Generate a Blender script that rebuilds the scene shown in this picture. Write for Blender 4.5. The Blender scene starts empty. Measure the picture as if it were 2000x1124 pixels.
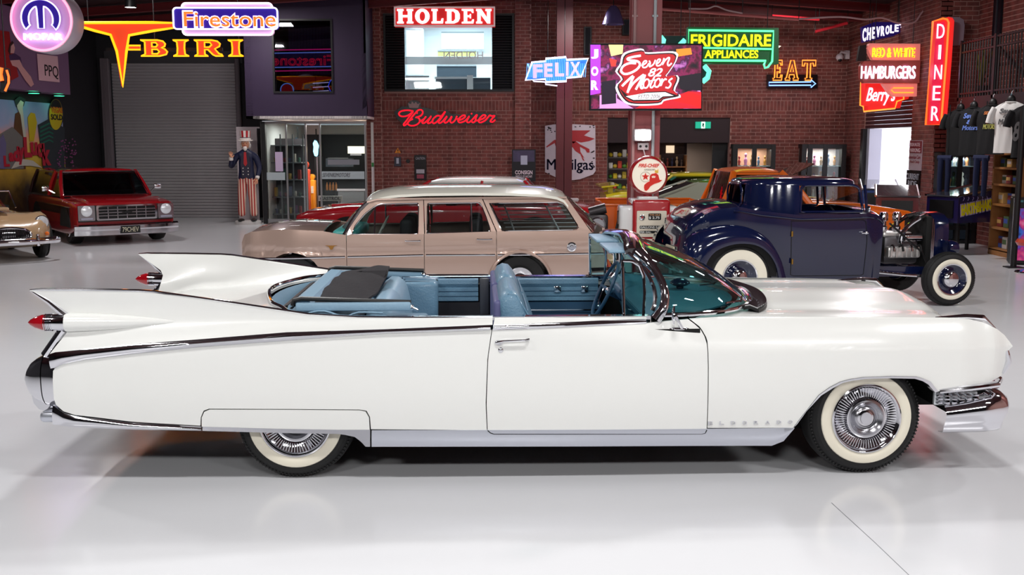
import bpy, bmesh, math, random
from mathutils import Vector, Matrix, geometry
PI = math.pi; R = math.radians
SC = bpy.context.scene; COL = SC.collection
random.seed(7)
# ---------------------------------------------------------------- camera
FPX, TH, CH = 2064.0, R(7.87), 1.925
cam = bpy.data.cameras.new('camera'); co = bpy.data.objects.new('camera', cam); COL.objects.link(co)
cam.sensor_width = 36; cam.lens = 36*FPX/2000; cam.clip_end = 120
co.location = (0, 0, CH); co.rotation_euler = (PI/2-TH, 0, 0); SC.camera = co
# ---------------------------------------------------------------- exposure, world
SC.view_settings.view_transform = 'Standard'; SC.view_settings.look = 'None'
SC.view_settings.exposure = 0.0; SC.view_settings.gamma = 1; SC.view_settings.use_curve_mapping = False
w = bpy.data.worlds.new('world'); SC.world = w; w.use_nodes = True
w.node_tree.nodes['Background'].inputs[0].default_value = (.50, .50, .54, 1)
w.node_tree.nodes['Background'].inputs[1].default_value = 0.9
# ---------------------------------------------------------------- lamps (area lamps under the ceiling)
def area(loc, rot, sx, sy, power, col=(1, 1, 1), name='ceiling_lamp_light', shape='RECTANGLE'):
    l = bpy.data.lights.new(name, 'AREA'); l.energy = power; l.color = col; l.shape = shape; l.size = sx; l.size_y = sy
    o = bpy.data.objects.new(name, l); COL.objects.link(o); o.location = loc; o.rotation_euler = rot
    return o
WHT = (1, .99, .975)
for x in (-4.2, 0.4, 5.0):
    area((x, -1.6, 4.72), (R(28), 0, 0), 1.3, .5, 160, WHT)
    area((x, 3.6, 4.72), (R(8), 0, 0), 1.2, .3, 98, WHT)
for x in (-7.5, -2.5, 2.5, 7.5):
    area((x, 9.5, 4.72), (R(-6), 0, 0), .6, .3, 135, WHT)
for x in (-7.0, 0.5, 6.0):
    area((x, 17.5, 4.72), (R(6), 0, 0), .5, .3, 125, (1, .95, .95))
for x in (-5.5, 1.5, 6.0):
    area((x, 23.2, 4.72), (R(10), 0, 0), .4, .3, 60, (1, .94, .93))

# ---------------------------------------------------------------- picture measuring: a pixel of the 2000x1124 frame -> a point in the room
def ray(px, py):
    a = (px-1000)/FPX; b = (562-py)/FPX
    return Vector((a, math.cos(TH)+b*math.sin(TH), -math.sin(TH)+b*math.cos(TH)))
def at(px, py, Y):
    d = ray(px, py); t = Y/d.y
    return Vector((t*d.x, Y, CH+t*d.z))
def gr(px, py):
    d = ray(px, py); t = -CH/d.z
    return Vector((t*d.x, t*d.y, 0))
def atX(px, py, X):
    d = ray(px, py); t = X/d.x
    return Vector((X, t*d.y, CH+t*d.z))

# ---------------------------------------------------------------- materials
def lin(c):
    return tuple(((x/255)/12.92 if x/255 <= .04045 else (((x/255)+.055)/1.055)**2.4) for x in c)+(1,)
MATS = {}
def mat(name, rgb=(200, 200, 200), rough=.5, metal=0., coat=0., em=0., emrgb=None, trans=0., ior=1.45, var=.0, vscale=8., bump=0., bscale=60., spec=None, alpha=1.):
    if name in MATS: return MATS[name]
    m = bpy.data.materials.new(name); m.use_nodes = True; nt = m.node_tree; b = nt.nodes['Principled BSDF']
    c = lin(rgb); b.inputs['Base Color'].default_value = c
    b.inputs['Roughness'].default_value = rough; b.inputs['Metallic'].default_value = metal
    b.inputs['Coat Weight'].default_value = coat; b.inputs['Coat Roughness'].default_value = .03
    b.inputs['IOR'].default_value = ior; b.inputs['Transmission Weight'].default_value = trans; b.inputs['Alpha'].default_value = alpha
    if spec is not None: b.inputs['Specular IOR Level'].default_value = spec
    if em:
        b.inputs['Emission Color'].default_value = lin(emrgb or rgb); b.inputs['Emission Strength'].default_value = em
    if var or bump:
        tc = nt.nodes.new('ShaderNodeTexCoord')
        if var:
            n = nt.nodes.new('ShaderNodeTexNoise'); n.inputs['Scale'].default_value = vscale; n.inputs['Detail'].default_value = 5
            nt.links.new(tc.outputs['Object'], n.inputs['Vector'])
            mx = nt.nodes.new('ShaderNodeMix'); mx.data_type = 'RGBA'
            mx.inputs[6].default_value = tuple(x*(1-var) for x in c[:3])+(1,); mx.inputs[7].default_value = tuple(min(1, x*(1+var)) for x in c[:3])+(1,)
            nt.links.new(n.outputs['Fac'], mx.inputs[0]); nt.links.new(mx.outputs[2], b.inputs['Base Color'])
        if bump:
            n2 = nt.nodes.new('ShaderNodeTexNoise'); n2.inputs['Scale'].default_value = bscale; n2.inputs['Detail'].default_value = 4
            nt.links.new(tc.outputs['Object'], n2.inputs['Vector'])
            bp = nt.nodes.new('ShaderNodeBump'); bp.inputs['Strength'].default_value = bump; bp.inputs['Distance'].default_value = .02
            nt.links.new(n2.outputs['Fac'], bp.inputs['Height']); nt.links.new(bp.outputs['Normal'], b.inputs['Normal'])
    MATS[name] = m
    return m
def glow(name, rgb=(255,255,255), s=1.): return mat(name, rgb, .4, em=s)
def glass(name, rgb=(235, 245, 245), alpha=.2, rough=.02):
    """thin pane: mostly clear, with the mirror coat a real pane has"""
    if name in MATS: return MATS[name]
    m = bpy.data.materials.new(name); m.use_nodes = True; nt = m.node_tree; nt.nodes.clear()
    out = nt.nodes.new('ShaderNodeOutputMaterial'); tr = nt.nodes.new('ShaderNodeBsdfTransparent'); gl = nt.nodes.new('ShaderNodeBsdfGlossy')
    tr.inputs[0].default_value = lin(rgb); gl.inputs['Roughness'].default_value = rough
    lw = nt.nodes.new('ShaderNodeLayerWeight'); lw.inputs[0].default_value = .5; fr = nt.nodes.new('ShaderNodeMath'); fr.operation = 'POWER'; fr.inputs[1].default_value = 4.; nt.links.new(lw.outputs['Facing'], fr.inputs[0])
    ma = nt.nodes.new('ShaderNodeMath'); ma.operation = 'ADD'; ma.inputs[1].default_value = .03+alpha*.1; ma.use_clamp = True
    mx = nt.nodes.new('ShaderNodeMixShader')
    nt.links.new(fr.outputs[0], ma.inputs[0]); nt.links.new(ma.outputs[0], mx.inputs[0])
    nt.links.new(tr.outputs[0], mx.inputs[1]); nt.links.new(gl.outputs[0], mx.inputs[2]); nt.links.new(mx.outputs[0], out.inputs[0])
    MATS[name] = m
    return m
def paint(name, rgb, var=.0, rough=.32): return mat(name, rgb, rough, coat=1., var=var)
CHROME = mat('chrome', (225, 225, 230), .06, 1.)
DCHROME = mat('brushed_chrome', (190, 190, 196), .22, 1.)
BLACK = mat('black_plastic', (14, 14, 16), .45)
RUBBER = mat('tyre_rubber', (20, 20, 21), .62, var=.15, vscale=40)
DARK = mat('dark_void', (6, 6, 7), .8)
WWALL = mat('whitewall_rubber', (232, 226, 208), .5, var=.02)

# ---------------------------------------------------------------- mesh builder
def frame(o, x, y):
    x = Vector(x).normalized(); y = Vector(y); z = x.cross(y).normalized(); y = z.cross(x)
    return Matrix(((x.x, y.x, z.x, o[0]), (x.y, y.y, z.y, o[1]), (x.z, y.z, z.z, o[2]), (0, 0, 0, 1)))
def face(o, yaw=0.):      # frame standing upright and facing the camera side (-Y), turned by yaw
    return frame(o, (math.cos(yaw), math.sin(yaw), 0), (0, 0, 1))
def rs(pts, n, closed=False):
    pts = [Vector(p) for p in pts]
    if closed: pts = pts+[pts[0]]
    d = [0]
    for a, b in zip(pts, pts[1:]): d.append(d[-1]+(b-a).length)
    out = []; k = 0; m = n if closed else n-1
    for i in range(n):
        s = d[-1]*i/m
        while k < len(d)-2 and d[k+1] < s: k += 1
        t = (s-d[k])/max(1e-9, d[k+1]-d[k]); out.append(pts[k].lerp(pts[k+1], min(1, max(0, t))))
    return out
def cr(pts, n, closed=False):
    P = [Vector(p) for p in pts]; dense = []; L = len(P)
    rng = range(L) if closed else range(L-1)
    for i in rng:
        p1, p2 = P[i], P[(i+1) % L]
        p0 = P[(i-1) % L] if (closed or i > 0) else p1*2-p2
        p3 = P[(i+2) % L] if (closed or i+2 < L) else p2*2-p1
        for k in range(10):
            t = k/10
            dense.append(.5*((2*p1)+(p2-p0)*t+(2*p0-5*p1+4*p2-p3)*t*t+(3*p1-p0-3*p2+p3)*t*t*t))
    if not closed: dense.append(P[-1])
    return rs(dense, n, closed)
def tab(x, T):
    if x <= T[0][0]: return T[0][1]
    for (a, p), (b, q) in zip(T, T[1:]):
        if x <= b:
            t = (x-a)/(b-a); return p+(q-p)*t
    return T[-1][1]
def stab(x, T):           # smooth table
    if x <= T[0][0]: return T[0][1]
    for (a, p), (b, q) in zip(T, T[1:]):
        if x <= b:
            t = (x-a)/(b-a); t = t*t*(3-2*t); return p+(q-p)*t
    return T[-1][1]
class MB:
    def __init__(s): s.v = []; s.f = []; s.m = []
    def add(s, vs, fs, mi=0):
        o = len(s.v); s.v += [tuple(v) for v in vs]; s.f += [tuple(i+o for i in f) for f in fs]; s.m += [mi]*len(fs); return s
    def box(s, c, d, rz=0., mi=0, M=None):
        x, y, z = d[0]/2, d[1]/2, d[2]/2
        P = [Vector((a*x, b*y, e*z)) for e in (-1, 1) for b in (-1, 1) for a in (-1, 1)]
        if rz: P = [Matrix.Rotation(rz, 3, 'Z') @ p for p in P]
        P = [p+Vector(c) for p in P]
        if M: P = [M @ p for p in P]
        return s.add(P, [(0, 2, 3, 1), (4, 5, 7, 6), (0, 1, 5, 4), (2, 6, 7, 3), (0, 4, 6, 2), (1, 3, 7, 5)], mi)
    def rbox(s, c, d, r=.02, seg=2, rz=0., mi=0, M=None):
        b = bmesh.new(); bmesh.ops.create_cube(b, size=1)
        for v in b.verts: v.co = Vector((v.co.x*d[0], v.co.y*d[1], v.co.z*d[2]))
        r = min(r, .49*min(d)); bmesh.ops.bevel(b, geom=b.edges[:], offset=r, segments=seg, profile=.5, affect='EDGES')
        T = Matrix.Translation(Vector(c)) @ Matrix.Rotation(rz, 4, 'Z')
        if M: T = M @ T
        b.verts.index_update(); s.add([T @ v.co for v in b.verts], [[v.index for v in f.verts] for f in b.faces], mi); b.free(); return s
    def grid(s, rows, mi=0, cu=False, cv=False):
        n = len(rows); m = len(rows[0]); fs = []
        for i in range(n if cu else n-1):
            for j in range(m if cv else m-1):
                a, b = i, (i+1) % n; c, d = j, (j+1) % m
                fs.append((a*m+c, a*m+d, b*m+d, b*m+c))
        return s.add([p for r in rows for p in r], fs, mi)
    def slab(s, rows, off, mi=0):     # grid with thickness: off = offset vector or function(point)->point
        n = len(rows); m = len(rows[0]); g = off if callable(off) else (lambda p: Vector(p)+Vector(off))
        V = [Vector(p) for r in rows for p in r]; W = [g(p) for p in V]; N = n*m; fs = []
        for i in range(n-1):
            for j in range(m-1):
                q = (i*m+j, i*m+j+1, (i+1)*m+j+1, (i+1)*m+j); fs.append(q); fs.append(tuple(N+k for k in reversed(q)))
        bd = [i*m for i in range(n)]+[(n-1)*m+j for j in range(1, m)]+[i*m+m-1 for i in range(n-2, -1, -1)]+[j for j in range(m-2, 0, -1)]
        for k in range(len(bd)):
            a, b = bd[k], bd[(k+1) % len(bd)]; fs.append((a, b, N+b, N+a))
        return s.add(V+W, fs, mi)
    def tube(s, pts, r, n=8, closed=False, mi=0, sq=1.):
        P = [Vector(p) for p in pts]; L = len(P); rows = []; up = None
        for i, p in enumerate(P):
            a = P[(i-1) % L] if (closed or i) else p; b = P[(i+1) % L] if (closed or i < L-1) else p
            t = (b-a)
            t = t.normalized() if t.length > 1e-9 else Vector((1, 0, 0))
            if up is None: up = Vector((0, 0, 1)) if abs(t.z) < .9 else Vector((1, 0, 0))
            x = t.cross(up)
            if x.length < 1e-5: x = t.cross(Vector((0, 1, 0)))
            x.normalize(); y = x.cross(t).normalized(); up = y
            rr = r[i] if isinstance(r, (list, tuple)) else r
            rows.append([p+x*rr*math.cos(2*PI*k/n)+y*rr*sq*math.sin(2*PI*k/n) for k in range(n)])
        o = len(s.v); s.grid(rows, mi, cu=closed, cv=True)
        if not closed:
            s.f.append(tuple(o+k for k in range(n))); s.f.append(tuple(o+(L-1)*n+k for k in reversed(range(n)))); s.m += [mi, mi]
        return s
    def cyl(s, a, b, r, n=16, mi=0, r2=None): return s.tube([a, b], [r, r if r2 is None else r2], n, mi=mi)
    def lathe(s, prof, M=None, n=32, mi=0, a0=0., a1=2*PI):
        full = abs(a1-a0-2*PI) < 1e-6; k = n if full else n+1; rows = []
        for i in range(k):
            a = a0+(a1-a0)*i/n; rows.append([Vector((r*math.cos(a), r*math.sin(a), h)) for r, h in prof])
        if M: rows = [[M @ p for p in r] for r in rows]
        return s.grid(rows, mi, cu=full)
    def prism(s, outer, holes=(), M=None, t=.02, mi=0):
        loops = [[Vector((p[0], p[1], 0)) for p in l] for l in [outer]+list(holes)]
        tri = geometry.tessellate_polygon(loops); flat = [p for l in loops for p in l]; N = len(flat)
        V = flat+[p+Vector((0, 0, t)) for p in flat]; fs = [(a, b, c) for a, b, c in tri]+[(c+N, b+N, a+N) for a, b, c in tri]
        k = 0
        for l in loops:
            L = len(l)
            for i in range(L): fs.append((k+i, k+(i+1) % L, N+k+(i+1) % L, N+k+i))
            k += L
        if M: V = [M @ p for p in V]
        return s.add(V, fs, mi)
    def ball(s, c, r, n=16, mi=0, M=None):
        rr = (r, r, r) if not isinstance(r, (tuple, list)) else r; rows = []
        for i in range(n//2+1):
            th = PI*i/(n//2); rows.append([Vector((c[0]+rr[0]*math.sin(th)*math.cos(2*PI*j/n), c[1]+rr[1]*math.sin(th)*math.sin(2*PI*j/n), c[2]+rr[2]*math.cos(th))) for j in range(n)])
        if M: rows = [[M @ p for p in r] for r in rows]
        return s.grid(rows, mi, cv=True)
def ob(name, mb, m, parent=None, ang=35, loc=None, kind=None, clean=True):
    me = bpy.data.meshes.new(name); me.from_pydata(mb.v, [], mb.f)
    for x in (m if isinstance(m, (list, tuple)) else [m]): me.materials.append(x)
    if any(mb.m): me.polygons.foreach_set('material_index', mb.m)
    if clean:
        b = bmesh.new(); b.from_mesh(me)
        bmesh.ops.remove_doubles(b, verts=b.verts[:], dist=1e-5); bmesh.ops.dissolve_degenerate(b, edges=b.edges[:], dist=1e-6)
        bmesh.ops.recalc_face_normals(b, faces=b.faces[:]); b.to_mesh(me); b.free()
    if ang:
        me.polygons.foreach_set('use_smooth', [True]*len(me.polygons)); me.set_sharp_from_angle(angle=R(ang))
    me.update(); o = bpy.data.objects.new(name, me); COL.objects.link(o)
    if parent: o.parent = parent
    if loc is not None: o.location = loc
    if kind: o['kind'] = kind
    return o
def thing(name, label, cat, loc=(0, 0, 0), rz=0., group=None):
    o = bpy.data.objects.new(name, None); COL.objects.link(o); o.location = loc; o.rotation_euler = (0, 0, rz); o.empty_display_size = .1
    o['label'] = label; o['category'] = cat
    if group: o['group'] = group
    return o
def tag(o, label, cat, group=None):
    o['label'] = label; o['category'] = cat
    if group: o['group'] = group
    return o
def struct(name, mb, m, parent=None, **k):
    o = ob(name, mb, m, parent, **k); o['kind'] = 'structure'; return o
def copy_tree(o, parent=None):
    c = o.copy(); COL.objects.link(c); c.parent = parent
    for ch in list(o.children): copy_tree(ch, c)
    return c
def text(name, s, M, w, h, m, parent=None, ext=.01, bold=0., outline=0., shear=0., spacing=1., label=None, font=None, back=None):
    """letters fitted into a w x h box centred on frame M; outline>0 gives neon tubes along the letter edges"""
    cu = bpy.data.curves.new('t', 'FONT'); cu.body = s; cu.align_x = 'CENTER'; cu.size = 1; cu.space_character = spacing; cu.shear = shear; cu.resolution_u = 3
    if outline: cu.fill_mode = 'NONE'; cu.bevel_depth = .0; cu.offset = bold
    else: cu.extrude = .01; cu.offset = 0 if set(s) & set('MWmw') else bold
    t = bpy.data.objects.new('t', cu); COL.objects.link(t); bpy.context.view_layer.update()
    me = bpy.data.meshes.new_from_object(t.evaluated_get(bpy.context.evaluated_depsgraph_get()))
    X = [v.co.x for v in me.vertices]; Y = [v.co.y for v in me.vertices]
    x0, x1, y0, y1 = min(X), max(X), min(Y), max(Y); sx = w/(x1-x0); sy = h/(y1-y0)
    def tr(p, z): return M @ Vector(((p.x-(x0+x1)/2)*sx, (p.y-(y0+y1)/2)*sy, z))
    mb = MB()
    if outline:
        adj = {}
        for e in me.edges:
            a, b = e.vertices; adj.setdefault(a, []).append(b); adj.setdefault(b, []).append(a)
        seen = set()
        for st in list(adj):
            if st in seen: continue
            loop = [st]; seen.add(st); cur = st
            while True:
                nx = [q for q in adj[cur] if q not in seen]
                if not nx: break
                cur = nx[0]; seen.add(cur); loop.append(cur)
            if len(loop) > 2: mb.tube([tr(me.vertices[i].co, ext) for i in loop], outline, 5, closed=True)
    else:
        zs = [v.co.z for v in me.vertices]; z0 = min(zs); z1 = max(zs)
        for k in ((-1, 0, 1) if bold > 0 and set(s) & set('MWmw') else (0,)): mb.add([tr(v.co+Vector((k*bold*1.1, 0, 0)), (ext+abs(k)*.0001)*(v.co.z-z0)/max(1e-6, z1-z0)) for v in me.vertices], [tuple(p.vertices) for p in me.polygons])
    bpy.data.objects.remove(t); bpy.data.curves.remove(cu); bpy.data.meshes.remove(me)
    o = ob(name, mb, m, parent, ang=30 if outline else 0, clean=bool(outline))
    if label: o['label'] = label
    return o
# ================================================================ the building
SETTLE = []
def wthing(name, label, cat, loc, group=None):     # parts are written in room coordinates; settled on the empty at the end
    t = thing(name, label, cat, (0, 0, 0), 0, group); SETTLE.append((t, Vector(loc))); return t
def pl(pts, Y, off=0.): return [(at(x, y, Y).x, at(x, y, Y).z) for x, y in pts]     # points on an upright plane at depth Y
def FY(Y): return frame((0, Y, 0), (1, 0, 0), (0, 0, 1))
def FL(X): return frame((X, 0, 0), (0, 1, 0), (0, 0, 1))       # left wall: local x = +Y, normal +X
def FR_(X): return frame((X, 0, 0), (0, -1, 0), (0, 0, 1))     # right wall: local x = -Y, normal -X
def rrect(x0, y0, x1, y1, r=.05, n=5):
    out = []
    for cx, cy, a in ((x1-r, y1-r, 0), (x0+r, y1-r, 90), (x0+r, y0+r, 180), (x1-r, y0+r, 270)):
        for k in range(n+1): t = R(a+90*k/n); out.append((cx+r*math.cos(t), cy+r*math.sin(t)))
    return out
def ell(cx, cy, rx, ry, n=32, a0=0, a1=360): return [(cx+rx*math.cos(R(a0+(a1-a0)*k/n)), cy+ry*math.sin(R(a0+(a1-a0)*k/n))) for k in range(n if a1-a0 == 360 else n+1)]
def cells(x0, x1, z0, z1, holes):
    xs = sorted({x0, x1}|{min(max(h[i], x0), x1) for h in holes for i in (0, 1)}); zs = sorted({z0, z1}|{min(max(h[i], z0), z1) for h in holes for i in (2, 3)})
    for a, b in zip(xs, xs[1:]):
        for c, d in zip(zs, zs[1:]):
            mx, mz = (a+b)/2, (c+d)/2
            if b-a > 1e-4 and d-c > 1e-4 and not any(h[0] < mx < h[1] and h[2] < mz < h[3] for h in holes): yield a, b, c, d
def brickmat(name, rgb, var=.35):
    m = bpy.data.materials.new(name); m.use_nodes = True; nt = m.node_tree; b = nt.nodes['Principled BSDF']; b.inputs['Roughness'].default_value = .8
    g = nt.nodes.new('ShaderNodeNewGeometry'); n = nt.nodes.new('ShaderNodeTexNoise'); n.inputs['Scale'].default_value = 5.5; n.inputs['Detail'].default_value = 1
    n2 = nt.nodes.new('ShaderNodeTexNoise'); n2.inputs['Scale'].default_value = 90
    ad = nt.nodes.new('ShaderNodeMath'); ad.operation = 'MULTIPLY_ADD'; ad.inputs[1].default_value = .35
    nt.links.new(g.outputs['Position'], n.inputs['Vector']); nt.links.new(g.outputs['Position'], n2.inputs['Vector'])
    nt.links.new(n2.outputs['Fac'], ad.inputs[0]); nt.links.new(n.outputs['Fac'], ad.inputs[2])
    r = nt.nodes.new('ShaderNodeValToRGB'); c = lin(rgb); r.color_ramp.elements[0].position = .45; r.color_ramp.elements[1].position = .85
    r.color_ramp.elements[0].color = tuple(x*(1-var) for x in c[:3])+(1,); r.color_ramp.elements[1].color = tuple(min(1, x*(1+var)) for x in c[:3])+(1,)
    nt.links.new(ad.outputs[0], r.inputs[0]); nt.links.new(r.outputs[0], b.inputs['Base Color']); return m
BRK = brickmat('red_brick', (112, 56, 50)); MORT = mat('mortar', (160, 120, 112), .9, var=.08, vscale=12)
def brick_wall(name, M, x0, x1, z0, z1, holes, soldier=None, th=.22, keep=lambda x, z: True, cap=300):
    """M: wall frame (x along, y up, z outwards). Mortar wall with every brick standing 8 mm proud."""
    b = MB()
    for a, e, c, d in cells(x0, x1, z0, z1, holes): b.box(((a+e)/2, (c+d)/2, -th/2), (e-a, d-c, th), M=M)
    wl = struct(name, b, MORT, ang=0)
    me = {}; stuff = MB(); n = 0; full = []
    def shared(w, h):
        k = (round(w, 3), round(h, 3))
        if k not in me:
            q = MB(); q.add([(-w/2, -h/2, 0), (w/2, -h/2, 0), (w/2, h/2, 0), (-w/2, h/2, 0), (-w/2+.004, -h/2+.004, .009), (w/2-.004, -h/2+.004, .009), (w/2-.004, h/2-.004, .009), (-w/2+.004, h/2-.004, .009)], [(4, 5, 6, 7), (0, 1, 5, 4), (1, 2, 6, 5), (2, 3, 7, 6), (3, 0, 4, 7)])
            mm = bpy.data.meshes.new('brick'); mm.from_pydata(q.v, [], q.f); mm.materials.append(BRK); me[k] = (mm, q)
        return me[k]
    def put(a, e, c, d):
        for h in holes:
            if h[2] < (c+d)/2 < h[3]:
                if h[0] <= a and e <= h[1]: return
                if h[0] < e <= h[1]: e = h[0]-.004
                elif h[0] <= a < h[1]: a = h[1]+.004
        if e-a < .03 or not keep((a+e)/2, (c+d)/2): return
        full.append((a, e, c, d))
    z = z0+.005; row = 0
    while z < z1-.02:
        if soldier and abs(z-soldier) < .045:
            x = x0+.005
            while x < x1-.03: put(x, min(x+.076, x1), z, z+.236); x += .086
            z += .246; continue
        x = x0-.12*(row % 2)+.005
        while x < x1-.03:
            put(max(x, x0+.002), min(x+.23, x1-.002), z, min(z+.076, z1)); x += .24
        z += .086; row += 1
    cx = sum((q[0]+q[1])/2 for q in full)/max(1, len(full))
    zc = 2.9
    full.sort(key=lambda q: (q[1]-q[0] < .2 and q[3]-q[2] < .2, ((q[0]+q[1])/2-cx)**2+(((q[2]+q[3])/2-zc)*2)**2))
    for i, (a, e, c, d) in enumerate(full):
        mm, q = shared(e-a-.004, d-c-.004); T = M @ Matrix.Translation(((a+e)/2, (c+d)/2, 0))
        if i < cap:
            o = bpy.data.objects.new('brick', mm); COL.objects.link(o); o.matrix_world = T; o.parent = wl
        else: stuff.add([T @ Vector(p) for p in q.v], q.f)
    if stuff.v: ob('brickwork', stuff, BRK, wl, ang=0, kind='stuff', clean=False)
    return wl
# ---- floor, outer shell
FLOORM = mat('epoxy_floor', (216, 217, 221), .17, spec=.36, var=.02, vscale=.6, bump=.04, bscale=4)
b = MB(); b.slab([[Vector((x, y, 0)) for y in (-9, 33)] for x in (-11, 13)], (0, 0, -.1)); struct('floor', b, FLOORM, ang=0)
b = MB(); g0, g1, g2 = gr(1624, 983), gr(1706, 1058), gr(1775, 1124); b.tube([g0+Vector((0, 0, .0005)), g1+Vector((0, 0, .0005)), g2+Vector((0, 0, .0005)), g2+(g2-g0)*1.0], .0022, 4, sq=.2); struct('trim_1', b, mat('joint_line', (120, 122, 128), .4), ang=0)
CEIL = mat('maroon_roof_sheet', (48, 20, 25), .6, var=.2, vscale=2)
b = MB()
for s in (-1, 1):
    rows = []
    for i in range(61):
        x = s*(.02+12.9*i/60); rows.append([Vector((x, y, 5.42-.066*abs(x)+.012*(i % 2))) for y in (-9, 33)])
    b.slab(rows, (0, 0, .05))
ceil = struct('ceiling', b, CEIL, ang=0)
for i, y in enumerate([-6, -2, 2, 6, 10, 14, 18, 21, 23.4, 25.2]):
    b = MB()
    for s in (-1, 1):
        for z_, w_ in ((-.03, .10), (-.19, .10)): b.add(*(lambda q: (q.v, q.f))(MB().slab([[Vector((s*x, y-w_/2, 5.42-.066*x+z_)), Vector((s*x, y+w_/2, 5.42-.066*x+z_))] for x in (.02, 10.3)], (0, 0, -.012))))
        b.add(*(lambda q: (q.v, q.f))(MB().slab([[Vector((s*x, y, 5.42-.066*x-.03)), Vector((s*x, y, 5.42-.066*x-.2))] for x in (.02, 10.3)], (0, .01, 0))))
    ob('roof_beam', b, mat('red_oxide_steel', (112, 34, 38), .45, var=.1), ceil, ang=0)
DW = mat('charcoal_wall', (30, 28, 34), .7, var=.1); GW = mat('grey_shed_wall', (66, 64, 70), .8, var=.1)
b = MB(); b.box((-10.5, 9, 2.45), (.2, 36, 4.9)); struct('wall_left', b, DW, ang=0)
b = MB(); b.box((8.95, 5.75, 2.45), (.2, 29.5-.2, 4.9)); wr0 = struct('wall_right_near', b, MORT, ang=0)
b = MB(); b.box((0, -9.1, 2.6), (26, .2, 5.2)); struct('wall_front', b, GW, ang=0)
# ---- back wall round the roller door
zt = at(350, 122, 27).z; xl, xr = at(225, 300, 27).x, at(468, 300, 27).x
b = MB()
for a, e, c, d in cells(-10.6, at(716, 100, 27).x, 0, 5.4, [(xl, xr, -1, zt), (at(510, 300, 27).x, 99, -1, at(600, 236, 27).z)]): b.box(((a+e)/2, 27.12, (c+d)/2), (e-a, .2, d-c))
struct('wall_back', b, DW, ang=0)
dr = struct('door_1', MB().box(((xl+xr)/2, 27.09, zt+.13), (xr-xl+.3, .22, .30)), mat('roller_housing', (62, 60, 64), .6), ang=0)
SLT = mat('roller_slat_grey', (165, 160, 163), .42, .15, var=.06, vscale=3)
me_ = MB(); prf = [(0, 0), (-.016, .006), (-.026, .022), (-.024, .045), (-.008, .062), (.006, .068), (.006, .076)]
me_.slab([[Vector((x, p[0], p[1])) for p in prf] for x in (xl+.01, xr-.01)], (0, .006, 0)); n_ = int(zt/.0765)
s0 = ob('slat', me_, SLT, dr, ang=50); s0.location = (0, 27.05, 0)
for k in range(1, n_+1):
    o = s0.copy(); COL.objects.link(o); o.parent = dr; o.location = (0, 27.05, .0765*k)
for px in (206, 468):
    q = at(px+(8 if px < 300 else 2), 300, 26.95); b = MB(); b.rbox((q.x, 26.93, zt/2+.05), (.22 if px < 300 else .12, .14, zt+.1), .02, 1); b.box((q.x, 26.86, zt/2), (.05, .03, zt)); ob('side_track', b, mat('track_grey', (104, 94, 100), .5), dr, ang=0)
# ---- purple upper storey box over the shop
PUR = mat('aubergine_panel', (44, 28, 58), .6, var=.08)
YP = 24.6; q0, q1 = at(481, 230, YP), at(717, 232, YP); zb = q1.z
wn = (at(532, 100, YP).x, at(650, 100, YP).x, at(600, 182, YP).z, at(600, 37, YP).z)
b = MB()
for a, e, c, d in cells(q0.x, q1.x, zb, 5.4, [wn]): b.box(((a+e)/2, YP+.08, (c+d)/2), (e-a, .16, d-c))
b.box((q0.x+.08, (YP+27)/2, (zb+5.4)/2), (.16, 27-YP, 5.4-zb)); b.box((q1.x-.05, (YP+27)/2, (zb+5.4)/2), (.1, 27-YP, 5.4-zb)); b.box(((q0.x+q1.x)/2, 26.9, (zb+5.4)/2), (q1.x-q0.x, .1, 5.4-zb))
struct('wall_upper_purple', b, PUR, ang=0)
b = MB(); b.box(((q0.x+q1.x)/2, (YP+30)/2, zb+.03), (q1.x-q0.x, 30-YP, .06)); struct('ceiling_shop', b, mat('white_soffit', (214, 208, 206), .7), ang=0)
wf = struct('window_1', MB().prism([(wn[0], wn[2]), (wn[1], wn[2]), (wn[1], wn[3]), (wn[0], wn[3])], [[(wn[0]+.04, wn[2]+.04), (wn[1]-.04, wn[2]+.04), (wn[1]-.04, wn[3]-.04), (wn[0]+.04, wn[3]-.04)]], FY(YP+.03), .06), BLACK, ang=0)
b = MB(); b.box(((wn[0]+wn[1])/2, YP+.06, (wn[2]+wn[3])/2), (wn[1]-wn[0]-.06, .006, wn[3]-wn[2]-.06)); ob('pane', b, glass('smoked_pane', (150, 150, 165), .25), wf, ang=0)
bl = wthing('vertical_blind', 'pale vertical blind hanging inside the dark upstairs window of the purple wall', 'blind', ((wn[0]+wn[1])/2-.2, YP+.9, wn[3]))
for k in range(15):
    b = MB(); b.box((wn[0]+.22+.072*k, YP+.9, wn[3]-.62), (.064, .01, 1.15), M=None); ob('slat', b, mat('blind_grey', (120, 112, 135), .7), bl, ang=0)
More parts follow.
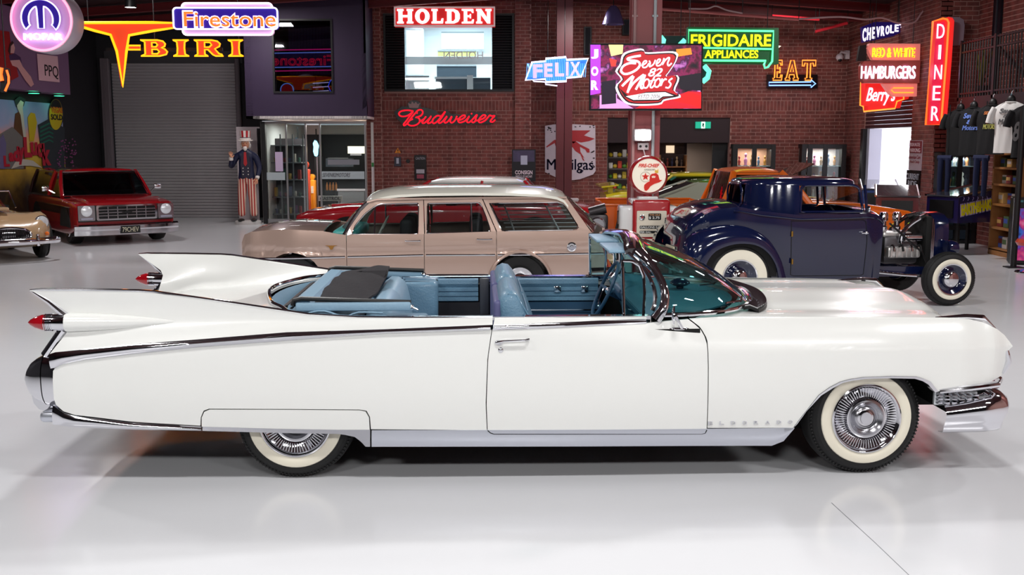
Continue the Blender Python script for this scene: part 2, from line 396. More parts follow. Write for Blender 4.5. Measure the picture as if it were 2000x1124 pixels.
# ---- left brick block (behind the beer neon), with its shop window
YB = 26.0
bx0, bx1 = at(718, 200, YB).x, at(1036, 200, YB).x
hw = (at(750, 100, YB).x, at(1004, 100, YB).x, at(900, 179, YB).z, at(900, 27, YB).z)
sold = at(900, 214, YB).z
brick_wall('wall_brick_block', FY(YB), bx0, bx1, 0, 5.45, [hw], soldier=round((sold-.005)/.086)*.086+.005)
for px0, px1 in ((716, 746), (1006, 1037)):
    x0, x1 = at(px0, 200, YB).x, at(px1, 200, YB).x; brick_wall('wall_pilaster', FY(YB-.12), x0, x1, 0, 5.45, [], th=.12, cap=120)
wf = struct('window_2', MB().prism([(hw[0], hw[2]), (hw[1], hw[2]), (hw[1], hw[3]), (hw[0], hw[3])], [[(hw[0]+.05, hw[2]+.05), (hw[1]-.05, hw[2]+.05), (hw[1]-.05, hw[3]-.05), (hw[0]+.05, hw[3]-.05)]], FY(YB+.02), .1), BLACK, ang=0)
g0, g1 = at(790, 100, YB).x, at(961, 100, YB).x
b = MB(); b.box(((g0+g1)/2, YB+.03, (hw[2]+hw[3])/2), (g1-g0, .008, hw[3]-hw[2]-.06)); ob('pane', b, glass('clear_pane'), wf, ang=0)
for (a, e) in ((hw[0]+.04, g0), (g1, hw[1]-.04)):
    k = 0; z = hw[2]+.06
    while z < hw[3]-.06:
        b = MB(); b.slab([[Vector((a, YB-.02, z)), Vector((a, YB+.02, z+.05))], [Vector((e, YB-.02, z)), Vector((e, YB+.02, z+.05))]], (0, 0, .008)); ob('louvre', b, mat('black_louvre', (22, 22, 26), .5), wf, ang=0); z += .062
    b = MB(); b.box(((a+e)/2, YB+.06, (hw[2]+hw[3])/2), (e-a, .02, hw[3]-hw[2])); ob('louvre_backing', b, DARK, wf, ang=0)
# office seen through it
OW = mat('office_white', (232, 236, 240), .6)
b = MB(); zf = hw[2]-.55
b.box(((g0+g1)/2, 29.6, 3.9), (4.2, .1, 3.2)); b.box((g0-.9, 28, 3.9), (.1, 3.4, 3.2)); b.box((g1+.9, 28, 3.9), (.1, 3.4, 3.2)); b.box(((g0+g1)/2, 28, zf), (4.2, 3.4, .08)); b.box(((g0+g1)/2, 28, 5.1), (4.2, 3.4, .08)); struct('wall_office', b, OW, ang=0)
area(((g0+g1)/2, 27.9, 5.0), (0, 0, 0), 2.2, 1.6, 130, (.93, .97, 1), 'office_light')
def P3(px, py, Y): return at(px, py, Y)
def pbox(mb, x0, y0, x1, y1, Y, d=.05, mi=0):
    a, e = at(x0, y0, Y), at(x1, y1, Y); mb.box(((a.x+e.x)/2, Y+d/2, (a.z+e.z)/2), (abs(e.x-a.x), d, abs(a.z-e.z)), mi=mi); return mb
FROST = mat('frosted_film', (190, 200, 205), .6, alpha=.6)
ws = wthing('window_film', 'frosted grey band with mirrored lettering across the bright office window', 'decal', at(876, 122, YB+.02))
b = pbox(MB(), 791, 111, 961, 126, YB-.004, .003); ob('film', b, FROST, ws, ang=0)
text('lettering', 'HOLDEN', FY(YB-.006) @ Matrix.Translation((at(905, 108, YB).x, at(900, 108, YB).z, 0)) @ Matrix.Scale(-1, 4, (1, 0, 0)), .95, .17, mat('white_vinyl', (235, 238, 240), .5), ws, ext=.002)
for nm, lb, ct, (x0, y0, x1, y1), Yd, d, m in (
    ('wall_monitor', 'wide pale screen on the wall of the bright upstairs office', 'screen', (862, 62, 945, 95), 29.3, .08, glow('screen_white', (240, 246, 250), 1.2)),
    ('desk', 'white desk front low in the left of the bright office window', 'desk', (792, 148, 838, 179), 27.2, .6, OW),
    ('white_cabinet', 'tall white cabinet at the left inside the bright office window', 'cabinet', (793, 55, 826, 146), 28.6, .5, OW),
    ('ribbed_counter', 'grey horizontally ribbed counter low in the right of the office window', 'counter', (851, 152, 958, 179), 27.0, .06, mat('slate_panel', (70, 84, 98), .5)),
    ('car_poster', 'yellow strip poster in the middle of the bright office window', 'poster', (855, 98, 930, 110), 29.2, .03, mat('poster_yellow', (190, 185, 120), .6)),
    ('office_shelf', 'dark low shelf unit under the poster in the office window', 'shelf', (853, 127, 930, 150), 28.8, .3, mat('office_dark', (60, 72, 84), .5))):
    t = wthing(nm, lb, ct, at((x0+x1)/2, y1, Yd)); ob('body', pbox(MB(), x0, y0, x1, y1, Yd, d), m, t, ang=0)
    e = .012
    if nm == 'ribbed_counter':
        b = MB(); pbox(b, 849, 150, 915, 154, 26.95, .04); pbox(b, 912, 147, 924, 179, 26.95, .05); ob('frame', b, OW, t, ang=0)
    else: ob('edge_frame', pbox(MB(), x0, y0, x1, y0+2.5, Yd-.03, .03), mat('office_trim', (150, 158, 165), .4), t, ang=0)
# ---- right brick part of the back wall, opening to the toilets and display shelves
rx1 = 8.45
op = (at(1187, 300, YB).x, at(1427, 300, YB).x, -1, at(1300, 229, YB).z)
brick_wall('wall_brick_back', FY(YB+.15), bx1, rx1, 0, 5.4, [op], soldier=round((sold-.005)/.086)*.086+.005)
# dark lintel and recess
MAR = mat('dark_maroon_panel', (42, 24, 30), .6, var=.1)
b = MB(); zl = at(1300, 279, YB).z
b.box(((op[0]+op[1])/2, YB+.25, (zl+op[3])/2), (op[1]-op[0], .12, op[3]-zl)); struct('trim_3', b, MAR, ang=0)
b = MB(); b.box(((op[0]+op[1])/2, 29.2, 1.4), (op[1]-op[0]+.4, .1, 2.8)); b.box((op[0]-.1, 27.7, 1.4), (.1, 3, 2.8)); b.box((op[1]+.1, 27.7, 1.4), (.1, 3, 2.8)); b.box(((op[0]+op[1])/2, 27.7, zl+.05), (op[1]-op[0], 3, .06)); struct('wall_recess', b, MAR, ang=0)
area((at(1290, 300, 27).x, 27.4, zl-.02), (0, 0, 0), 1.6, .4, 26, (1, .9, .8), 'recess_light')
dd = struct('door_2', pbox(MB(), 1342, 280, 1391, 400, 28.4, .05), mat('beige_door', (150, 134, 124), .5), ang=0)
ob('door_handle', MB().cyl(at(1384, 338, 28.33), at(1384, 350, 28.33), .02), CHROME, dd)
b = MB(); pbox(b, 1392, 279, 1428, 430, 26.4, .05); struct('corridor_darkness_sheet', b, mat('corridor_black', (16, 18, 24), .4), ang=0)  # black sheet standing in for the darkness of the corridor, no door leaf
# ---- right wall with the half-open roller door into the white room
dy0, dy1 = atX(1686, 300, 8.15).y, atX(1778, 300, 8.15).y        # far, near
zd_ = atX(1740, 250, 8.15).z
zu_ = atX(1740, 95, 8.15).z
MR = FR_(8.15)
brick_wall('wall_right_far', MR, -26.14, -20.6, 0, 5.0, [(-dy0, -dy1, -1, zu_-.35)], cap=300)
brick_wall('wall_pier', FY(20.6), 8.15, 8.95, 0, 4.9, [], cap=300)
wl = brick_wall('wall_right', FR_(8.84), -20.5, -7.0, 0, 4.95, [], cap=300, th=.05)
d4 = struct('door_4', MB().box((8.2, (dy0+dy1)/2, zu_-.5), (.25, dy0-dy1, .3)), DW, ang=0)
z = zd_
while z < zu_-.35:
    b = MB(); b.slab([[Vector((8.19+o, y, z+h)) for o, h in ((0, 0), (-.02, .02), (-.02, .06), (0, .085))] for y in (dy1, dy0)], (.01, 0, 0)); ob('slat', b, mat('dark_red_slat', (58, 22, 28), .5), d4, ang=40); z += .09
b = MB(); b.box((8.12, dy0-.08, zd_/2), (.1, .16, zd_)); ob('door_frame', b, BLACK, d4, ang=0)
b = MB(); b.box((8.3, dy0-.27, zd_/2), (.28, .16, zd_)); ob('door_reveal', b, mat('grey_reveal', (150, 150, 165), .5), d4, ang=0)
RW_ = mat('white_room_wall', (240, 240, 246), .6)
b = MB(); b.box((12.6, 24.5, 1.6), (.1, 9, 3.2)); b.box((10.4, 28.9, 1.6), (4.4, .1, 3.2)); b.box((10.4, 20.8, 1.6), (4.0, .1, 3.2)); b.box((10.5, 24.8, 3.0), (4.2, 8, .08)); struct('wall_white_room', b, RW_, ang=0)
area((10.4, 24.6, 2.9), (0, 0, 0), 3, 4, 420, (.98, .98, 1), 'white_room_light')
# ---- steel columns
RED_ = mat('maroon_steel', (168, 84, 87), .42, var=.06); MSTEEL = mat('dark_maroon_steel', (98, 36, 42), .45, var=.06)
def column(px0, px1, Y, label, m, zt_=5.3):
    a, e = at(px0, 200, Y).x, at(px1, 200, Y).x; cx = (a+e)/2; w_ = e-a
    t = wthing('steel_column', label, 'column', (cx, Y+.15, 0))
    b = MB(); b.box((cx, Y+.15, zt_/2), (.012+w_*.0, .3, zt_)); ob('web', b, m, t, ang=0)
    for k in (0, 1): b = MB(); b.box((cx, Y+.01+.29*k, zt_/2), (w_, .02, zt_)); ob('flange', b, m, t, ang=0)
    b = MB(); b.box((cx, Y+.15, .012), (w_*1.4, .5, .024)); ob('base_plate', b, m, t, ang=0)
    return t
column(1232, 1290, 14.6, 'broad maroon steel column behind the television screen and petrol pump', RED_)
column(1087, 1118, 24.6, 'slim dark maroon steel column in front of the flying horse sign', MSTEEL)
for px, m, lb in ((1238, mat('conduit_pink', (190, 150, 150), .4), 'left pale conduit pipe running up the broad maroon column'), (1277, mat('conduit_white', (196, 205, 210), .35), 'right white conduit pipe running up the broad maroon column')):
    p = at(px, 200, 14.55); t = wthing('conduit_pipe', lb, 'pipe', (p.x, 14.57, .6)); b = MB(); b.tube([(p.x, 14.57, .6), (p.x, 14.57, 5.2)], .022, 8); ob('pipe', b, m, t)
    for z in (1.5, 2.6, 3.6):
        b = MB(); b.rbox((p.x, 14.58, z), (.08, .03, .03), .005, 1); ob('clip', b, m, t)
# ================================================================ signs
GL = {
'I': ([(0,0),(1,0),(.75,.12),(.72,.5),(.75,.88),(1,1),(0,1),(.25,.88),(.28,.5),(.25,.12)], []),
'B': ([(0,0),(.7,0),(.95,.1),(1,.27),(.9,.45),(.78,.52),(.9,.6),(.93,.77),(.85,.93),(.65,1),(0,1),(.16,.88),(.16,.12)], [[(.42,.14),(.62,.14),(.7,.27),(.62,.42),(.42,.42)], [(.42,.58),(.58,.58),(.64,.7),(.58,.84),(.42,.84)]]),
'R': ([(0,0),(.5,0),(.38,.12),(.38,.4),(.5,.4),(.68,.08),(.78,0),(1.05,0),(1.0,.1),(.9,.15),(.75,.45),(.92,.6),(.95,.77),(.85,.93),(.65,1),(0,1),(.12,.88),(.12,.12)], [[(.38,.56),(.55,.56),(.64,.7),(.58,.86),(.38,.86)]]),
'E': ([(0,0),(.9,0),(.95,.28),(.82,.28),(.75,.13),(.42,.13),(.42,.44),(.62,.44),(.62,.36),(.72,.36),(.72,.66),(.62,.66),(.62,.57),(.42,.57),(.42,.87),(.72,.87),(.8,.74),(.92,.74),(.9,1),(0,1),(0,.9),(.16,.88),(.16,.12),(0,.1)], []),
'A': ([(0,0),(.36,0),(.36,.1),(.28,.12),(.32,.28),(.66,.28),(.7,.12),(.6,.1),(.6,0),(1,0),(1,.1),(.93,.12),(.62,1),(.38,1),(.08,.12),(0,.1)], [[(.37,.42),(.61,.42),(.5,.78)]]),
'T': ([(.25,0),(.75,0),(.75,.1),(.62,.12),(.62,.86),(.8,.86),(.86,.7),(.98,.7),(1,1),(0,1),(.02,.7),(.14,.7),(.2,.86),(.38,.86),(.38,.12),(.25,.1)], []),
'H': ([(0,0),(.4,0),(.4,.12),(.33,.14),(.33,.43),(.67,.43),(.67,.14),(.6,.12),(.6,0),(1,0),(1,.12),(.92,.14),(.92,.86),(1,.88),(1,1),(.6,1),(.6,.88),(.67,.86),(.67,.58),(.33,.58),(.33,.86),(.4,.88),(.4,1),(0,1),(0,.88),(.08,.86),(.08,.14),(0,.12)], []),
'O': (ell(.5,.5,.5,.52,24), [ell(.5,.5,.2,.34,20)]),
'L': ([(0,0),(.95,0),(1,.35),(.85,.35),(.78,.15),(.42,.15),(.42,.86),(.52,.88),(.52,1),(0,1),(0,.88),(.12,.86),(.12,.14),(0,.12)], []),
'D': ([(0,0),(.6,0),(.88,.12),(1,.35),(1,.65),(.88,.88),(.6,1),(0,1),(0,.88),(.12,.86),(.12,.14),(0,.12)], [[(.42,.15),(.56,.15),(.68,.3),(.68,.7),(.56,.85),(.42,.85)]]),
'N': ([(0,0),(.4,0),(.4,.12),(.3,.14),(.3,.62),(.72,0),(.92,0),(.92,.86),(1,.88),(1,1),(.6,1),(.6,.88),(.7,.86),(.7,.42),(.34,1),(0,1),(0,.88),(.08,.86),(.08,.14),(0,.12)], []),
}
def glyph(ch, x0, y0, x1, y1, Y, m, parent, t=.02, neon=None, r=.012, shear=0):
    """pixel box -> one letter standing on plane Y"""
    a, e = at(x0, y1, Y), at(x1, y0, Y); w_, h_ = e.x-a.x, e.z-a.z
    f = lambda l: [(a.x+p[0]*w_+shear*p[1]*h_, a.z+p[1]*h_) for p in l]
    o_, hs = GL[ch]; o_ = f(o_); hs = [f(l) for l in hs]; o = None
    if m: o = ob('letter', MB().prism(o_, hs, FY(Y), t), m, parent, ang=0)
    if neon:
        b = MB()
        for l in [o_]+hs: b.tube([(p[0], Y-t-r*.5, p[1]) for p in l], r, 6, closed=True)
        n = ob('neon_tube' if m else 'letter', b, neon, o or parent); o = o or n
    return o
def ptext(name, s, x0, y0, x1, y1, Y, m, parent, **k):
    a, e = at(x0, y1, Y), at(x1, y0, Y); return text(name, s, FY(Y) @ Matrix.Translation(((a.x+e.x)/2, (a.z+e.z)/2, 0)), e.x-a.x, e.z-a.z, m, parent, **k)
def neon(name, pts, Y, r, m, parent, closed=False, n=8): return ob(name, MB().tube([at(x, y, Y) for x, y in pts], r, n, closed=closed), m, parent)
def hang(parent, px, y, Y, z1=5.0):
    p = at(px, y, Y); ob('hanging_rod', MB().cyl(p+Vector((0, .06, 0)), (p.x, p.y+.06, z1), .008, 6), BLACK, parent)
YEL = glow('neon_yellow', (255, 176, 20), 1.6); ORG = glow('neon_orange_face', (235, 70, 34), .75); REDN = glow('neon_red', (255, 14, 34), 1.8)
WHN = glow('neon_white', (240, 232, 255), 1.6); PNK = glow('neon_pink', (255, 150, 175), 1.7); BLN = glow('neon_blue_white', (130, 175, 255), 1.8)
GRN = glow('neon_green', (90, 255, 160), 1.4); ORN = glow('neon_orange', (255, 100, 36), 1.8); OYN = glow('neon_amber', (255, 140, 50), 1.7)
VIO = glow('neon_violet', (190, 110, 255), 2.4); MAG = glow('neon_magenta', (255, 40, 130), 2.0)
# ---- round drum sign with the blue emblem
Y = 15.0; c = at(81, 38.5, Y); rr = (at(144, 38, Y).x-c.x)
t = wthing('round_neon_sign', 'round white and pink lit drum sign with a blue emblem over white letters, top left', 'sign', (c.x, Y, c.z))
M = frame(c, (1, 0, 0), (0, 0, 1))
b = MB(); b.lathe([(0, -.38), (rr*.97, -.38), (rr, -.36), (rr, -.02), (rr*.985, 0), (rr*.96, 0), (rr*.96, -.02)], M, 64); ob('drum', b, mat('sign_white_metal', (200, 190, 205), .35), t)
b = MB(); b.lathe([(0, -.03), (rr*.965, -.03)], M, 64); ob('face_plate', b, mat('sign_face_lilac', (205, 170, 215), .4, em=.22, emrgb=(214, 150, 235)), t)
b = MB(); b.tube([M @ Vector((rr*.93*math.cos(2*PI*k/64), rr*.93*math.sin(2*PI*k/64), .01)) for k in range(64)], .016, 8, closed=True); ob('neon_tube', b, PNK, t)
em = []
s = rr/64
def E_(l): return [(x*s, -y*s) for x, y in l]
# emblem in sign pixels relative to the centre
o_ = [(38*math.cos(R(a)), -10-(-38)*math.sin(R(a))*-1-(-0)) for a in range(-42, 223, 8)]
outer = [(38.5*math.cos(R(a))*s, (3+36*math.sin(R(a)))*s) for a in range(-40, 221, 6)]
inner = [(24*math.cos(R(a))*s, (0+27*math.sin(R(a)))*s) for a in range(218, 108, -6)]
inr2 = [(24*math.cos(R(a))*s, (0+27*math.sin(R(a)))*s) for a in range(72, -40, -6)]
emb = outer+[(-21*s, -10*s)]+[p for p in inner if p[1] > -10*s]+[(-7*s, 20*s), (-6*s, -17*s), (6*s, -17*s), (7*s, 20*s)]+[p for p in inr2 if p[1] > -10*s]+[(21*s, -10*s)]
e_ = ob('emblem', MB().prism(emb, [], M, .02), glow('emblem_blue', (44, 20, 140), .6), t, ang=0)
ob('emblem_outline', MB().tube([M @ Vector((p[0], p[1], .025)) for p in emb], .010, 6, closed=True), WHN, e_)
text('lettering', 'MOPAR', M @ Matrix.Translation((2*s, -33*s, .005)), 76*s, 13*s, WHN, t, ext=.02, bold=.03)
hang(t, 60, -20, Y); hang(t, 105, -20, Y)
# ---- orange letters with yellow tubes
Y = 17.5; t = wthing('orange_neon_sign', 'huge orange neon T with spread arms and slab letters under it, outlined in yellow', 'sign', at(240, 100, Y))
T_o = [(155, 44.5), (300, 44), (398, 46), (300, 60), (252, 69), (247, 100), (240, 169), (228, 100), (216, 68), (185, 60), (155, 51)]
q = ob('letter', MB().prism(pl(T_o, Y), [], FY(Y), .06), ORG, t, ang=0); neon('neon_tube', T_o, Y-.08, .022, YEL, q, True)
q = [(251, 89), (274, 89), (274, 97), (251, 97)]; h_ = ob('hyphen', MB().prism(pl(q, Y), [], FY(Y), .05), ORG, t, ang=0); neon('neon_tube', q, Y-.06, .014, YEL, h_, True)
for ch, x0, x1 in (('B', 278, 328), ('I', 341, 370), ('R', 382, 434), ('I', 448, 476)):
    glyph(ch, x0, 79, x1, 110, Y, ORG, t, .05, YEL, .014)
ob('backing_rail', MB().box(((at(160, 95, Y).x+at(478, 95, Y).x)/2, Y+.05, at(300, 96, Y).z), (at(478, 95, Y).x-at(250, 95, Y).x, .05, .05)), BLACK, t, ang=0)
hang(t, 170, 47, Y); hang(t, 300, 80, Y); hang(t, 465, 80, Y)
# ---- tyre brand sign
Y = 16.0; t = wthing('tyre_brand_sign', 'blue neon sign with orange blackletter lettering between two rounded white neon borders', 'sign', at(448, 40, Y))
BLF = mat('sign_blue_enamel', (40, 16, 130), .4, em=.45, emrgb=(50, 14, 170)); WF = mat('sign_white_enamel', (225, 205, 225), .4, em=.35, emrgb=(255, 170, 230))
A_ = lambda x0, y0, x1, y1, Yd, r: (lambda a, e: rrect(a.x, a.z, e.x, e.z, r))(at(x0, y1, Yd), at(x1, y0, Yd))
q = A_(362, 8, 535, 70, Y, .06); p_ = ob('rear_plate', MB().prism(q, [], FY(Y), .10), WF, t, ang=0); ob('neon_border', MB().tube([(x, Y-.12, z) for x, z in q], .013, 6, closed=True), glow('neon_white_pink', (255, 215, 245), 2.4), p_)
q = A_(349, 19, 548, 60, Y, .05); p_ = ob('front_plate', MB().prism(q, [], FY(Y-.11), .10), BLF, t, ang=0); ob('neon_border', MB().tube([(x, Y-.23, z) for x, z in q], .013, 6, closed=True), WHN, p_)
ptext('lettering_edge', 'Firestone', 357, 20, 541, 55, Y-.22, glow('lettering_white', (255, 225, 240), 1.6), t, ext=.01, bold=.035)
ptext('lettering', 'Firestone', 360, 23, 538, 52, Y-.235, glow('lettering_orange', (255, 120, 40), 1.1), t, ext=.012, bold=.005)
hang(t, 380, 10, Y); hang(t, 520, 10, Y)
# ---- reflection of the neon lettering in the upstairs window, built as glowing shapes behind it
Y = YP+.5; t = wthing('reflected_neon_sign', 'pink and blue glowing copy of a neon sign reflected in the dark upstairs window', 'sign', at(592, 118, Y))
for y0, m in ((98, MAG), (104, BLN), (132, BLN), (139, MAG)): neon('neon_line', [(533, y0), (650, y0-2)], Y, .012, m, t)  # glowing lines of the reflection, no tubes behind the window
a, e = at(532, 128, Y), at(650, 108, Y); text('lettering', 'Firestone', FY(Y) @ Matrix.Translation(((a.x+e.x)/2, (a.z+e.z)/2, 0)) @ Matrix.Scale(-1, 4, (1, 0, 0)), e.x-a.x, e.z-a.z, glow('reflection_crimson', (255, 30, 70), 1.6), t, ext=.01, outline=.009)
b = pbox(MB(), 531, 105, 652, 131, Y+.03, .02); ob('reflection_backing', b, mat('reflection_purple', (50, 14, 90), .5, em=.25), t, ang=0)
t = wthing('round_window_sign', 'half-seen red round sign with a pale neon rim low in the dark upstairs window', 'sign', at(561, 176, YP+.4))
ob('disc', MB().lathe([(0, 0), (.13, 0), (.13, .03), (0, .03)], frame(at(561, 176, YP+.4), (1, 0, 0), (0, 0, 1)), 28), glow('sign_red', (190, 20, 25), .8), t)
cc = at(561, 176, YP+.37); ob('neon_rim', MB().tube([cc+Vector((.15*math.cos(2*PI*k/28), -.02, .15*math.sin(2*PI*k/28))) for k in range(28)], .012, 6, closed=True), BLN, t)
t = wthing('bar_neon_sign', 'three white neon bars beside a blue neon arc in the dark upstairs window', 'sign', at(630, 168, YP+.4))
for y0 in (162, 170, 178): neon('neon_line', [(611, y0+1), (642, y0-1)], YP+.4, .012, WHN, t)
neon('neon_arc', [(651, 154), (645, 158), (641, 168), (645, 178), (651, 181)], YP+.4, .010, glow('neon_deep_blue', (60, 90, 255), 3), t)
# ---- red sign with white slab letters
Y = 25.6; t = wthing('red_slab_letter_sign', 'red box sign with thick white slab letters above the bright office window', 'sign', at(868, 33, Y))
ob('box', pbox(MB(), 770, 13, 967, 52, Y, .2), glow('sign_red_face', (176, 22, 24), .7), t, ang=0)
a, e = at(770, 52, Y), at(967, 13, Y)
ob('frame', MB().prism(rrect(a.x, a.z, e.x, e.z, .01), [rrect(a.x+.035, a.z+.035, e.x-.035, e.z-.035, .01)], FY(Y), .03), mat('sign_frame', (220, 190, 190), .4, em=.3), t, ang=0)
for ch, x0, x1 in (('H', 776, 807), ('O', 811, 839), ('L', 843, 866), ('D', 870, 898), ('E', 902, 927), ('N', 930, 960)): glyph(ch, x0, 18, x1, 46, Y-.005, glow('letter_white', (255, 246, 246), 1.6), t, .04)
# ---- red script neon
Y = 25.97; t = wthing('red_script_neon', 'red script neon sign with a small unlit crown above it on the brick wall', 'sign', at(875, 230, Y))
def Z(l): return [(770+x/9.524, 190+y/9.524) for x, y in l]
STR = [[(355,260),(250,243),(130,260),(85,310),(130,355),(230,350),(300,310),(355,265),(290,350),(225,440),(172,505),(190,527),(240,490),(330,370),(400,290),(432,300)],
 [(400,290),(440,245),(500,235),(532,280),(500,340),(430,370),(395,375),(440,380),(474,420),(465,470),(410,515),(330,532),(270,515),(250,480),(285,435),(345,405)],
 [(480,450),(560,400),(592,355),(540,430),(520,475),(560,480),(640,410),(690,350),(640,430),(620,480),(660,482),(720,440)],
 [(870,355),(800,345),(730,400),(708,460),(740,488),(800,450),(860,380),(950,262),(880,380),(822,460),(850,482),(900,450),(985,350),(930,450),(960,477),(1020,430),(1075,350),(1040,440),(1070,477),(1130,430),(1170,345),(1150,400),(1190,405)],
 [(1180,430),(1260,410),(1322,360),(1290,335),(1220,380),(1188,440),(1220,472),(1300,450),(1360,400),(1400,350),(1350,440),(1380,472),(1440,430),(1540,320),(1520,380),(1508,440),(1470,472),(1440,455)],
 [(1508,440),(1560,430),(1650,400),(1702,350),(1660,330),(1600,380),(1568,440),(1600,472),(1680,440),(1740,380),(1780,335),(1810,352),(1870,345),(1820,400),(1788,450),(1830,462),(1880,420)], [(1432,318),(1445,298)]]
for l in STR: neon('neon_tube', [tuple(p) for p in [v.xy for v in cr([(x, y, 0) for x, y in Z(l)], max(4, len(l)*5))]], Y-.06, .016, REDN, t)
bk = [(770, 219), (785, 208), (830, 210), (850, 216), (862, 226), (872, 214), (880, 222), (905, 226), (925, 219), (968, 222), (972, 232), (960, 242), (905, 243), (820, 243), (805, 249), (788, 249), (782, 238), (775, 232)]
ob('backing', MB().prism(pl(bk, Y), [], FY(Y), .03), mat('black_acrylic', (16, 8, 12), .25), t, ang=0)
cw = [(800, 211), (797, 201), (803, 204), (805, 198), (809, 203), (812, 199), (816, 204), (821, 201), (817, 211)]
ob('crown', MB().prism(pl(cw, Y), [], FY(Y), .05), mat('unlit_crown', (150, 120, 120), .4), t, ang=0)
ob('crown_backing', MB().prism(pl(ell(809, 205, 13, 9, 20), Y), [], FY(Y), .02), mat('black_acrylic'), t, ang=0)
# ---- bow-tie sign (the cartoon figure that sat on it is left out)
Y = 23.6; t = wthing('bowtie_neon_sign', 'blue and white bow-tie neon sign with large pale letters in front of the slim column', 'sign', at(1086, 137, Y))
Zb = lambda l: [(1000+x/11.76, 90+y/11.76) for x, y in l]
bt = Zb([(310, 785), (460, 375), (770, 350), (775, 290), (1240, 255), (1250, 320), (1750, 290), (1590, 705), (1250, 730), (1250, 810), (780, 830), (770, 760)])
ob('panel', MB().prism(pl(bt, Y), [], FY(Y), .12), glow('bowtie_blue', (40, 110, 240), 1.0), t, ang=0)
neon('neon_border', bt, Y-.15, .022, WHN, t, True)
b = MB()
for k in range(34):
    x = 350+41*k; y0, y1 = (300, 790) if 790 < x < 1230 else (395, 715)
    b.tube([at(*Zb([(x, y0)])[0], Y-.125), at(*Zb([(x-20, y1)])[0], Y-.125)], .006, 5)
ob('blue_tubes', b, glow('tube_sky', (90, 170, 255), 1.6), t, kind='stuff')
for ch, x0, x1, y0 in (('F', 480, 700, 420), ('E', 735, 935, 395), ('L', 985, 1200, 380), ('I', 1235, 1300, 365), ('X', 1330, 1570, 365)):
    (a0, b0), (a1, b1) = Zb([(x0, y0), (x1, y0+320)]); ptext('letter', ch, a0, b0, a1, b1, Y-.15, glow('letter_lilac', (190, 170, 255), 1.1), t, ext=.02, bold=.04)
neon('lower_tube', Zb([(480, 780), (500, 810), (760, 825), (770, 880), (1040, 915)]), Y-.05, .014, WHN, t); neon('side_tube', Zb([(360, 410), (400, 530), (310, 770)]), Y-.05, .012, BLN, t)
hang(t, 1070, 112, Y, 5.2); hang(t, 1103, 111, Y, 5.2)
# ---- enamel shield with the winged horse
Y = 26.12; t = wthing('enamel_shield_sign', 'chipped white enamel shield with a red winged horse and navy letters, behind the slim column', 'sign', at(1113, 295, Y))
Zm = lambda l: [(1040+x/8.643, 230+y/8.643) for x, y in l]
ob('plate', MB().prism(pl(Zm([(212, 140), (350, 115), (700, 110), (1060, 130), (1065, 900), (1020, 960), (800, 1040), (640, 1060), (420, 1020), (212, 920)]), Y), [], FY(Y), .03), mat('enamel_white', (205, 190, 200), .35, var=.1, vscale=6), t, ang=0)
HR = mat('enamel_red', (170, 36, 44), .35)
for nm, l in (('wing', [(600, 330), (560, 215), (980, 215), (870, 300), (1050, 355), (960, 395), (820, 420), (740, 395), (690, 440)]), ('horse_body', [(350, 390), (380, 370), (420, 400), (520, 420), (620, 400), (740, 405), (800, 450), (960, 530), (965, 590), (920, 590), (890, 540), (800, 490), (810, 580), (880, 690), (845, 660), (880, 735), (850, 720), (810, 620), (720, 560), (680, 500), (560, 500), (480, 560), (390, 480), (375, 430), (240, 505), (230, 490)]), ('horse_head', [(430, 300), (500, 260), (560, 330), (600, 400), (500, 440), (480, 360), (430, 340)])):
    ob(nm, MB().prism(pl(Zm(l), Y-.03), [], FY(Y-.03), .006), HR, t, ang=0)
(a0, b0), (a1, b1) = Zm([(245, 700), (1025, 940)]); ptext('lettering', 'Mobilgas', a0, b0, a1, b1, Y-.032, mat('enamel_navy', (24, 20, 70), .35), t, ext=.006, bold=.015)
b = MB()
for i in range(26):
    x, y = random.choice([(random.uniform(215, 400), random.uniform(140, 260)), (random.uniform(690, 1050), random.uniform(125, 180)), (random.uniform(1000, 1055), random.uniform(200, 900)), (random.uniform(230, 1000), random.uniform(880, 980))])
    l = [(x+random.uniform(8, 26)*math.cos(R(a)), y+random.uniform(6, 16)*math.sin(R(a))) for a in range(0, 360, 60)]; b.prism(pl(Zm(l), Y-.03), [], FY(Y-.03), .003)
ob('enamel_chips', b, mat('chip_dark', (50, 38, 44), .7), t, ang=0, kind='stuff')
# ---- green appliance sign
Y = 19.5; t = wthing('green_neon_sign', 'green neon sign with yellow letters in two lines, hanging right of the television', 'sign', at(1430, 92, Y))
q = [(1340, 55), (1515, 57), (1515, 127), (1340, 125)]
ob('panel', MB().prism(pl(q, Y), [], FY(Y), .22), mat('dark_green_enamel', (10, 62, 34), .4, em=.3, emrgb=(6, 90, 40)), t, ang=0)
neon('neon_border', [(1345, 59), (1511, 61), (1508, 120), (1500, 131), (1494, 133), (1492, 126), (1496, 119), (1345, 118)], Y-.25, .02, GRN, t, True); neon('neon_bar', [(1347, 93), (1507, 96)], Y-.25, .016, GRN, t)
YG = glow('letter_yellow', (245, 240, 20), 1.1)
ptext('lettering', 'FRIGIDAIRE', 1349, 67, 1506, 91, Y-.23, YG, t, ext=.02, bold=.02); ptext('lettering', 'APPLIANCES', 1376, 98, 1481, 114, Y-.23, YG, t, ext=.02, bold=.02)
ob('star_tip', MB().prism(pl([(1512, 89), (1523, 91), (1512, 99)], Y), [], FY(Y), .1), glow('tip_cream', (255, 235, 200), 1.5), t, ang=0)
hang(t, 1348, 57, Y); hang(t, 1500, 57, Y)
pg = at(1523, 110, 20.3)
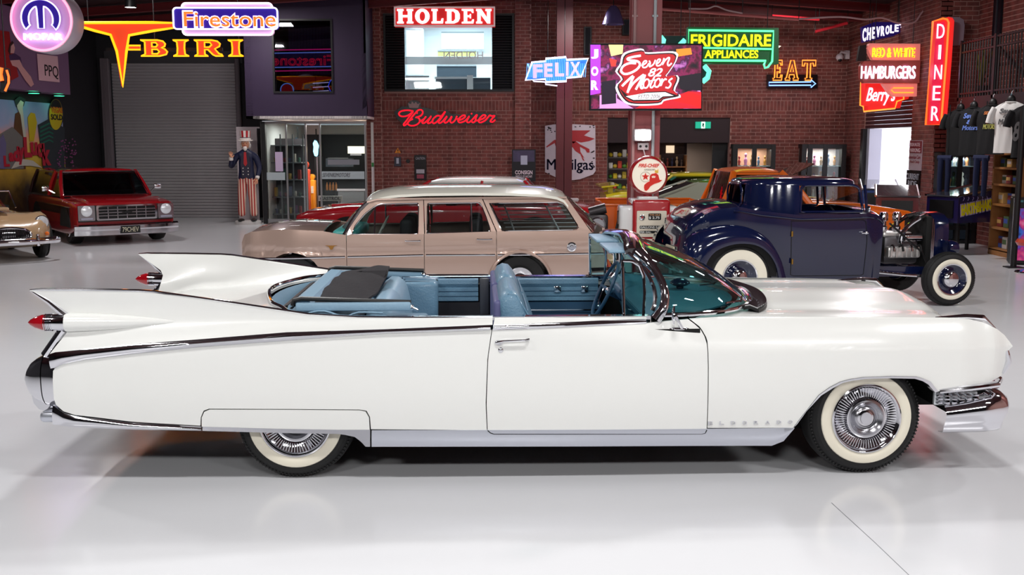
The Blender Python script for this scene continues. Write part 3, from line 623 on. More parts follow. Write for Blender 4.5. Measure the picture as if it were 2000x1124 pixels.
# mint ring sign, part hidden by the television
Y = 20.5; t = wthing('mint_ring_sign', 'mint green curved neon letterform half hidden behind the television', 'sign', at(1330, 110, Y))
for l in ([(1292, 96), (1296, 78), (1290, 72)], [(1375, 128), (1385, 140), (1382, 152), (1372, 160)], [(1328, 88), (1338, 78)]): neon('neon_tube', l, Y, .05, glow('mint_neon', (110, 230, 200), 1.3), t)
ob('backing', pbox(MB(), 1284, 70, 1380, 160, Y+.06, .04), mat('mint_backing', (20, 50, 48), .5), t, ang=0); hang(t, 1330, 80, Y)
# ---- EAT with arrow
Y = 26.13; t = wthing('eat_arrow_sign', 'orange outline neon letters over a pale blue neon arrow pointing right, on the brick wall', 'sign', at(1545, 143, Y))
for ch, x0, x1 in (('E', 1509, 1529), ('A', 1533, 1560), ('T', 1565, 1593)): glyph(ch, x0, 118, x1, 157, Y-.1, None, t, .02, OYN, .016)
ar = [(1502, 161), (1584, 160), (1584, 156), (1593, 163.5), (1584, 171), (1584, 166.5), (1502, 167)]
neon('arrow', ar, Y-.14, .015, BLN, t, True); ob('backing', MB().prism(pl([(1497, 146), (1595, 146), (1595, 173), (1497, 173)], Y), [], FY(Y), .08), mat('black_acrylic'), t, ang=0)
# ---- signs over the white doorway
Y = 22.8; t = wthing('lettered_neon_script', 'tilted white neon letters on dark blue, topmost sign over the white doorway', 'sign', at(1725, 62, Y))
NV = mat('navy_enamel', (24, 12, 70), .4, em=.25, emrgb=(30, 10, 120))
ob('panel', MB().prism(pl([(1680, 54), (1705, 44), (1766, 44), (1770, 58), (1740, 72), (1682, 84)], Y), [], FY(Y), .1), NV, t, ang=0)
for i, ch in enumerate('CHEVROLET'):
    x = 1684+i*9.0; y0 = 55-i*1.0; h = 26-i*1.7; ptext('letter', ch, x, y0, x+8, y0+h, Y-.11, WHN, t, ext=.02, bold=.03)
hang(t, 1700, 46, Y); hang(t, 1755, 46, Y)
Y = 21.6; t = wthing('burger_sign', 'pink and red double-decker diner sign with amber and white neon letters over the doorway', 'sign', at(1735, 135, Y))
PKF = mat('sign_salmon', (226, 140, 134), .45, em=.35, emrgb=(255, 130, 120)); RDF = mat('sign_oxide_red', (140, 70, 66), .45, em=.12, emrgb=(220, 80, 70), var=.3)
ob('top_panel', MB().prism(pl([(1694, 86), (1792, 87), (1791, 119), (1700, 118), (1694, 107), (1689, 95)], Y), [], FY(Y), .15), PKF, t, ang=0)
ob('middle_panel', MB().prism(pl([(1682, 121), (1791, 119), (1789, 163), (1682, 163), (1676, 152), (1676, 130)], Y-.02), [], FY(Y-.02), .18), RDF, t, ang=0)
ob('lower_panel', MB().prism(pl([(1719, 164), (1786, 164), (1785, 189), (1740, 189), (1730, 180)], Y), [], FY(Y), .15), PKF, t, ang=0)
ob('rear_case', MB().prism(pl([(1677, 90), (1690, 88), (1690, 119), (1672, 120)], Y), [], FY(Y+.02), .1), BLACK, t, ang=0)
ptext('lettering', 'RED & WHITE', 1703, 94, 1787, 112, Y-.16, glow('letter_amber', (255, 190, 40), 1.7), t, ext=.02, bold=.02, outline=.010)
ptext('lettering', 'RED & WHITE', 1703, 94, 1787, 112, Y-.15, glow('letter_red', (220, 40, 30), .8), t, ext=.01, bold=.03)
ptext('lettering', 'HAMBURGERS', 1681, 129, 1788, 154, Y-.20, WHN, t, ext=.03, bold=.02)
neon('neon_bar', [(1784, 172), (1745, 172), (1741, 176), (1746, 181), (1784, 181)], Y-.17, .014, OYN, t)
hang(t, 1710, 88, Y, 4.7); hang(t, 1785, 88, Y, 4.7)
Y = 22.4; t = wthing('red_script_box_sign', 'red stepped sign with white script and amber neon outline, under the double-decker diner sign', 'sign', at(1718, 190, Y))
st = [(1681, 160), (1765, 160), (1765, 194), (1752, 198), (1748, 212), (1687, 218), (1686, 208), (1680, 206)]
ob('panel', MB().prism(pl(st, Y), [], FY(Y), .3), mat('sign_bright_red', (190, 40, 40), .45, em=.6, emrgb=(255, 40, 36)), t, ang=0); neon('neon_border', st, Y-.32, .016, OYN, t, True)
ptext('lettering', "Berry's", 1691, 170, 1750, 206, Y-.32, WHN, t, ext=.02, bold=.01, shear=.35)
hang(t, 1700, 160, Y, 4.7)
# ---- vertical diner sign
Y = 20.2; t = wthing('vertical_diner_sign', 'tall red vertical neon sign with white letters reading downward, on the brick pier', 'sign', at(1835, 140, Y))
vs = [(1822, 42), (1842, 36), (1850, 38), (1853, 44), (1848, 120), (1838, 244), (1808, 244)]
ob('panel', MB().prism(pl(vs, Y), [], FY(Y), .25), mat('sign_bright_red'), t, ang=0); neon('neon_border', vs, Y-.28, .02, ORN, t, True)
ob('inner_panel', MB().prism(pl([(1829, 46), (1845, 42), (1842, 120), (1833, 236), (1814, 237)], Y-.25), [], FY(Y-.25), .01), mat('sign_crimson', (180, 30, 60), .4, em=.6, emrgb=(230, 30, 70)), t, ang=0)
for ch, x, y in (('D', 1829, 47), ('I', 1832, 88), ('N', 1824, 127), ('E', 1821, 168), ('R', 1818, 208)): ptext('letter', ch, x, y, x+(6 if ch == 'I' else 16), y+28, Y-.28, WHN, t, ext=.02, bold=-.005 if ch != 'I' else 0)
ob('rear_case', MB().prism(pl([(1850, 33), (1874, 33), (1883, 38), (1885, 50), (1882, 88), (1846, 88)], Y), [], FY(Y+.22), .2), mat('sign_grey_metal', (120, 112, 124), .5), t, ang=0)
ob('wall_bracket', MB().box((at(1850, 90, Y).x, Y+.2, at(1850, 60, Y).z), (.5, .05, .05)), BLACK, t, ang=0)
# ---- television
Y = 14.2; t = wthing('television', 'wide television on the broad column showing the red and white script showroom logo', 'television', at(1263, 150, Y))
a, e = at(1153, 214, Y), at(1372, 87, Y)
ob('casing', MB().rbox(((a.x+e.x)/2, Y+.045, (a.z+e.z)/2), (e.x-a.x+.03, .07, e.z-a.z+.03), .01, 2), BLACK, t)
ms = bpy.data.materials.new('screen_picture'); ms.use_nodes = True; nt = ms.node_tree; bs = nt.nodes['Principled BSDF']; tc = nt.nodes.new('ShaderNodeTexCoord')
vo = nt.nodes.new('ShaderNodeTexVoronoi'); vo.inputs['Scale'].default_value = 9; no = nt.nodes.new('ShaderNodeTexNoise'); no.inputs['Scale'].default_value = 5; no.inputs['Detail'].default_value = 8
nt.links.new(tc.outputs['Object'], no.inputs['Vector']); rp = nt.nodes.new('ShaderNodeValToRGB'); els = rp.color_ramp.elements
els[0].position = .36; els[0].color = lin((20, 8, 24)); els[1].position = .72; els[1].color = lin((255, 190, 240))
for p_, c_ in ((.44, (90, 12, 50)), (.5, (150, 30, 90)), (.56, (60, 16, 60)), (.62, (205, 110, 200))): k = els.new(p_); k.color = lin(c_)
nt.links.new(no.outputs['Fac'], rp.inputs[0]); nt.links.new(rp.outputs[0], bs.inputs['Emission Color']); bs.inputs['Emission Strength'].default_value = 1.1; bs.inputs['Base Color'].default_value = (.01, .01, .01, 1)
scn = ob('screen', MB().box(((a.x+e.x)/2, Y+.006, (a.z+e.z)/2), (e.x-a.x-.02, .006, e.z-a.z-.02)), ms, t, ang=0)
Zs = lambda l: [(1150+x/8.03, 80+y/8.03) for x, y in l]
def shp(nm, l, rgb, dz, s_=1.0, par=None): return ob(nm, MB().prism(pl(Zs(l), Y-dz), [], FY(Y-dz), .0006), glow('px_%d_%d_%d' % rgb, rgb, s_), par or scn, ang=0)
shp('picture_floor', [(440, 900), (700, 1060), (170, 1060), (170, 850), (440, 830)], (214, 150, 214), .002)
shp('picture_car', [(720, 1060), (860, 990), (1100, 960), (1560, 790), (1765, 800), (1760, 1060)], (200, 22, 40), .003)
shp('picture_car', [(1330, 940), (1560, 800), (1760, 860), (1760, 1050), (1600, 1000)], (225, 24, 24), .004)
shp('picture_sign', [(25, 60), (185, 60), (185, 820), (25, 850)], (180, 60, 220), .003)
for ch, y in (('J', 130), ('O', 400), ('R', 620)): (a0, b0), (a1, b1) = Zs([(35, y), (150, y+150)]); ptext('picture_letter', ch, a0, b0, a1, b1, Y-.004, glow('px_white', (255, 235, 255), 1.3), scn, ext=.0006, bold=.05)
shp('picture_sign', [(310, 60), (540, 60), (530, 200), (350, 240)], (250, 225, 150), .003); shp('picture_sign', [(1370, 130), (1600, 110), (1620, 210), (1380, 250)], (250, 140, 40), .003); shp('picture_sign', [(320, 270), (440, 300), (420, 400), (350, 400)], (220, 60, 50), .0035)
shp('picture_dark', [(200, 640), (420, 610), (430, 980), (200, 1000)], (26, 12, 34), .0032); shp('picture_dark', [(1380, 560), (1765, 500), (1765, 780), (1440, 760)], (22, 12, 26), .0032)
lg = [(430, 480), (500, 370), (560, 200), (840, 130), (900, 190), (1340, 180), (1370, 300), (1240, 510), (1200, 560), (1380, 540), (1400, 620), (1340, 780), (1440, 870), (1180, 930), (1100, 990), (700, 1000), (540, 930), (430, 720), (520, 600)]
def grow(l, k): cx = sum(p[0] for p in l)/len(l); cy = sum(p[1] for p in l)/len(l); return [(cx+(x-cx)*k, cy+(y-cy)*k) for x, y in l]
lg = [v.xy for v in cr([(x, y, 0) for x, y in lg], 70, True)]
shp('logo_halo', grow(lg, 1.03), (250, 240, 252), .005, 1.2); shp('logo_edge', grow(lg, .97), (30, 8, 14), .006); shp('logo_field', grow(lg, .925), (176, 24, 32), .007, 1.1)
SCR = ((20, [(815,232),(700,250),(605,280),(640,305),(760,320),(800,370),(760,440),(660,500),(560,520),(505,470),(540,395),(640,350),(740,352)]),
 (13, [(825,395),(890,350),(905,318),(870,318),(840,370),(850,415),(900,410),(945,350)]), (13, [(945,310),(962,350),(950,405),(1010,370),(1045,298)]), (13, [(1050,370),(1105,330),(1120,292),(1085,295),(1060,350),(1070,390),(1120,380),(1150,340)]), (14, [(1180,270),(1150,375),(1190,310),(1250,262),(1262,280),(1235,350),(1250,390),(1300,350)]),
 (20, [(520,712),(590,640),(700,548),(660,650),(605,815)]), (20, [(610,790),(700,660),(870,525),(820,610),(735,765)]), (20, [(760,720),(830,600),(880,540),(815,700),(830,745),(860,720)]),
 (14, [(900,600),(860,650),(860,725),(905,735),(945,670),(935,610),(900,600)]), (14, [(1030,560),(965,700),(985,735),(1030,690)]), (10, [(955,630),(1045,610)]), (14, [(1085,590),(1040,640),(1035,710),(1080,720),(1120,660),(1110,600),(1085,590)]), (14, [(1150,590),(1125,710),(1155,640),(1200,595),(1215,615)]), (14, [(1310,585),(1255,630),(1285,680),(1250,735),(1200,730)]))
for r_, l in SCR:
    q = cr([(at(x, y, Y).x, Y-.0098, at(x, y, Y).z) for x, y in Zs(l)], len(l)*6); b = MB()
    for o_ in (0,): b.tube(q, r_*.85/8.03*Y/FPX, 8)
    b.v = [(v[0], Y-.0098+(v[1]-Y+.0098)*.04, v[2]) for v in b.v]; ob('logo_script', b, glow('px_white'), scn, ang=0)
for s_, x0, y0, x1, y1 in (('82', 930, 425, 1160, 560),):
    (a0, b0), (a1, b1) = Zs([(x0, y0), (x1, y1)])
    ptext('logo_lettering', s_, a0, b0, a1, b1, Y-.009, glow('px_white'), scn, ext=.0006, bold=.02, shear=.35)
shp('logo_tail', [(480, 740), (640, 880), (900, 800), (1200, 790), (1420, 865), (1170, 890), (1100, 940), (700, 950), (560, 880)], (30, 8, 14), .008); shp('logo_tail', [(580, 870), (900, 815), (1200, 805), (1330, 860), (1160, 870), (1090, 920), (700, 925)], (250, 240, 244), .009, 1.2)
(a0, b0), (a1, b1) = Zs([(770, 840), (1120, 905)]); ptext('logo_date', 'ESTD 2006', a0, b0, a1, b1, Y-.0105, glow('px_grey', (60, 60, 70), .6), scn, ext=.0006, shear=.3)
ob('wall_bracket', MB().box(((a.x+e.x)/2, Y+.26, (a.z+e.z)/2), (.14, .36, .2)), BLACK, t, ang=0)
# ---- emergency exit sign, toilets lettering
Y = 26.12; t = wthing('exit_sign', 'green running-man exit sign on the dark lintel above the toilets', 'sign', at(1373, 244, Y))
ob('box', pbox(MB(), 1359, 238, 1388, 251, Y, .08), glow('exit_green', (20, 150, 120), 1.1), t, ang=0); ob('pictogram', pbox(MB(), 1370, 238, 1377, 251, Y-.01, .01), glow('exit_white', (230, 255, 245), 1.4), t, ang=0)
b = MB(); b.prism(pl([(1372, 241), (1374, 240), (1375.5, 243), (1374.5, 246), (1376, 249.5), (1374, 249.5), (1373, 246.5), (1371, 249.5), (1371.5, 244)], Y-.012), [], FY(Y-.012), .002); ob('running_figure', b, mat('exit_figure', (10, 110, 86), .5), t, ang=0)
t = wthing('toilets_lettering', 'faint grey script lettering under the green exit sign', 'lettering', at(1370, 262, Y+.1)); ptext('lettering', 'Toilets', 1352, 256, 1386, 269, Y+.125, mat('grey_vinyl', (110, 96, 104), .6), t, ext=.004, shear=.4, bold=-.01)
# ---- parking sign and current-ride sign on the right wall
def wtext(name, s, x0, y0, x1, y1, X, m, parent, off=.01, **k):
    a, e = atX(x0, y1, X), atX(x1, y0, X); M = frame((X-off, (a.y+e.y)/2, (a.z+e.z)/2), (0, -1, 0), (0, 0, 1)); return text(name, s, M, abs(a.y-e.y), abs(e.z-a.z), m, parent, **k)
def wpanel(x0, y0, x1, y1, X, d=.02):
    a, e = atX(x0, y1, X), atX(x1, y0, X); return MB().box((X-d/2, (a.y+e.y)/2, (a.z+e.z)/2), (d, abs(a.y-e.y), e.z-a.z))
X = 8.14; t = wthing('private_parking_sign', 'grey and dark red wall sign with white capitals right of the white doorway', 'sign', atX(1789, 300, X))
ob('plate', wpanel(1776, 274, 1803, 332, X), mat('sign_pale_grey', (170, 150, 160), .4), t, ang=0); ob('header', wpanel(1777, 276, 1801, 299, X-.02, .004), mat('sign_dark_red', (120, 24, 40), .4), t, ang=0)
SW = mat('sign_white_text', (225, 205, 215), .5); SR = mat('sign_red_text', (130, 24, 40), .5)
wtext('lettering', 'PRIVATE', 1778, 279, 1800, 286, X, SW, t, .026, ext=.003); wtext('lettering', 'PARKING', 1778, 290, 1800, 297, X, SW, t, .026, ext=.003)
wtext('lettering', 'American Cars', 1777, 304, 1800, 310, X, SR, t, .022, ext=.003); wtext('lettering', 'And Only', 1779, 314, 1798, 320, X, SR, t, .022, ext=.003)
t = wthing('current_ride_sign', 'black wall sign with pale block capitals below the parking sign', 'sign', atX(1786, 355, X))
ob('plate', wpanel(1771, 334, 1799, 371, X), mat('black_acrylic'), t, ang=0); wtext('lettering', 'CURRENT', 1772, 340, 1797, 350, X, mat('sign_grey_text', (150, 150, 160), .5), t, .022, ext=.003, bold=.03); wtext('lettering', 'RIDE', 1775, 354, 1792, 364, X, mat('sign_grey_text'), t, .022, ext=.003, bold=.03)
# ---- small things on the left brick wall
Y = 25.98; t = wthing('warning_triangle', 'small orange warning triangle on the brick wall above the keypad', 'sign', at(777, 294, Y)); ob('plate', MB().prism(pl([(771, 299), (777, 289), (783, 299)], Y), [], FY(Y), .015), mat('warning_orange', (220, 130, 20), .5), t, ang=0); ptext('mark', '!', 776, 292, 778.4, 298, Y-.016, BLACK, t, ext=.002)
t = wthing('wall_keypad', 'small dark intercom box with a pale strip on the brick wall', 'keypad', at(776, 316, Y)); ob('body', pbox(MB(), 770, 307, 783, 325, Y-.08, .08), mat('keypad_grey', (46, 46, 60), .5), t, ang=0); ob('display', pbox(MB(), 774, 309, 779, 320, Y-.09, .01), mat('keypad_pale', (170, 170, 185), .4), t, ang=0)
t = wthing('light_switch', 'small black round light switch on the brick wall beside the intercom box', 'fitting', at(797, 315, Y)); ob('body', MB().lathe([(0, 0), (.05, 0), (.045, .05), (0, .06)], frame(at(797, 315, Y), (1, 0, 0), (0, 0, 1)), 16), BLACK, t)
t = wthing('black_notice_board', 'narrow black notice with small pale pictures on the brick wall', 'notice', at(821, 328, Y)); ob('plate', pbox(MB(), 809, 303, 833, 352, Y-.03, .03), mat('black_acrylic'), t, ang=0)
ob('picture', pbox(MB(), 813, 331, 829, 339, Y-.04, .008), mat('notice_pale', (170, 165, 175), .5), t, ang=0); ob('picture', pbox(MB(), 814, 341, 828, 349, Y-.04, .008), mat('notice_red', (150, 60, 80), .5), t, ang=0); ptext('lettering', 'CAUTION', 812, 307, 830, 312, Y-.034, mat('notice_pale'), t, ext=.004)
t = wthing('consign_poster', 'dark poster with white block capitals on the brick pilaster left of the shield sign', 'poster', at(1022, 325, Y-.15))
ob('sheet', pbox(MB(), 1000, 292, 1046, 354, Y-.16, .02), mat('poster_black', (18, 16, 24), .4), t, ang=0); ob('picture', pbox(MB(), 1002, 294, 1044, 316, Y-.168, .006), mat('poster_mauve', (70, 60, 90), .4, var=.5, vscale=8), t, ang=0)
ob('picture', pbox(MB(), 1017, 304, 1030, 322, Y-.175, .006), mat('poster_pale', (180, 180, 200), .4), t, ang=0)
ptext('lettering', 'CONSIGN', 1006, 333, 1040, 341, Y-.164, SW, t, ext=.004, bold=.03); ptext('lettering', 'WITH US NOW!', 1007, 342.5, 1039, 347.5, Y-.164, SW, t, ext=.004, bold=.03)
# ---- security camera, flood lamp on the column
Y = 25.95; p = at(1640, 112, Y); t = wthing('security_camera', 'white dome security camera on an arm at the orange-lit brick corner', 'camera', p)
ob('dome', MB().ball(tuple(p), .09, 16), mat('camera_white', (205, 195, 200), .3), t); ob('arm', MB().tube([p+Vector((0, 0, .06)), p+Vector((.03, 0, .12)), p+Vector((.18, 0, .1))], .03, 8), mat('camera_white'), t); ob('lens', MB().ball(tuple(p+Vector((0, -.03, -.06))), .05, 12), BLACK, t); ob('wall_plate', MB().box(tuple(p+Vector((.19, .07, .06))), (.1, .14, .2)), mat('camera_white'), t)
Y = 14.4; p = at(1256, 264, Y); t = wthing('flood_lamp', 'glaring round white lamp on the broad column above the petrol pump globe', 'lamp', p)
ob('bulb', MB().ball(tuple(p+Vector((0, -.05, 0))), (.10, .05, .075), 16), glow('lamp_glare', (255, 252, 245), 14), t); ob('housing', MB().rbox(tuple(p+Vector((0, .15, 0))), (.24, .3, .17), .03, 2), mat('camera_white'), t)
q = at(1256, 286, 14.56); t = wthing('socket_box', 'white double power socket under the glaring lamp on the column', 'socket', q); ob('box', MB().rbox(tuple(q), (.15, .06, .10), .01, 2), mat('camera_white'), t); ob('lead', MB().tube([q+Vector((0, -.02, -.03)), q+Vector((.03, -.05, -.15)), q+Vector((.06, -.05, -.3))], .008, 6), mat('camera_white'), t)
for k in (-1, 1): ob('socket', MB().cyl(tuple(q+Vector((.04*k, -.03, 0))), tuple(q+Vector((.04*k, -.036, 0))), .018, 12), BLACK, t)
# ---- T-shaped detail: round ceiling downlight
p = at(255, 12, 20); t = wthing('ceiling_downlight', 'small bright downlight hanging above the huge orange letter', 'lamp', p)
ob('lens', MB().lathe([(0, -.02), (.1, -.02), (.1, 0), (0, 0)], Matrix.Translation(p), 20), glow('lamp_glare'), t); ob('housing', MB().lathe([(.03, .2), (.09, .15), (.11, .0), (.11, -.02), (.1, -.025)], Matrix.Translation(p), 20), BLACK, t); ob('stem', MB().cyl(tuple(p+Vector((0, 0, .15))), (p.x, p.y, 4.98), .01, 6), BLACK, t)
# ---- left wall: billboard and mural
X = -10.0
def lp(pts, X_): return [(atX(x, y, X_).y, atX(x, y, X_).z) for x, y in pts]
def lpr(nm, pts, X_, t_, m, par): return ob(nm, MB().prism(lp(pts, X_), [], FL(X_), t_), m, par, ang=0)
t = wthing('billboard', 'long violet lit billboard high on the left wall with a seated figure printed on it', 'billboard', (-10.2, 23, 3.6))
y0 = 17.0; y1 = atX(139, 180, X).y; z0 = atX(100, 181, X).z
ob('box', MB().box((-10.22, (y0+y1)/2, (z0+4.6)/2), (.4, y1-y0, 4.6-z0)), mat('billboard_violet', (96, 74, 100), .5, em=.06, emrgb=(150, 90, 130)), t, ang=0)
ob('picture_car', MB().prism(lp([(-30, 55), (18, 62), (22, 95), (30, 120), (36, 150), (20, 158), (-30, 155)], X), [], FL(X), .004), mat('print_red', (150, 22, 26), .5), t, ang=0)
lpr('picture_shirt', [(17, 108), (28, 104), (40, 112), (42, 122), (30, 124), (20, 120)], X+.004, .004, mat('print_plum', (70, 40, 80), .5), t); SK = mat('print_skin', (205, 150, 150), .5)
lpr('picture_legs', [(20, 118), (38, 117), (44, 130), (60, 150), (66, 165), (60, 170), (50, 158), (34, 132), (24, 128)], X+.008, .004, SK, t); lpr('picture_head', [(20, 88), (26, 84), (29, 94), (27, 104), (20, 104)], X+.004, .004, SK, t)
lpr('picture_shorts', [(16, 100), (19, 86), (24, 80), (27, 84), (21, 90), (20, 108)], X+.01, .003, mat('print_hair', (60, 30, 30), .5), t)
pq = lp([(72, 105), (112, 110), (116, 161), (76, 157)], X+.004); ob('badge', MB().prism(pq, [], FL(X+.004), .006), mat('print_pink_white', (222, 176, 186), .5), t, ang=0)
a, e = atX(87, 152, X), atX(112, 130, X); text('lettering', 'PPQ', frame((X+.013, (a.y+e.y)/2, (a.z+e.z)/2), (0, 1, 0), (0, 0, 1)), e.y-a.y, e.z-a.z, BLACK, t, ext=.003)
for k, px in enumerate((57, 107)):
    q = atX(px, 180+7*k, -10.2); tt = wthing('soffit_spotlight', ('left', 'right')[k]+' green spotlight under the violet billboard', 'lamp', q, 'green spotlights under the billboard')
    ob('lens', MB().lathe([(0, 0), (.11, 0)], Matrix.Translation((-10.1, q.y, z0-.045)), 18), glow('spot_green', (60, 255, 170), 7), tt); ob('ring', MB().lathe([(.11, -.005), (.14, -.01), (.14, .02)], Matrix.Translation((-10.1, q.y, z0-.035)), 18), BLACK, tt)
X = -10.36; t = wthing('mural', 'painted city mural with a large red slogan behind the red truck', 'mural', (-10.38, 22.5, 1.4))
mm = bpy.data.materials.new('mural_sky'); mm.use_nodes = True; nt = mm.node_tree; bs = nt.nodes['Principled BSDF']; g = nt.nodes.new('ShaderNodeNewGeometry'); sp = nt.nodes.new('ShaderNodeSeparateXYZ'); mr = nt.nodes.new('ShaderNodeMapRange'); no = nt.nodes.new('ShaderNodeTexNoise'); no.inputs['Scale'].default_value = 1.4; no.inputs['Detail'].default_value = 6
mr.inputs[1].default_value = .9; mr.inputs[2].default_value = 2.8; ad = nt.nodes.new('ShaderNodeMath'); ad.operation = 'MULTIPLY_ADD'; ad.inputs[1].default_value = .5; su = nt.nodes.new('ShaderNodeMath'); su.operation = 'SUBTRACT'; su.inputs[1].default_value = .25
nt.links.new(g.outputs['Position'], sp.inputs[0]); nt.links.new(sp.outputs['Z'], mr.inputs[0]); nt.links.new(g.outputs['Position'], no.inputs['Vector']); nt.links.new(no.outputs['Fac'], ad.inputs[0]); nt.links.new(mr.outputs[0], ad.inputs[2]); nt.links.new(ad.outputs[0], su.inputs[0])
rp = nt.nodes.new('ShaderNodeValToRGB'); els = rp.color_ramp.elements; els[0].position = 0; els[0].color = lin((60, 40, 30)); els[1].position = 1; els[1].color = lin((110, 150, 190))
for p_, c_ in ((.25, (170, 130, 40)), (.45, (215, 185, 60)), (.6, (220, 150, 130)), (.75, (150, 160, 195))): k = els.new(p_); k.color = lin(c_)
nt.links.new(su.outputs[0], rp.inputs[0]); nt.links.new(rp.outputs[0], bs.inputs['Base Color']); bs.inputs['Roughness'].default_value = .6
ym = atX(124, 250, X).y
ob('painted_panel', MB().box((X-.02, (17+ym)/2, 1.5), (.02, ym-17, 2.55)), mm, t, ang=0)
BD = mat('mural_dark', (40, 44, 52), .6); BG = mat('mural_teal', (30, 90, 76), .6); BY = mat('mural_yellow', (190, 160, 20), .6); BR = mat('mural_brown', (90, 50, 24), .6)
lpr('painted_tower', [(26, 262), (30, 222), (38, 218), (44, 240), (50, 330), (26, 330)], X, .004, BR, t); lpr('painted_block', [(0, 262), (24, 248), (44, 268), (46, 330), (0, 330)], X+.004, .004, mat('mural_grey', (110, 104, 104), .6), t)
lpr('painted_palm', [(33, 206), (40, 196), (46, 200), (44, 212), (47, 240), (51, 270), (46, 270), (40, 225), (34, 212)], X+.008, .004, mat('mural_cream', (190, 180, 170), .6), t); lpr('painted_palm_top', [(28, 196), (38, 188), (50, 194), (46, 208), (38, 204), (32, 210)], X+.004, .003, BD, t)
lpr('painted_star_sign', [(54, 230), (60, 220), (68, 222), (72, 240), (66, 276), (58, 276)], X+.004, .004, BY, t); lpr('painted_star_sign', [(38, 200), (42, 198), (43, 206), (38, 208)], X+.01, .004, mat('mural_cream'), t)
lpr('painted_hotel', [(74, 244), (96, 232), (126, 250), (126, 330), (84, 330)], X+.004, .004, BD, t)
for k in range(5): lpr('painted_stripe', [(78, 248+k*8), (96, 240+k*8), (104, 244+k*8), (104, 247+k*8), (96, 243+k*8), (78, 252+k*8)], X+.009, .003, BG, t)
el = ell(109, 224, 13, 30, 28); lpr('painted_oval', ell(109, 224, 14.5, 32, 28), X+.008, .004, BD, t); lpr('painted_oval', el, X+.012, .004, BY, t)
lpr('painted_oval_top', [p for p in ell(109, 224, 12.8, 29.5, 28) if p[1] < 213], X+.016, .003, BLACK, t)
for s_, y in (('VEGAS', 210), ('SOLD', 224)): a, e = atX(98, y+10, X), atX(120, y, X); text('painted_letters', s_, frame((X+.02, (a.y+e.y)/2, (a.z+e.z)/2), (0, 1, 0), (0, 0, 1)), e.y-a.y, e.z-a.z, BLACK if y > 215 else mat('mural_orange', (190, 90, 20), .6), t, ext=.003, bold=.03)
MRD = mat('mural_red', (170, 16, 44), .5)
for i, (ch, x, y, w_, h_) in enumerate((('L', 6, 304, 10, 22), ('a', 16, 298, 9, 18), ('d', 25, 286, 10, 30), ('y', 35, 288, 10, 34), ('L', 46, 268, 13, 40), ('u', 59, 278, 12, 26), ('c', 71, 280, 11, 28), ('k', 82, 280, 14, 44))):
    a, e = atX(x, y+h_, X), atX(x+w_, y, X); text('painted_letter', ch, frame((X+.02, (a.y+e.y)/2, (a.z+e.z)/2), (0, 1, 0), (0, 0, 1)), e.y-a.y, e.z-a.z, MRD, t, ext=.004, bold=.05)
lpr('painted_arc', [(22, 330), (30, 316), (46, 311), (64, 314), (82, 328), (60, 324), (40, 324)], X+.012, .004, mat('mural_cream'), t)
b = MB()
for i in range(60): x, y = random.uniform(112, 150), random.uniform(272, 326); q = atX(x, y, X+.02); b.ball(tuple(q), .02, 6)
ob('painted_bulbs', b, mat('mural_dots', (130, 60, 110), .6), t, kind='stuff'); lpr('painted_lady', [(0, 270), (6, 262), (12, 280), (10, 330), (0, 330)], X+.012, .004, mat('mural_violet', (100, 90, 130), .6), t)
# neon scrap at the far left edge
t = wthing('curved_red_neon', 'curved red neon tube at the far left edge below the round sign', 'sign', at(8, 155, 13)); neon('neon_tube', [(2, 132), (0, 145), (3, 158)], 13, .03, ORN, t); neon('neon_tube', [(13, 137), (17, 150), (17, 162), (10, 178)], 13, .014, ORN, t); ob('backing', MB().prism(pl([(0, 130), (16, 134), (18, 160), (10, 180), (0, 180)], 13), [], FY(13.05), .04), BLACK, t, ang=0); hang(t, 6, 130, 13)
# ================================================================ white convertible (the main subject)
CARX, CARY, CYAW, CC = -1.236, 5.836, .034, .93
CPOS = (CARX-math.sin(CYAW)*CC, CARY+math.cos(CYAW)*CC, 0)      # rear axle, centre line, on the floor
def L(px, py, y):                       # pixel + lateral position -> (u, z) of the car
    v = y+CC; c, s = math.cos(CYAW), math.sin(CYAW); d = ray(px, py)
    t = (v-(s*CARX-c*CARY))/(-s*d.x+c*d.y)
    return (c*(t*d.x-CARX)+s*(t*d.y-CARY), t*d.z+CH)
HB = [(-1.5, .955), (-1.2, .985), (-.7, 1.0), (.2, 1.008), (1.6, 1.012), (2.6, 1.0), (3.3, .985), (3.8, .955), (4.0, .925), (4.14, .875)]
def YS(u, z):                           # half width of the body side
    h = stab(u, HB)-.16*max(0, .55-z)**1.5-.10*max(0, z-.6)**2
    a = stab(u, [(1.2, 0), (2.4, 1.)])
    zz = max(0, z-.755)
    if a and zz > 0: h -= a*(.004+2.2*zz*zz+.12*zz)
    if u > 3.85: h -= .5*(u-3.85)**2*max(0, (.75-z))*4
    return h
def S(pts, yf=None):
    out = []
    for px, py in pts:
        y = -.98
        for _ in range(4):
            u, z = L(px, py, y); y = -(yf or YS)(u, z)
        out.append((u, z))
    return out
def ev(P, s):
    x0, x1 = P[0][0], P[-1][0]; x = x0+(x1-x0)*s
    for a, b in zip(P, P[1:]):
        if x <= b[0]+1e-9:
            t = 0 if b[0]-a[0] < 1e-9 else min(1, max(0, (x-a[0])/(b[0]-a[0]))); return Vector((a[0]+(b[0]-a[0])*t, a[1]+(b[1]-a[1])*t))
    return Vector(P[-1])
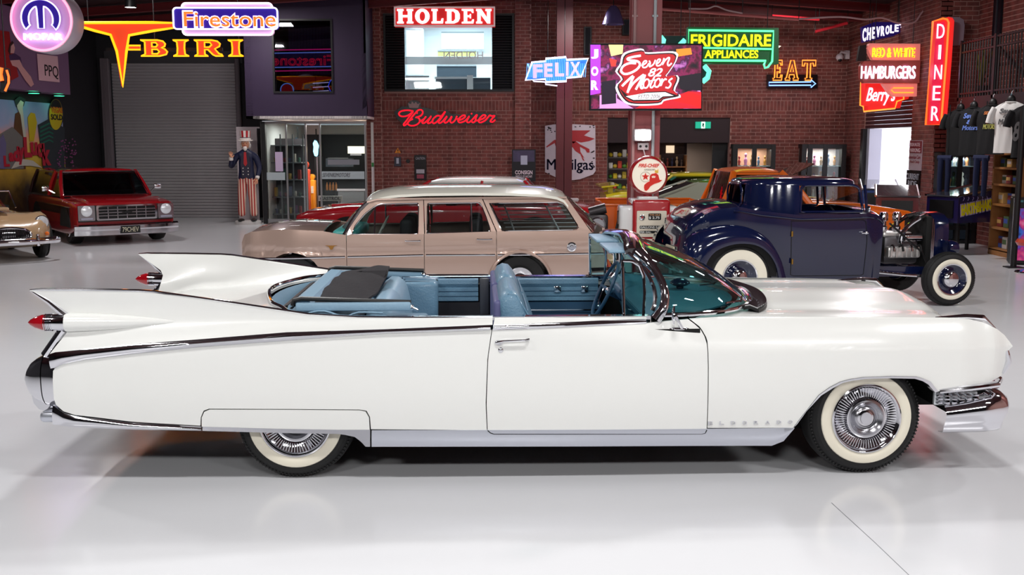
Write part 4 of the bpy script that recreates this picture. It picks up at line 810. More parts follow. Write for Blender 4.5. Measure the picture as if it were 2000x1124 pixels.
def coons(B, T, Lf=None, Rt=None, n=40, m=8):
    ss = set(i/n for i in range(n+1))
    for P in (B, T):
        for p in P: ss.add(round(min(1, max(0, (p[0]-P[0][0])/(P[-1][0]-P[0][0]))), 6))
    ss = sorted(ss); q = [ss[0]]
    for x in ss[1:]:
        if x-q[-1] > 1e-4: q.append(x)
    if q[-1] < 1: q[-1] = 1.
    B = [Vector(p) for p in B]; T = [Vector(p) for p in T]
    lf = rs([Vector((p[0], p[1], 0)) for p in (Lf or [B[0], T[0]])], m+1); rt = rs([Vector((p[0], p[1], 0)) for p in (Rt or [B[-1], T[-1]])], m+1)
    rows = []
    for s in q:
        b, t_ = ev(B, s), ev(T, s); r = []
        for j in range(m+1):
            t = j/m; l = lf[j].xy; g = rt[j].xy
            r.append((1-t)*b+t*t_+(1-s)*l+s*g-((1-s)*(1-t)*B[0]+s*(1-t)*B[-1]+(1-s)*t*T[0]+s*t*T[-1]))
        rows.append(r)
    return rows
WP = mat('white_car_paint', (234, 235, 232), .25, coat=.6)
SEATB = mat('blue_leather', (98, 134, 158), .42, bump=.25, bscale=90, coat=.15)
LBLUE = mat('light_blue_vinyl', (134, 166, 188), .38, bump=.1, bscale=60)
DBLUE = mat('dark_blue_vinyl', (38, 72, 100), .45)
BCARP = mat('black_canvas', (34, 31, 36), .9, bump=.4, bscale=200)
WINDG = glass('windscreen_glass', (205, 232, 232), .25)
RLENS = mat('red_lens', (150, 10, 22), .12, coat=1., em=.12)
HLENS = mat('headlamp_lens', (225, 230, 235), .08, .3, coat=1.)
def make_wheel(parent, loc, side, RT=.34, wt=.2, name='wheel', cap='vane', RW=.272, RC=.203, ww=True, rim=None, steer=0.):
    """side -1: face towards -Y"""
    M = frame(loc, (math.cos(steer), math.sin(steer), 0), (0, 0, 1)) if side < 0 else frame(loc, (-math.cos(steer), -math.sin(steer), 0), (0, 0, 1))
    # local +Z is outwards; loc = centre of the outer face
    t = MB(); h = -.012
    t.lathe([(RC-.01, -.03), (RW-.002, h+.008), (RW+.018, h+.006), (RT-.035, h-.008), (RT-.012, h-.028), (RT-.003, h-.05), (RT, -wt/2-.02), (RT-.003, -wt+.03), (RT-.03, -wt), (RC, -wt+.02)], M, 56)
    wh = ob(name, t, RUBBER, parent)
    tr = MB()
    for k in range(96):
        a = 2*PI*k/96; Mr = M @ Matrix.Rotation(a, 4, 'Z')
        tr.box((RT-.0195, 0, -.036), (.010, .008, .026), M=Mr)
    ob('tread_blocks', tr, RUBBER, wh, ang=0, kind='stuff')
    if ww:
        w_ = MB(); w_.lathe([(RC-.012, -.022), (RC+.005, -.004), ((RC+RW)/2, .006), (RW-.008, .001), (RW, -.012)], M, 64); ob('whitewall', w_, WWALL, wh)
    c = MB()
    if cap == 'vane':
        c.lathe([(RC+.004, -.012), (RC+.002, .004), (RC-.006, .008), (RC-.014, .002), (RC-.018, -.006), (RC-.024, -.012), (RC-.075, -.03), (RC-.08, -.018), (RC-.088, -.004), (RC-.1, -.002), (.1, -.012), (.075, -.034), (.068, -.036), (.058, -.016), (.04, -.008), (.0, -.006)], M, 64)
        ob('hubcap', c, DCHROME if False else CHROME, wh)
        f = MB()
        for k in range(66):
            a = 2*PI*k/66; Mr = M @ Matrix.Rotation(a, 4, 'Z')
            f.box((RC-.049, 0, -.016), (.05, .0045, .016), M=Mr)
        ob('hubcap_vanes', f, CHROME, wh, ang=0, kind='stuff')
        d = MB(); d.lathe([(.112, -.004), (.098, .0), (.078, -.028), (.073, -.03), (.06, -.012), (.05, -.008)], M, 48); ob('hubcap_dish', d, DCHROME, wh)
        e = MB(); e.lathe([(.036, -.006), (.034, .0), (0., .002)], M, 32); ob('hubcap_emblem', e, mat('pale_enamel', (205, 205, 212), .3, .6), wh)
    elif cap == 'moon':
        c.lathe([(RC, -.012), (RC-.006, .002), (RC-.02, -.004), (RC-.05, -.035), (.105, -.045), (.1, -.03)], M, 48); r_ = ob('rim', c, rim or CHROME, wh)
        g = MB(); g.lathe([(RC+.003, -.008), (RC, .006), (RC-.012, .002), (RC-.016, -.01)], M, 48); ob('trim_ring', g, CHROME, wh)
        e = MB(); e.lathe([(.102, -.035), (.1, -.015), (.085, .005), (.05, .018), (0., .022)], M, 40); ob('hubcap', e, CHROME, wh)
    else:
        c.lathe([(RC, -.012), (RC-.01, .002), (RC-.05, -.02), (.09, -.02), (.08, 0), (.05, .012), (0, .015)], M, 40); ob('hubcap', c, CHROME, wh)
    return wh
def make_convertible():
    T_ = thing('convertible_car', 'long white open convertible with tall tail fins and blue leather interior, across the foreground', 'car', CPOS, CYAW)
    def panel(name, g, m, parent=T_, off=0., th=.02, yf=YS, bul=0., side=-1, **k):
        rows = []
        for r in g:
            M_ = len(r)-1
            rows.append([Vector((p[0], side*(yf(p[0], p[1])+off+bul*math.sin(PI*j/M_)), p[1])) for j, p in enumerate(r)])
        b = MB(); b.slab(rows, (0, -side*th, 0)); return ob(name, b, m, parent, ang=k.pop('ang', 40), **k)
    both = (-1, 1)
    # ---- lower quarter, skirt, rocker, door, fender
    topc = [(109, 718), (124, 711), (164, 703), (263, 691), (387, 678), (560, 665), (750, 651.5), (953.5, 645.5)]
    qB = S([(103, 745), (103.6, 773), (109, 791), (124, 804), (146, 811), (255, 824), (391, 832), (392, 816), (397.5, 803), (408, 799), (570, 799.5), (702, 800.5), (716, 803), (722.5, 815), (724.5, 839), (951, 841)])
    qT = S([(103, 745), (103.6, 725)]+topc)
    g = coons(qB, qT, Rt=S([(951, 841), (948.5, 790), (952, 700), (960, 645.5)]), n=60, m=14)
    sk = coons(S([(394, 834), (540, 838), (660, 840), (722, 840)]), S([(394, 816), (399, 805), (409, 801), (570, 801.3), (702, 802.3), (714, 805), (720.5, 816)]), n=30, m=5)
    skc = coons(S([(395.5, 842), (540, 846), (660, 848), (675, 850), (693, 854), (705, 863), (714, 873), (723, 873)]), S([(395.5, 834), (540, 838), (660, 840), (723, 840)]), n=26, m=3)
    lowB = coons(S([(104, 829), (146, 835), (255, 839), (394, 842)]), S([(104, 792), (124, 806), (146, 813), (255, 826), (394, 834)]), n=26, m=6)
    rock = coons(S([(726, 873), (1200, 872), (1490, 871), (1507, 871), (1530, 862), (1551, 837)]), S([(726, 841), (1384, 838), (1551, 836)]), n=40, m=6)
    dT = [(961.5, 645), (1155, 637), (1260, 632), (1300, 628), (1344, 624)]
    door = coons(S([(952.5, 841), (965, 847.5), (1376, 847.5), (1380, 840)]), S(dT),
                 Lf=S([(952.5, 841), (950.3, 790), (953.5, 700), (961.5, 645)]), Rt=S([(1380, 840), (1382.5, 720), (1379.5, 664), (1366.5, 641), (1344, 624)]), n=40, m=16)
    arch = [(1549, 836), (1568, 811), (1599, 772), (1620, 757), (1641, 746), (1660, 741), (1687, 737), (1740, 735), (1790, 736), (1804, 740), (1817, 746), (1832, 765)]
    fB = S([(1382, 836.5)]+arch+[(1834, 765), (1900, 754), (1939, 744), (1954, 736), (1962, 728), (1967.5, 700), (1969, 686), (1978, 677)])
    fT = S([(1346.5, 623), (1400, 620.5), (1453, 620), (1600, 620), (1750, 620.5), (1801, 621), (1860, 622), (1893, 624), (1920, 630), (1947, 643), (1962, 655), (1972, 668), (1978, 676.5)])
    fend = coons(fB, fT, Lf=S([(1382, 836.5), (1384.3, 720), (1381.5, 663), (1368.5, 640), (1346.5, 623)]), n=70, m=30)
    # fin
    zc = S([(97, 692), (109, 688), (263, 672), (387, 663), (560, 649), (750, 643), (962, 635)])
    finT = [L(x, y, -.955) for x, y in [(58, 568), (80, 567), (180, 567.5), (270, 569), (300, 571), (328, 575), (440, 591), (560, 609), (600, 615), (700, 621), (800, 622), (962, 621.5)]]
    finL = [zc[0], L(130, 648, -.96), L(128, 613, -.96), finT[0]]
    def ztop(u): return tab(u, finT)
    def zch(u): return tab(u, zc)
    def YF(u, z):
        a, b = zch(u), ztop(u); t = min(1, max(0, (z-a)/max(.01, b-a)))
        f = stab(u, [(-1.3, .05), (-.3, .035), (.9, 0)])
        return (1-t)*YS(u, a)+t*.955-f*math.sin(PI*t)*(1-.3*t)
    fin = coons(zc, finT, Lf=finL, n=56, m=14)
    def zd(u): return stab(u, [(-1.4, .80), (-.9, .89), (-.1, .955), (3, .955)])
    dl = [(-1.27+(1.27-.02)*i/12, zd(-1.27+(1.27-.02)*i/12)) for i in range(13)]
    tl = [p for p in finT if p[0] < -.02]+[(-.02, ztop(-.02))]
    fini = coons(dl, tl, Lf=[dl[0], L(128, 613, -.96), finT[0]], n=40, m=8)
    spear = coons(S([(100, 720)]+topc+[(958, 645)]), S([(98, 692), (109, 688), (263, 672), (387, 663), (560, 649), (750, 643), (958, 635)]), n=50, m=4)
    spd = coons(S([(962, 645), (1155, 637), (1262, 632)]), S([(964, 635), (1155, 627), (1262, 622)]), n=16, m=3)
    dtop = coons(S([(964, 635), (1155, 627), (1262, 622)]), [L(x, y, -.955) for x, y in [(966, 622), (1155, 620.5), (1262, 619.5)]], n=16, m=3)
    for s in both:
        q = panel('quarter_panel', g, WP, side=s)
        panel('skirt', sk, WP, side=s); panel('skirt_trim', skc, DCHROME, side=s, off=.003)
        panel('lower_trim', lowB, CHROME, side=s, off=.006, bul=.012)
        panel('rocker_trim', rock, mat('satin_rocker', (205, 208, 218), .28, .75), side=s, off=.004, bul=.006)
        d = panel('door', door, WP, side=s, off=.001)
        panel('door_top', dtop, WP, d, side=s, yf=YF, th=.03); panel('door_spear', spd, CHROME, d, side=s, off=.006, bul=.008)
        fd = panel('front_fender', fend, WP, side=s, ang=50)
        panel('tail_fin', fin, WP, side=s, yf=YF, th=.012, ang=60)
        panel('chrome_spear', spear, CHROME, side=s, off=.008, bul=.014)
        def YI(u, z):
            a, b = zd(u), ztop(u); t = min(1, max(0, (z-a)/max(.02, b-a))); return .80+(.955-.02-.80)*(t**.55)
        panel('fin_inner_face', fini, WP, side=s, yf=YI, th=-.004, ang=60)
        # fin top chrome, fin trailing edge, bar
        b = MB(); b.tube([Vector((p[0], s*.95, p[1]+.003)) for p in finT], [.006]+[.010]*(len(finT)-1), 6, sq=.8); ob('fin_top_trim', b, CHROME, T_)
        tp = Vector((finT[0][0], s*.95, finT[0][1])); tb = Vector((L(128, 613, -.95)[0], s*.935, L(128, 613, -.95)[1]))
        b = MB(); b.tube([tp, tp.lerp(tb, .5), tb+Vector((0, 0, -.02))], [.004, .014, .022], 8); ob('fin_edge_trim', b, CHROME, T_)
        p0, p1 = L(123, 645, -.93), L(88, 695, -.93)
        b = MB(); b.tube([(p0[0], s*.925, p0[1]), (p1[0], s*.925, p1[1])], .026, 10); ob('tail_bar', b, CHROME, T_)
        # bullet tail lamps
        ax = L(128, 631, -.95); tip = L(52, 630.5, -.95); ap = L(372, 629, -.97)
        yb = s*.935
        M = frame((ax[0], yb, ax[1]), (0, 1, 0), (0, 0, 1))     # local +Z = +X
        if M.to_3x3().determinant() < 0: pass
        zsg = 1 if (M @ Vector((0, 0, 1))-M @ Vector((0, 0, 0))).x > 0 else -1
        ln = ap[0]-ax[0]
        b = MB(); b.lathe([(.052, 0), (.052, zsg*.03), (.047, zsg*ln*.25), (.036, zsg*ln*.5), (.018, zsg*ln*.78), (.002, zsg*ln)], M, 24); ob('lamp_cone', b, WP, T_)
        lt = ax[0]-tip[0]
        b = MB(); pr = [(.05, zsg*.01), (.052, 0), (.048, -zsg*.01), (.046, -zsg*lt*.34)]
        k = lt*.34
        while k < lt*.52: pr += [(.050, -zsg*k), (.050, -zsg*(k+.004)), (.044, -zsg*(k+.005)), (.044, -zsg*(k+.008))]; k += .009
        b.lathe(pr, M, 24); hs = ob('lamp_housing', b, CHROME, T_)
        b = MB(); b.lathe([(.046, -zsg*lt*.5), (.044, -zsg*lt*.62), (.034, -zsg*lt*.78), (.018, -zsg*lt*.92), (.0005, -zsg*lt)], M, 24); ob('lamp_lens', b, RLENS, hs)
        # bumper pod
        def pod(u0, u1, nm):
            rows = []
            for i in range(15):
                u = u0+(u1-u0)*i/14
                ztp = tab(u, PT); zbt = tab(u, PB); zm = (ztp+zbt)/2; hh = (ztp-zbt)/2
                hw = .152*math.sqrt(max(0.0001, 1-((u+1.24)/.305)**2)) if u < -1.24 else .152
                yo = stab(u, HB)+.004-.16; rows.append([Vector((u, s*(yo+hw*math.copysign(abs(math.cos(a))**.75, math.cos(a))), zm+hh*math.copysign(abs(math.sin(a))**.8, math.sin(a)))) for a in [2*PI*k/28 for k in range(28)]])
            b = MB(); b.grid(rows, cv=True); b.f.append(tuple(range(28))); b.m.append(0); ob(nm, b, CHROME, T_)
        PT = [L(x, y, -.93) for x, y in [(35.5, 746), (38, 728), (46, 716), (58, 707), (78, 696), (100, 690), (125, 689)]]
        PB = [L(x, y, -.93) for x, y in [(35.5, 748), (38, 762), (46, 779), (60, 791), (80, 799), (104, 803), (125, 808)]]
        pod(PT[0][0], L(76, 700, -.93)[0], 'bumper_pod'); pod(L(78.5, 700, -.93)[0], L(118, 700, -.93)[0]-.01, 'pod_collar')
        b = MB(); pu = L(77, 800, -.93); b.rbox((pu[0]+.125, s*.88, pu[1]-.042), (.24, .16, .062), .025, 3); ob('bumper_lower_bar', b, mat('satin_rocker'), T_)
        # door handle, lock
        yy = YS(1.2, .83); a_, b_ = L(973, 667, -yy), L(1032, 663, -yy)
        b = MB(); b.tube([(a_[0], s*(yy+.012), a_[1]-.004), (a_[0]+.03, s*(yy+.03), a_[1]+.006), (b_[0]-.02, s*(yy+.03), b_[1]), (b_[0], s*(yy+.008), b_[1])], [.012, .007, .006, .009], 8)
        b.ball((a_[0]+.004, s*(yy+.008), a_[1]-.006), (.024, .014, .015), 16); ob('handle', b, CHROME, d)
        c_ = L(978, 684, -yy); b = MB(); b.ball((c_[0], s*(yy+.002), c_[1]), (.016, .01, .016), 14); ob('lock', b, CHROME, d)
        # mirror
        m0 = L(1326, 643, -.95); ym = s*(YS(m0[0], m0[1])-.004)
        b = MB(); b.ball((m0[0], ym, m0[1]), (.062, .016, .010), 16)
        b.tube([(m0[0]+.02, ym, m0[1]), (m0[0]-.035, ym+s*.06, m0[1]+.085)], [.012, .008], 8); mr = ob('mirror', b, CHROME, T_)
        b = MB(); M = frame((m0[0]-.042, ym+s*.06, m0[1]+.085), (.2, 1, 0), (0, 0, 1)); b.lathe([(0, -.012), (.04, -.010), (.058, 0), (.056, .006), (0, .006)], M, 24); ob('mirror_head', b, CHROME, mr)
        # wheel arch lip
        outr = S(arch); innr = S([(1556, 829), (1575, 803), (1603, 773), (1625, 759), (1646, 748), (1663, 744), (1689, 740.5), (1740, 739), (1786, 740), (1801, 744.5), (1812, 751), (1826, 767)])
        rows = [[Vector((o_[0], s*(YS(*o_)+.006), o_[1])) for o_ in outr], [Vector((i_[0], s*(YS(*i_)+.006), i_[1])) for i_ in innr], [Vector((i_[0], s*(YS(*i_)-.07), i_[1])) for i_ in innr]]
        b = MB(); b.grid(rows); ob('wheel_arch_trim', b, CHROME, T_, ang=60)
        # front bumper
        bz = [L(x, y, -.93) for x, y in [(1834, 800), (1900, 797), (1972, 800)]]
        rows = []
        for i in range(19):      # sweep round the corner
            t = i/18; u = tab(t, [(0, 3.73), (.45, 3.98), (.62, 4.08), (.75, 4.13), (1, 4.17)]); y = tab(t, [(0, .935), (.45, .945), (.62, .91), (.75, .80), (.85, .6), (1, .0)])
            hh = tab(t, [(0, .085), (.5, .105), (1, .1)]); zm = tab(t, [(0, .345), (.5, .375), (1, .37)]); r = []
            nx = tab(t, [(0, 0), (.45, .1), (.62, .6), (.8, 1), (1, 1)]); ny = math.sqrt(max(0, 1-nx*nx))
            for dz, o in [(-1.16, -.05), (-1.12, .0), (-.95, .018), (-.6, .024), (-.45, .03), (-.1, .046), (.3, .052), (.65, .036), (.92, .0), (1, -.05)]:
                r.append(Vector((u+nx*o, s*(y+ny*o), zm+dz*hh)))
            rows.append(r)
        b = MB(); b.grid(rows); ob('front_bumper', b, CHROME, T_, ang=50)
        a1 = L(1834, 765, -.95); a2 = L(1945, 751, -.93)
        b = MB(); b.tube([(a1[0], s*.95, a1[1]), ((a1[0]+a2[0])/2, s*.965, (a1[1]+a2[1])/2+.004), (a2[0], s*.94, a2[1]), (a2[0]+.06, s*.84, a2[1]+.005), (a2[0]+.08, s*.5, a2[1]), (a2[0]+.08, 0, a2[1])], [.018, .022, .024, .026, .024, .024], 10, sq=.9); ob('grille_bar', b, CHROME, T_)
        b = MB(); g0 = L(1828, 777, -.93); g1 = L(1912, 775, -.93)
        for k in range(6):
            for j in range(3): b.rbox((g0[0]+(g1[0]-g0[0])*(k+.5)/6, s*.925, g0[1]+.012-.022*j), ((g1[0]-g0[0])/6*.8, .05, .013), .005, 1)
        ob('parking_lamp_grid', b, CHROME, T_, kind='stuff')
        b = MB(); b.rbox(((g0[0]+g1[0])/2, s*.9, g0[1]-.01), (g1[0]-g0[0], .03, .08), .005, 1); ob('parking_lamp', b, HLENS, T_)
        # headlamps
        for yq in (.745, .53):
            M = frame((4.0, s*yq, .66), (0, 1, 0), (0, 0, 1)); zg = 1 if (M @ Vector((0, 0, 1))-M.translation).x > 0 else -1
            b = MB(); b.lathe([(.10, -zg*.06), (.105, zg*.02), (.095, zg*.045), (.085, zg*.03)], M, 28); h_ = ob('headlamp_ring', b, CHROME, T_)
            b = MB(); b.lathe([(.086, zg*.028), (.05, zg*.045), (0, zg*.05)], M, 24); ob('headlamp', b, HLENS, h_)
        e0 = L(1968, 684, -.86); e1 = L(1962, 728, -.86)
        b = MB(); b.tube([(e0[0]-.01, s*.87, e0[1]), (e0[0]+.008, s*.865, (e0[1]+e1[1])/2), (e1[0]-.01, s*.86, e1[1]-.005)], [.012, .02, .012], 8); ob('headlamp_bezel', b, CHROME, T_)
        # fender ornament
        o0 = L(1893, 623, -.84); o1 = L(1945, 641, -.84)
        b = MB(); b.tube([(o0[0]-.2, s*.835, o0[1]+.006), (o0[0]-.02, s*.835, o0[1]+.012), ((o0[0]+o1[0])/2, s*.835, o0[1]+.005), (o1[0], s*.835, o1[1]-.005)], [.008, .026, .03, .008], 10, sq=.6); ob('fender_ornament', b, CHROME, T_)
        # vent window
        V = [L(x, y, -.90) for x, y in [(1217, 511), (1236, 511), (1250, 520), (1258, 540), (1259, 575), (1256, 618), (1219, 622)]]
        pts = [Vector((u, s*(.905-.10*max(0, z-.95)), z)) for u, z in V]
        b = MB(); b.tube(rs(pts, 40, True), .0095, 8, closed=True); vw = ob('vent_window', b, CHROME, T_)
        b = MB(); b.slab([[pts[0], pts[6]], [pts[1], pts[5].lerp(pts[6], .5)], [pts[2], pts[5]], [pts[3], pts[5]], [pts[4], pts[5].lerp(pts[4], .02)]], (0, s*.003, 0)); ob('pane', b, WINDG, vw)
        # windscreen post
        post = cr([(2.05, s*.93, .925), (2.10, s*.92, 1.0), (2.105, s*.865, 1.10), (2.06, s*.76, 1.20), (1.99, s*.665, 1.275)], 24)
        b = MB(); b.tube(post, [.034-.010*math.sin(PI*i/23)+.006*(i > 19) for i in range(24)], 12); ob('windscreen_post', b, CHROME, T_)
        b = MB(); b.tube([p+Vector((-.055, -s*.012, -.004)) for p in post[3:]], .013, 8); ob('post_moulding', b, CHROME, T_)
        # sill capping and inner panels
        b = MB(); b.slab([[Vector((u, s*.94, .948))for u in [-.03+2.05*i/20 for i in range(21)]], [Vector((u, s*.865, .946))for u in [-.03+2.05*i/20 for i in range(21)]]], (0, 0, -.02)); ob('sill_cap', b, CHROME, T_)
        def pleat(nm, u0, u1, rowsdef, m, yb=.865, par=T_, ev_=False):
            b = MB(); R_ = []
            for z, o in rowsdef: R_.append([Vector((u0, s*(yb-o), z)), Vector((u1, s*(yb-o), z))])
            b.slab(R_, (0, s*.015, 0)); return ob(nm, b, m, par)
        PLE = [(.935, .0), (.925, .018), (.895, .022), (.872, .01)]
        for k in range(3): z = .868-.036*k; PLE += [(z, .006), (z-.009, .018), (z-.026, .018), (z-.033, .006)]
        ip = pleat('door_inner_panel', 1.14, 1.93, PLE, SEATB, par=d)
        pleat('door_inner_trim', 1.14, 1.95, [(.757, .004), (.70, .004), (.69, .012), (.68, .012), (.675, .002), (.40, .002)], DBLUE, par=d)
        b = MB(); b.box((1.56, s*.845, .70), (.78, .008, .008)); ob('door_inner_strip', b, CHROME, d)
        for uu in (1.63, 1.83): b = MB(); b.rbox((uu, s*.835, .855), (.055, .02, .05), .008, 2); ob('window_switch', b, CHROME, d)
        qp = pleat('quarter_inner_panel', .755, 1.05, PLE, SEATB)
        pleat('quarter_inner_trim', .755, 1.12, [(.757, .004), (.68, .004), (.675, .02), (.45, .02)], mat('dark_carpet', (34, 34, 40), .9))
        b = MB(); b.rbox((1.095, s*.855, .80), (.07, .03, .27), .01, 2); ob('door_jamb', b, mat('grey_jamb', (60, 62, 70), .4), T_)
        b = MB(); b.rbox((.63, s*.76, .72), (.26, .22, .42), .03, 3); ob('rear_armrest', b, SEATB, T_)
        b = MB(); b.slab([[Vector((u, s*.86, .945)) for u in (-.03, .5)], [Vector((u, s*.86, .5)) for u in (-.03, .5)]], (0, s*.01, 0)); ob('well_side_liner', b, DBLUE, T_)
        # inner arch
        b = MB(); M = frame((3.302, s*.60, .36), (1, 0, 0), (0, 0, 1)); b.lathe([(.47, -.34), (.47, .34)], M, 24, a0=0, a1=PI)
        b.lathe([(.0, s*.34*(-1)*(-1)*0+(.3 if s > 0 else .3)), (.47, .3)], M, 24, a0=-.3, a1=PI+.3) if False else None
        b.box((3.3, s*.30, .45), (1.0, .02, .55)); ob('wheel_well_liner', b, DARK, T_)
    # ---- ELDORADO script on the front fender, near side only
    e0, e1 = L(1388, 828, -1.0), L(1545, 826, -1.0); n8 = 'ELDORADO'
    for i, ch in enumerate(n8):
        u = e0[0]+(e1[0]-e0[0])*i/7; z = e0[1]+(e1[1]-e0[1])*i/7
        o = text('letter', ch, face((u, -(YS(u, z)+.001), z)), .026, .02, CHROME, T_, ext=.006, bold=.01)
    for s in both:
        q = S([(952.5, 841), (956, 845), (965, 848), (1160, 848), (1374, 848), (1378.5, 845), (1380, 840)]); b = MB(); b.tube([(u, s*(YS(u, z)+.0075), z) for u, z in [v.xy for v in rs([(p[0], p[1], 0) for p in q], 60)]], .0026, 4); ob('door_bottom_seam', b, DARK, T_)
    # ---- trunk deck, rear panel
    def arcu(y): return -.02-.26*(1-(abs(y)/.8)**2.2)
    rows = []
    for i in range(25):
        y = -.81+1.62*i/24; r = []
        for j in range(19):
            u = -1.34+(arcu(y)+1.34)*j/18; r.append(Vector((u, y, zd(u)+.022*(1-(y/.81)**2))))
        rows.append(r)
    b = MB(); b.slab(rows, (0, 0, -.015)); ob('trunk_lid', b, WP, T_)
    b = MB(); b.slab([[Vector((-1.34, y, .82)), Vector((-1.40, y, .7)), Vector((-1.38, y, .45))] for y in (-.8, 0, .8)], (.02, 0, 0)); ob('rear_panel', b, WP, T_)
    b = MB(); b.tube([(-1.42, -.85, .5), (-1.46, -.5, .5), (-1.46, .5, .5), (-1.42, .85, .5)], .07, 12, sq=1.4); ob('rear_bumper_bar', b, CHROME, T_)
    b = MB(); b.tube(cr([(-.02, -.865, .965), (arcu(.7), -.72, .974), (arcu(.5), -.52, .982), (arcu(0), 0, .992), (arcu(.5), .52, .982), (arcu(.7), .72, .974), (-.02, .865, .965)], 40), .012, 8); ob('well_trim', b, CHROME, T_)
    # ---- hood
    hp = [L(x, y, -.85) for x, y in [(1385, 621), (1453, 619.5), (1600, 619.5), (1750, 620), (1801, 620.5), (1860, 621.5), (1893, 624), (1905, 627)]]
    rows = []
    for i in range(33):
        y = -.835+1.67*i/32; k = abs(y)/.835; r = []
        u0 = 2.30+.42*(1-k**2.2); u1 = 3.93+.05*(1-k**2)
        for j in range(31):
            t = j/30; u = u0+(u1-u0)*t; ze = tab(min(u, hp[-1][0]), hp)
            dip = .012*math.exp(-((k-.72)/.12)**2)
            cen = .034*(1-k**2)+.012*math.exp(-(k/.25)**2)
            nose = -.16*max(0, (t-.86)/.14)**2
            r.append(Vector((u, y, ze+cen-dip+nose)))
        rows.append(r)
    b = MB(); b.slab(rows, (0, 0, -.015)); ob('hood', b, WP, T_, ang=60)
    # front fascia and grille
    b = MB(); b.slab([[Vector((3.99-.12*(abs(y)/.9)**3, y, z)) for z in (.80, .70, .60, .5)] for y in [-.86+1.72*i/12 for i in range(13)]], (-.02, 0, 0)); ob('grille_backing', b, DARK, T_)
    b = MB()
    for k in range(26):
        for j in range(5): b.rbox((4.02, -.6+1.2*k/25, .50+.05*j), (.03, .02, .02), .006, 1)
    b.tube([(4.05, -.85, .60), (4.07, 0, .60), (4.05, .85, .60)], .016, 8); ob('grille', b, CHROME, T_, kind='stuff')
    b = MB(); b.slab([[Vector((u, y, z)) for u, z in ((3.95, .80), (4.06, .775), (4.07, .74))] for y in [-.80+1.6*i/8 for i in range(9)]], (-.02, 0, -.01)); ob('hood_lip', b, WP, T_)
    # ---- floor pan, dark inner body
    b = MB(); b.box((1.2, 0, .28), (2.6, 1.7, .1)); b.box((-.55, 0, .42), (1.5, 1.0, .36)); b.box((3.3, 0, .45), (1.4, .56, .4)); b.box((-1.0, 0, .44), (.7, 1.5, .2)); b.box((2.72, 0, .55), (.2, 1.7, .5))
    b.cyl((-.02, -.7, .34), (-.02, .7, .34), .05); b.box((1.2, 0, .16), (2.2, 1.0, .1)); ob('underbody', b, DARK, T_)
    for s in both:
        b = MB(); b.box((1.2, s*.955, .60), (2.2, .012, .55)); b.box((2.55, s*.93, .58), (.4, .012, .5)); b.box((-.95, s*.925, .60), (.62, .012, .3)); b.box((-.05, s*.94, .74), (1.3, .012, .36)); ob('inner_structure', b, DARK, T_)
    # ---- cockpit
    b = MB(); b.box((1.25, 0, .36), (2.5, 1.66, .03)); ob('carpet', b, mat('dark_blue_carpet', (24, 36, 52), .95, bump=.5, bscale=300), T_)
    for (y0, y1) in ((-.76, -.02), (.02, .76)):
        rows = []
        prof = [(1.24, .50), (1.19, .80), (1.165, .98), (1.18, 1.045), (1.22, 1.068), (1.27, 1.055), (1.305, 1.0), (1.33, .94), (1.36, .90), (1.41, .78), (1.43, .60), (1.44, .50)]
        cx, cz = 1.30, .80
        for i, t in enumerate([0, .02, .06, .12, .3, .5, .7, .88, .94, .98, 1]):
            y = y0+(y1-y0)*t; e = [.80, .92, .98, 1, 1, 1.005, 1, 1, .98, .92, .80][i]
            rows.append([Vector((cx+(p[0]-cx)*e, y, cz+(p[1]-cz)*e)) for p in cr(prof, 30)])
        b = MB(); b.grid(rows, cv=False); b.f += [tuple(range(30)), tuple(10*30+k for k in reversed(range(30)))]; b.m += [0, 0]
        fs = ob('front_seat_back', b, SEATB, T_, ang=50)
        b = MB()
        for zt in (.945,): b.tube([(1.335, y0+.03, zt), (1.337, (y0+y1)/2, zt), (1.335, y1-.03, zt)], .006, 6)
        b.tube([(1.19, y0+.02, 1.0), (1.22, y0+.02, 1.05), (1.27, y0+.02, 1.04), (1.31, y0+.012, .97), (1.37, y0+.01, .87), (1.40, y0+.01, .76)], .006, 6); ob('seam_piping', b, SEATB, fs)
        b = MB(); b.rbox((1.16, (y0+y1)/2, .80), (.05, (y1-y0)*.95, .42), .02, 3); ob('seat_shell', b, mat('grey_mauve_shell', (88, 88, 130), .5), fs)
        b = MB(); b.rbox((1.65, (y0+y1)/2, .52), (.52, y1-y0, .17), .06, 4); ob('front_seat_cushion', b, SEATB, T_)
    prof = [(.38, .45), (.36, .75), (.39, .93), (.44, .985), (.50, .98), (.545, .93), (.575, .80), (.60, .6), (.62, .45)]
    rows = [[Vector((.48+(p[0]-.48)*e, y, .75+(p[1]-.75)*e)) for p in cr(prof, 24)] for y, e in [(-.66, .85), (-.64, .95), (-.6, 1), (-.3, 1), (-.02, 1), (0, .97), (.02, 1), (.3, 1), (.6, 1), (.64, .95), (.66, .85)]]
    b = MB(); b.grid(rows); b.f += [tuple(range(24)), tuple(10*24+k for k in reversed(range(24)))]; b.m += [0, 0]; ob('rear_seat_back', b, LBLUE, T_, ang=50)
    b = MB(); b.rbox((.82, 0, .5), (.5, 1.2, .18), .06, 4); ob('rear_seat_cushion', b, SEATB, T_)
    # dash
    rows = []
    for i in range(21):
        y = -.86+1.72*i/20; k = abs(y)/.86; uf = 2.12+.56*(1-k**2.4)
        rows.append([Vector((uf, y, .945-.01*k)), Vector(((uf+2.1)/2, y, .972)), Vector((2.12, y, .968)), Vector((2.05, y, .955)), Vector((2.01, y, .92)), Vector((2.03, y, .87)), Vector((2.08, y, .80)), Vector((2.14, y, .62))])
    b = MB(); b.slab(rows, (0, 0, -.01)); ob('dashboard', b, mat('teal_dash', (58, 104, 122), .5, bump=.15, bscale=120), T_)
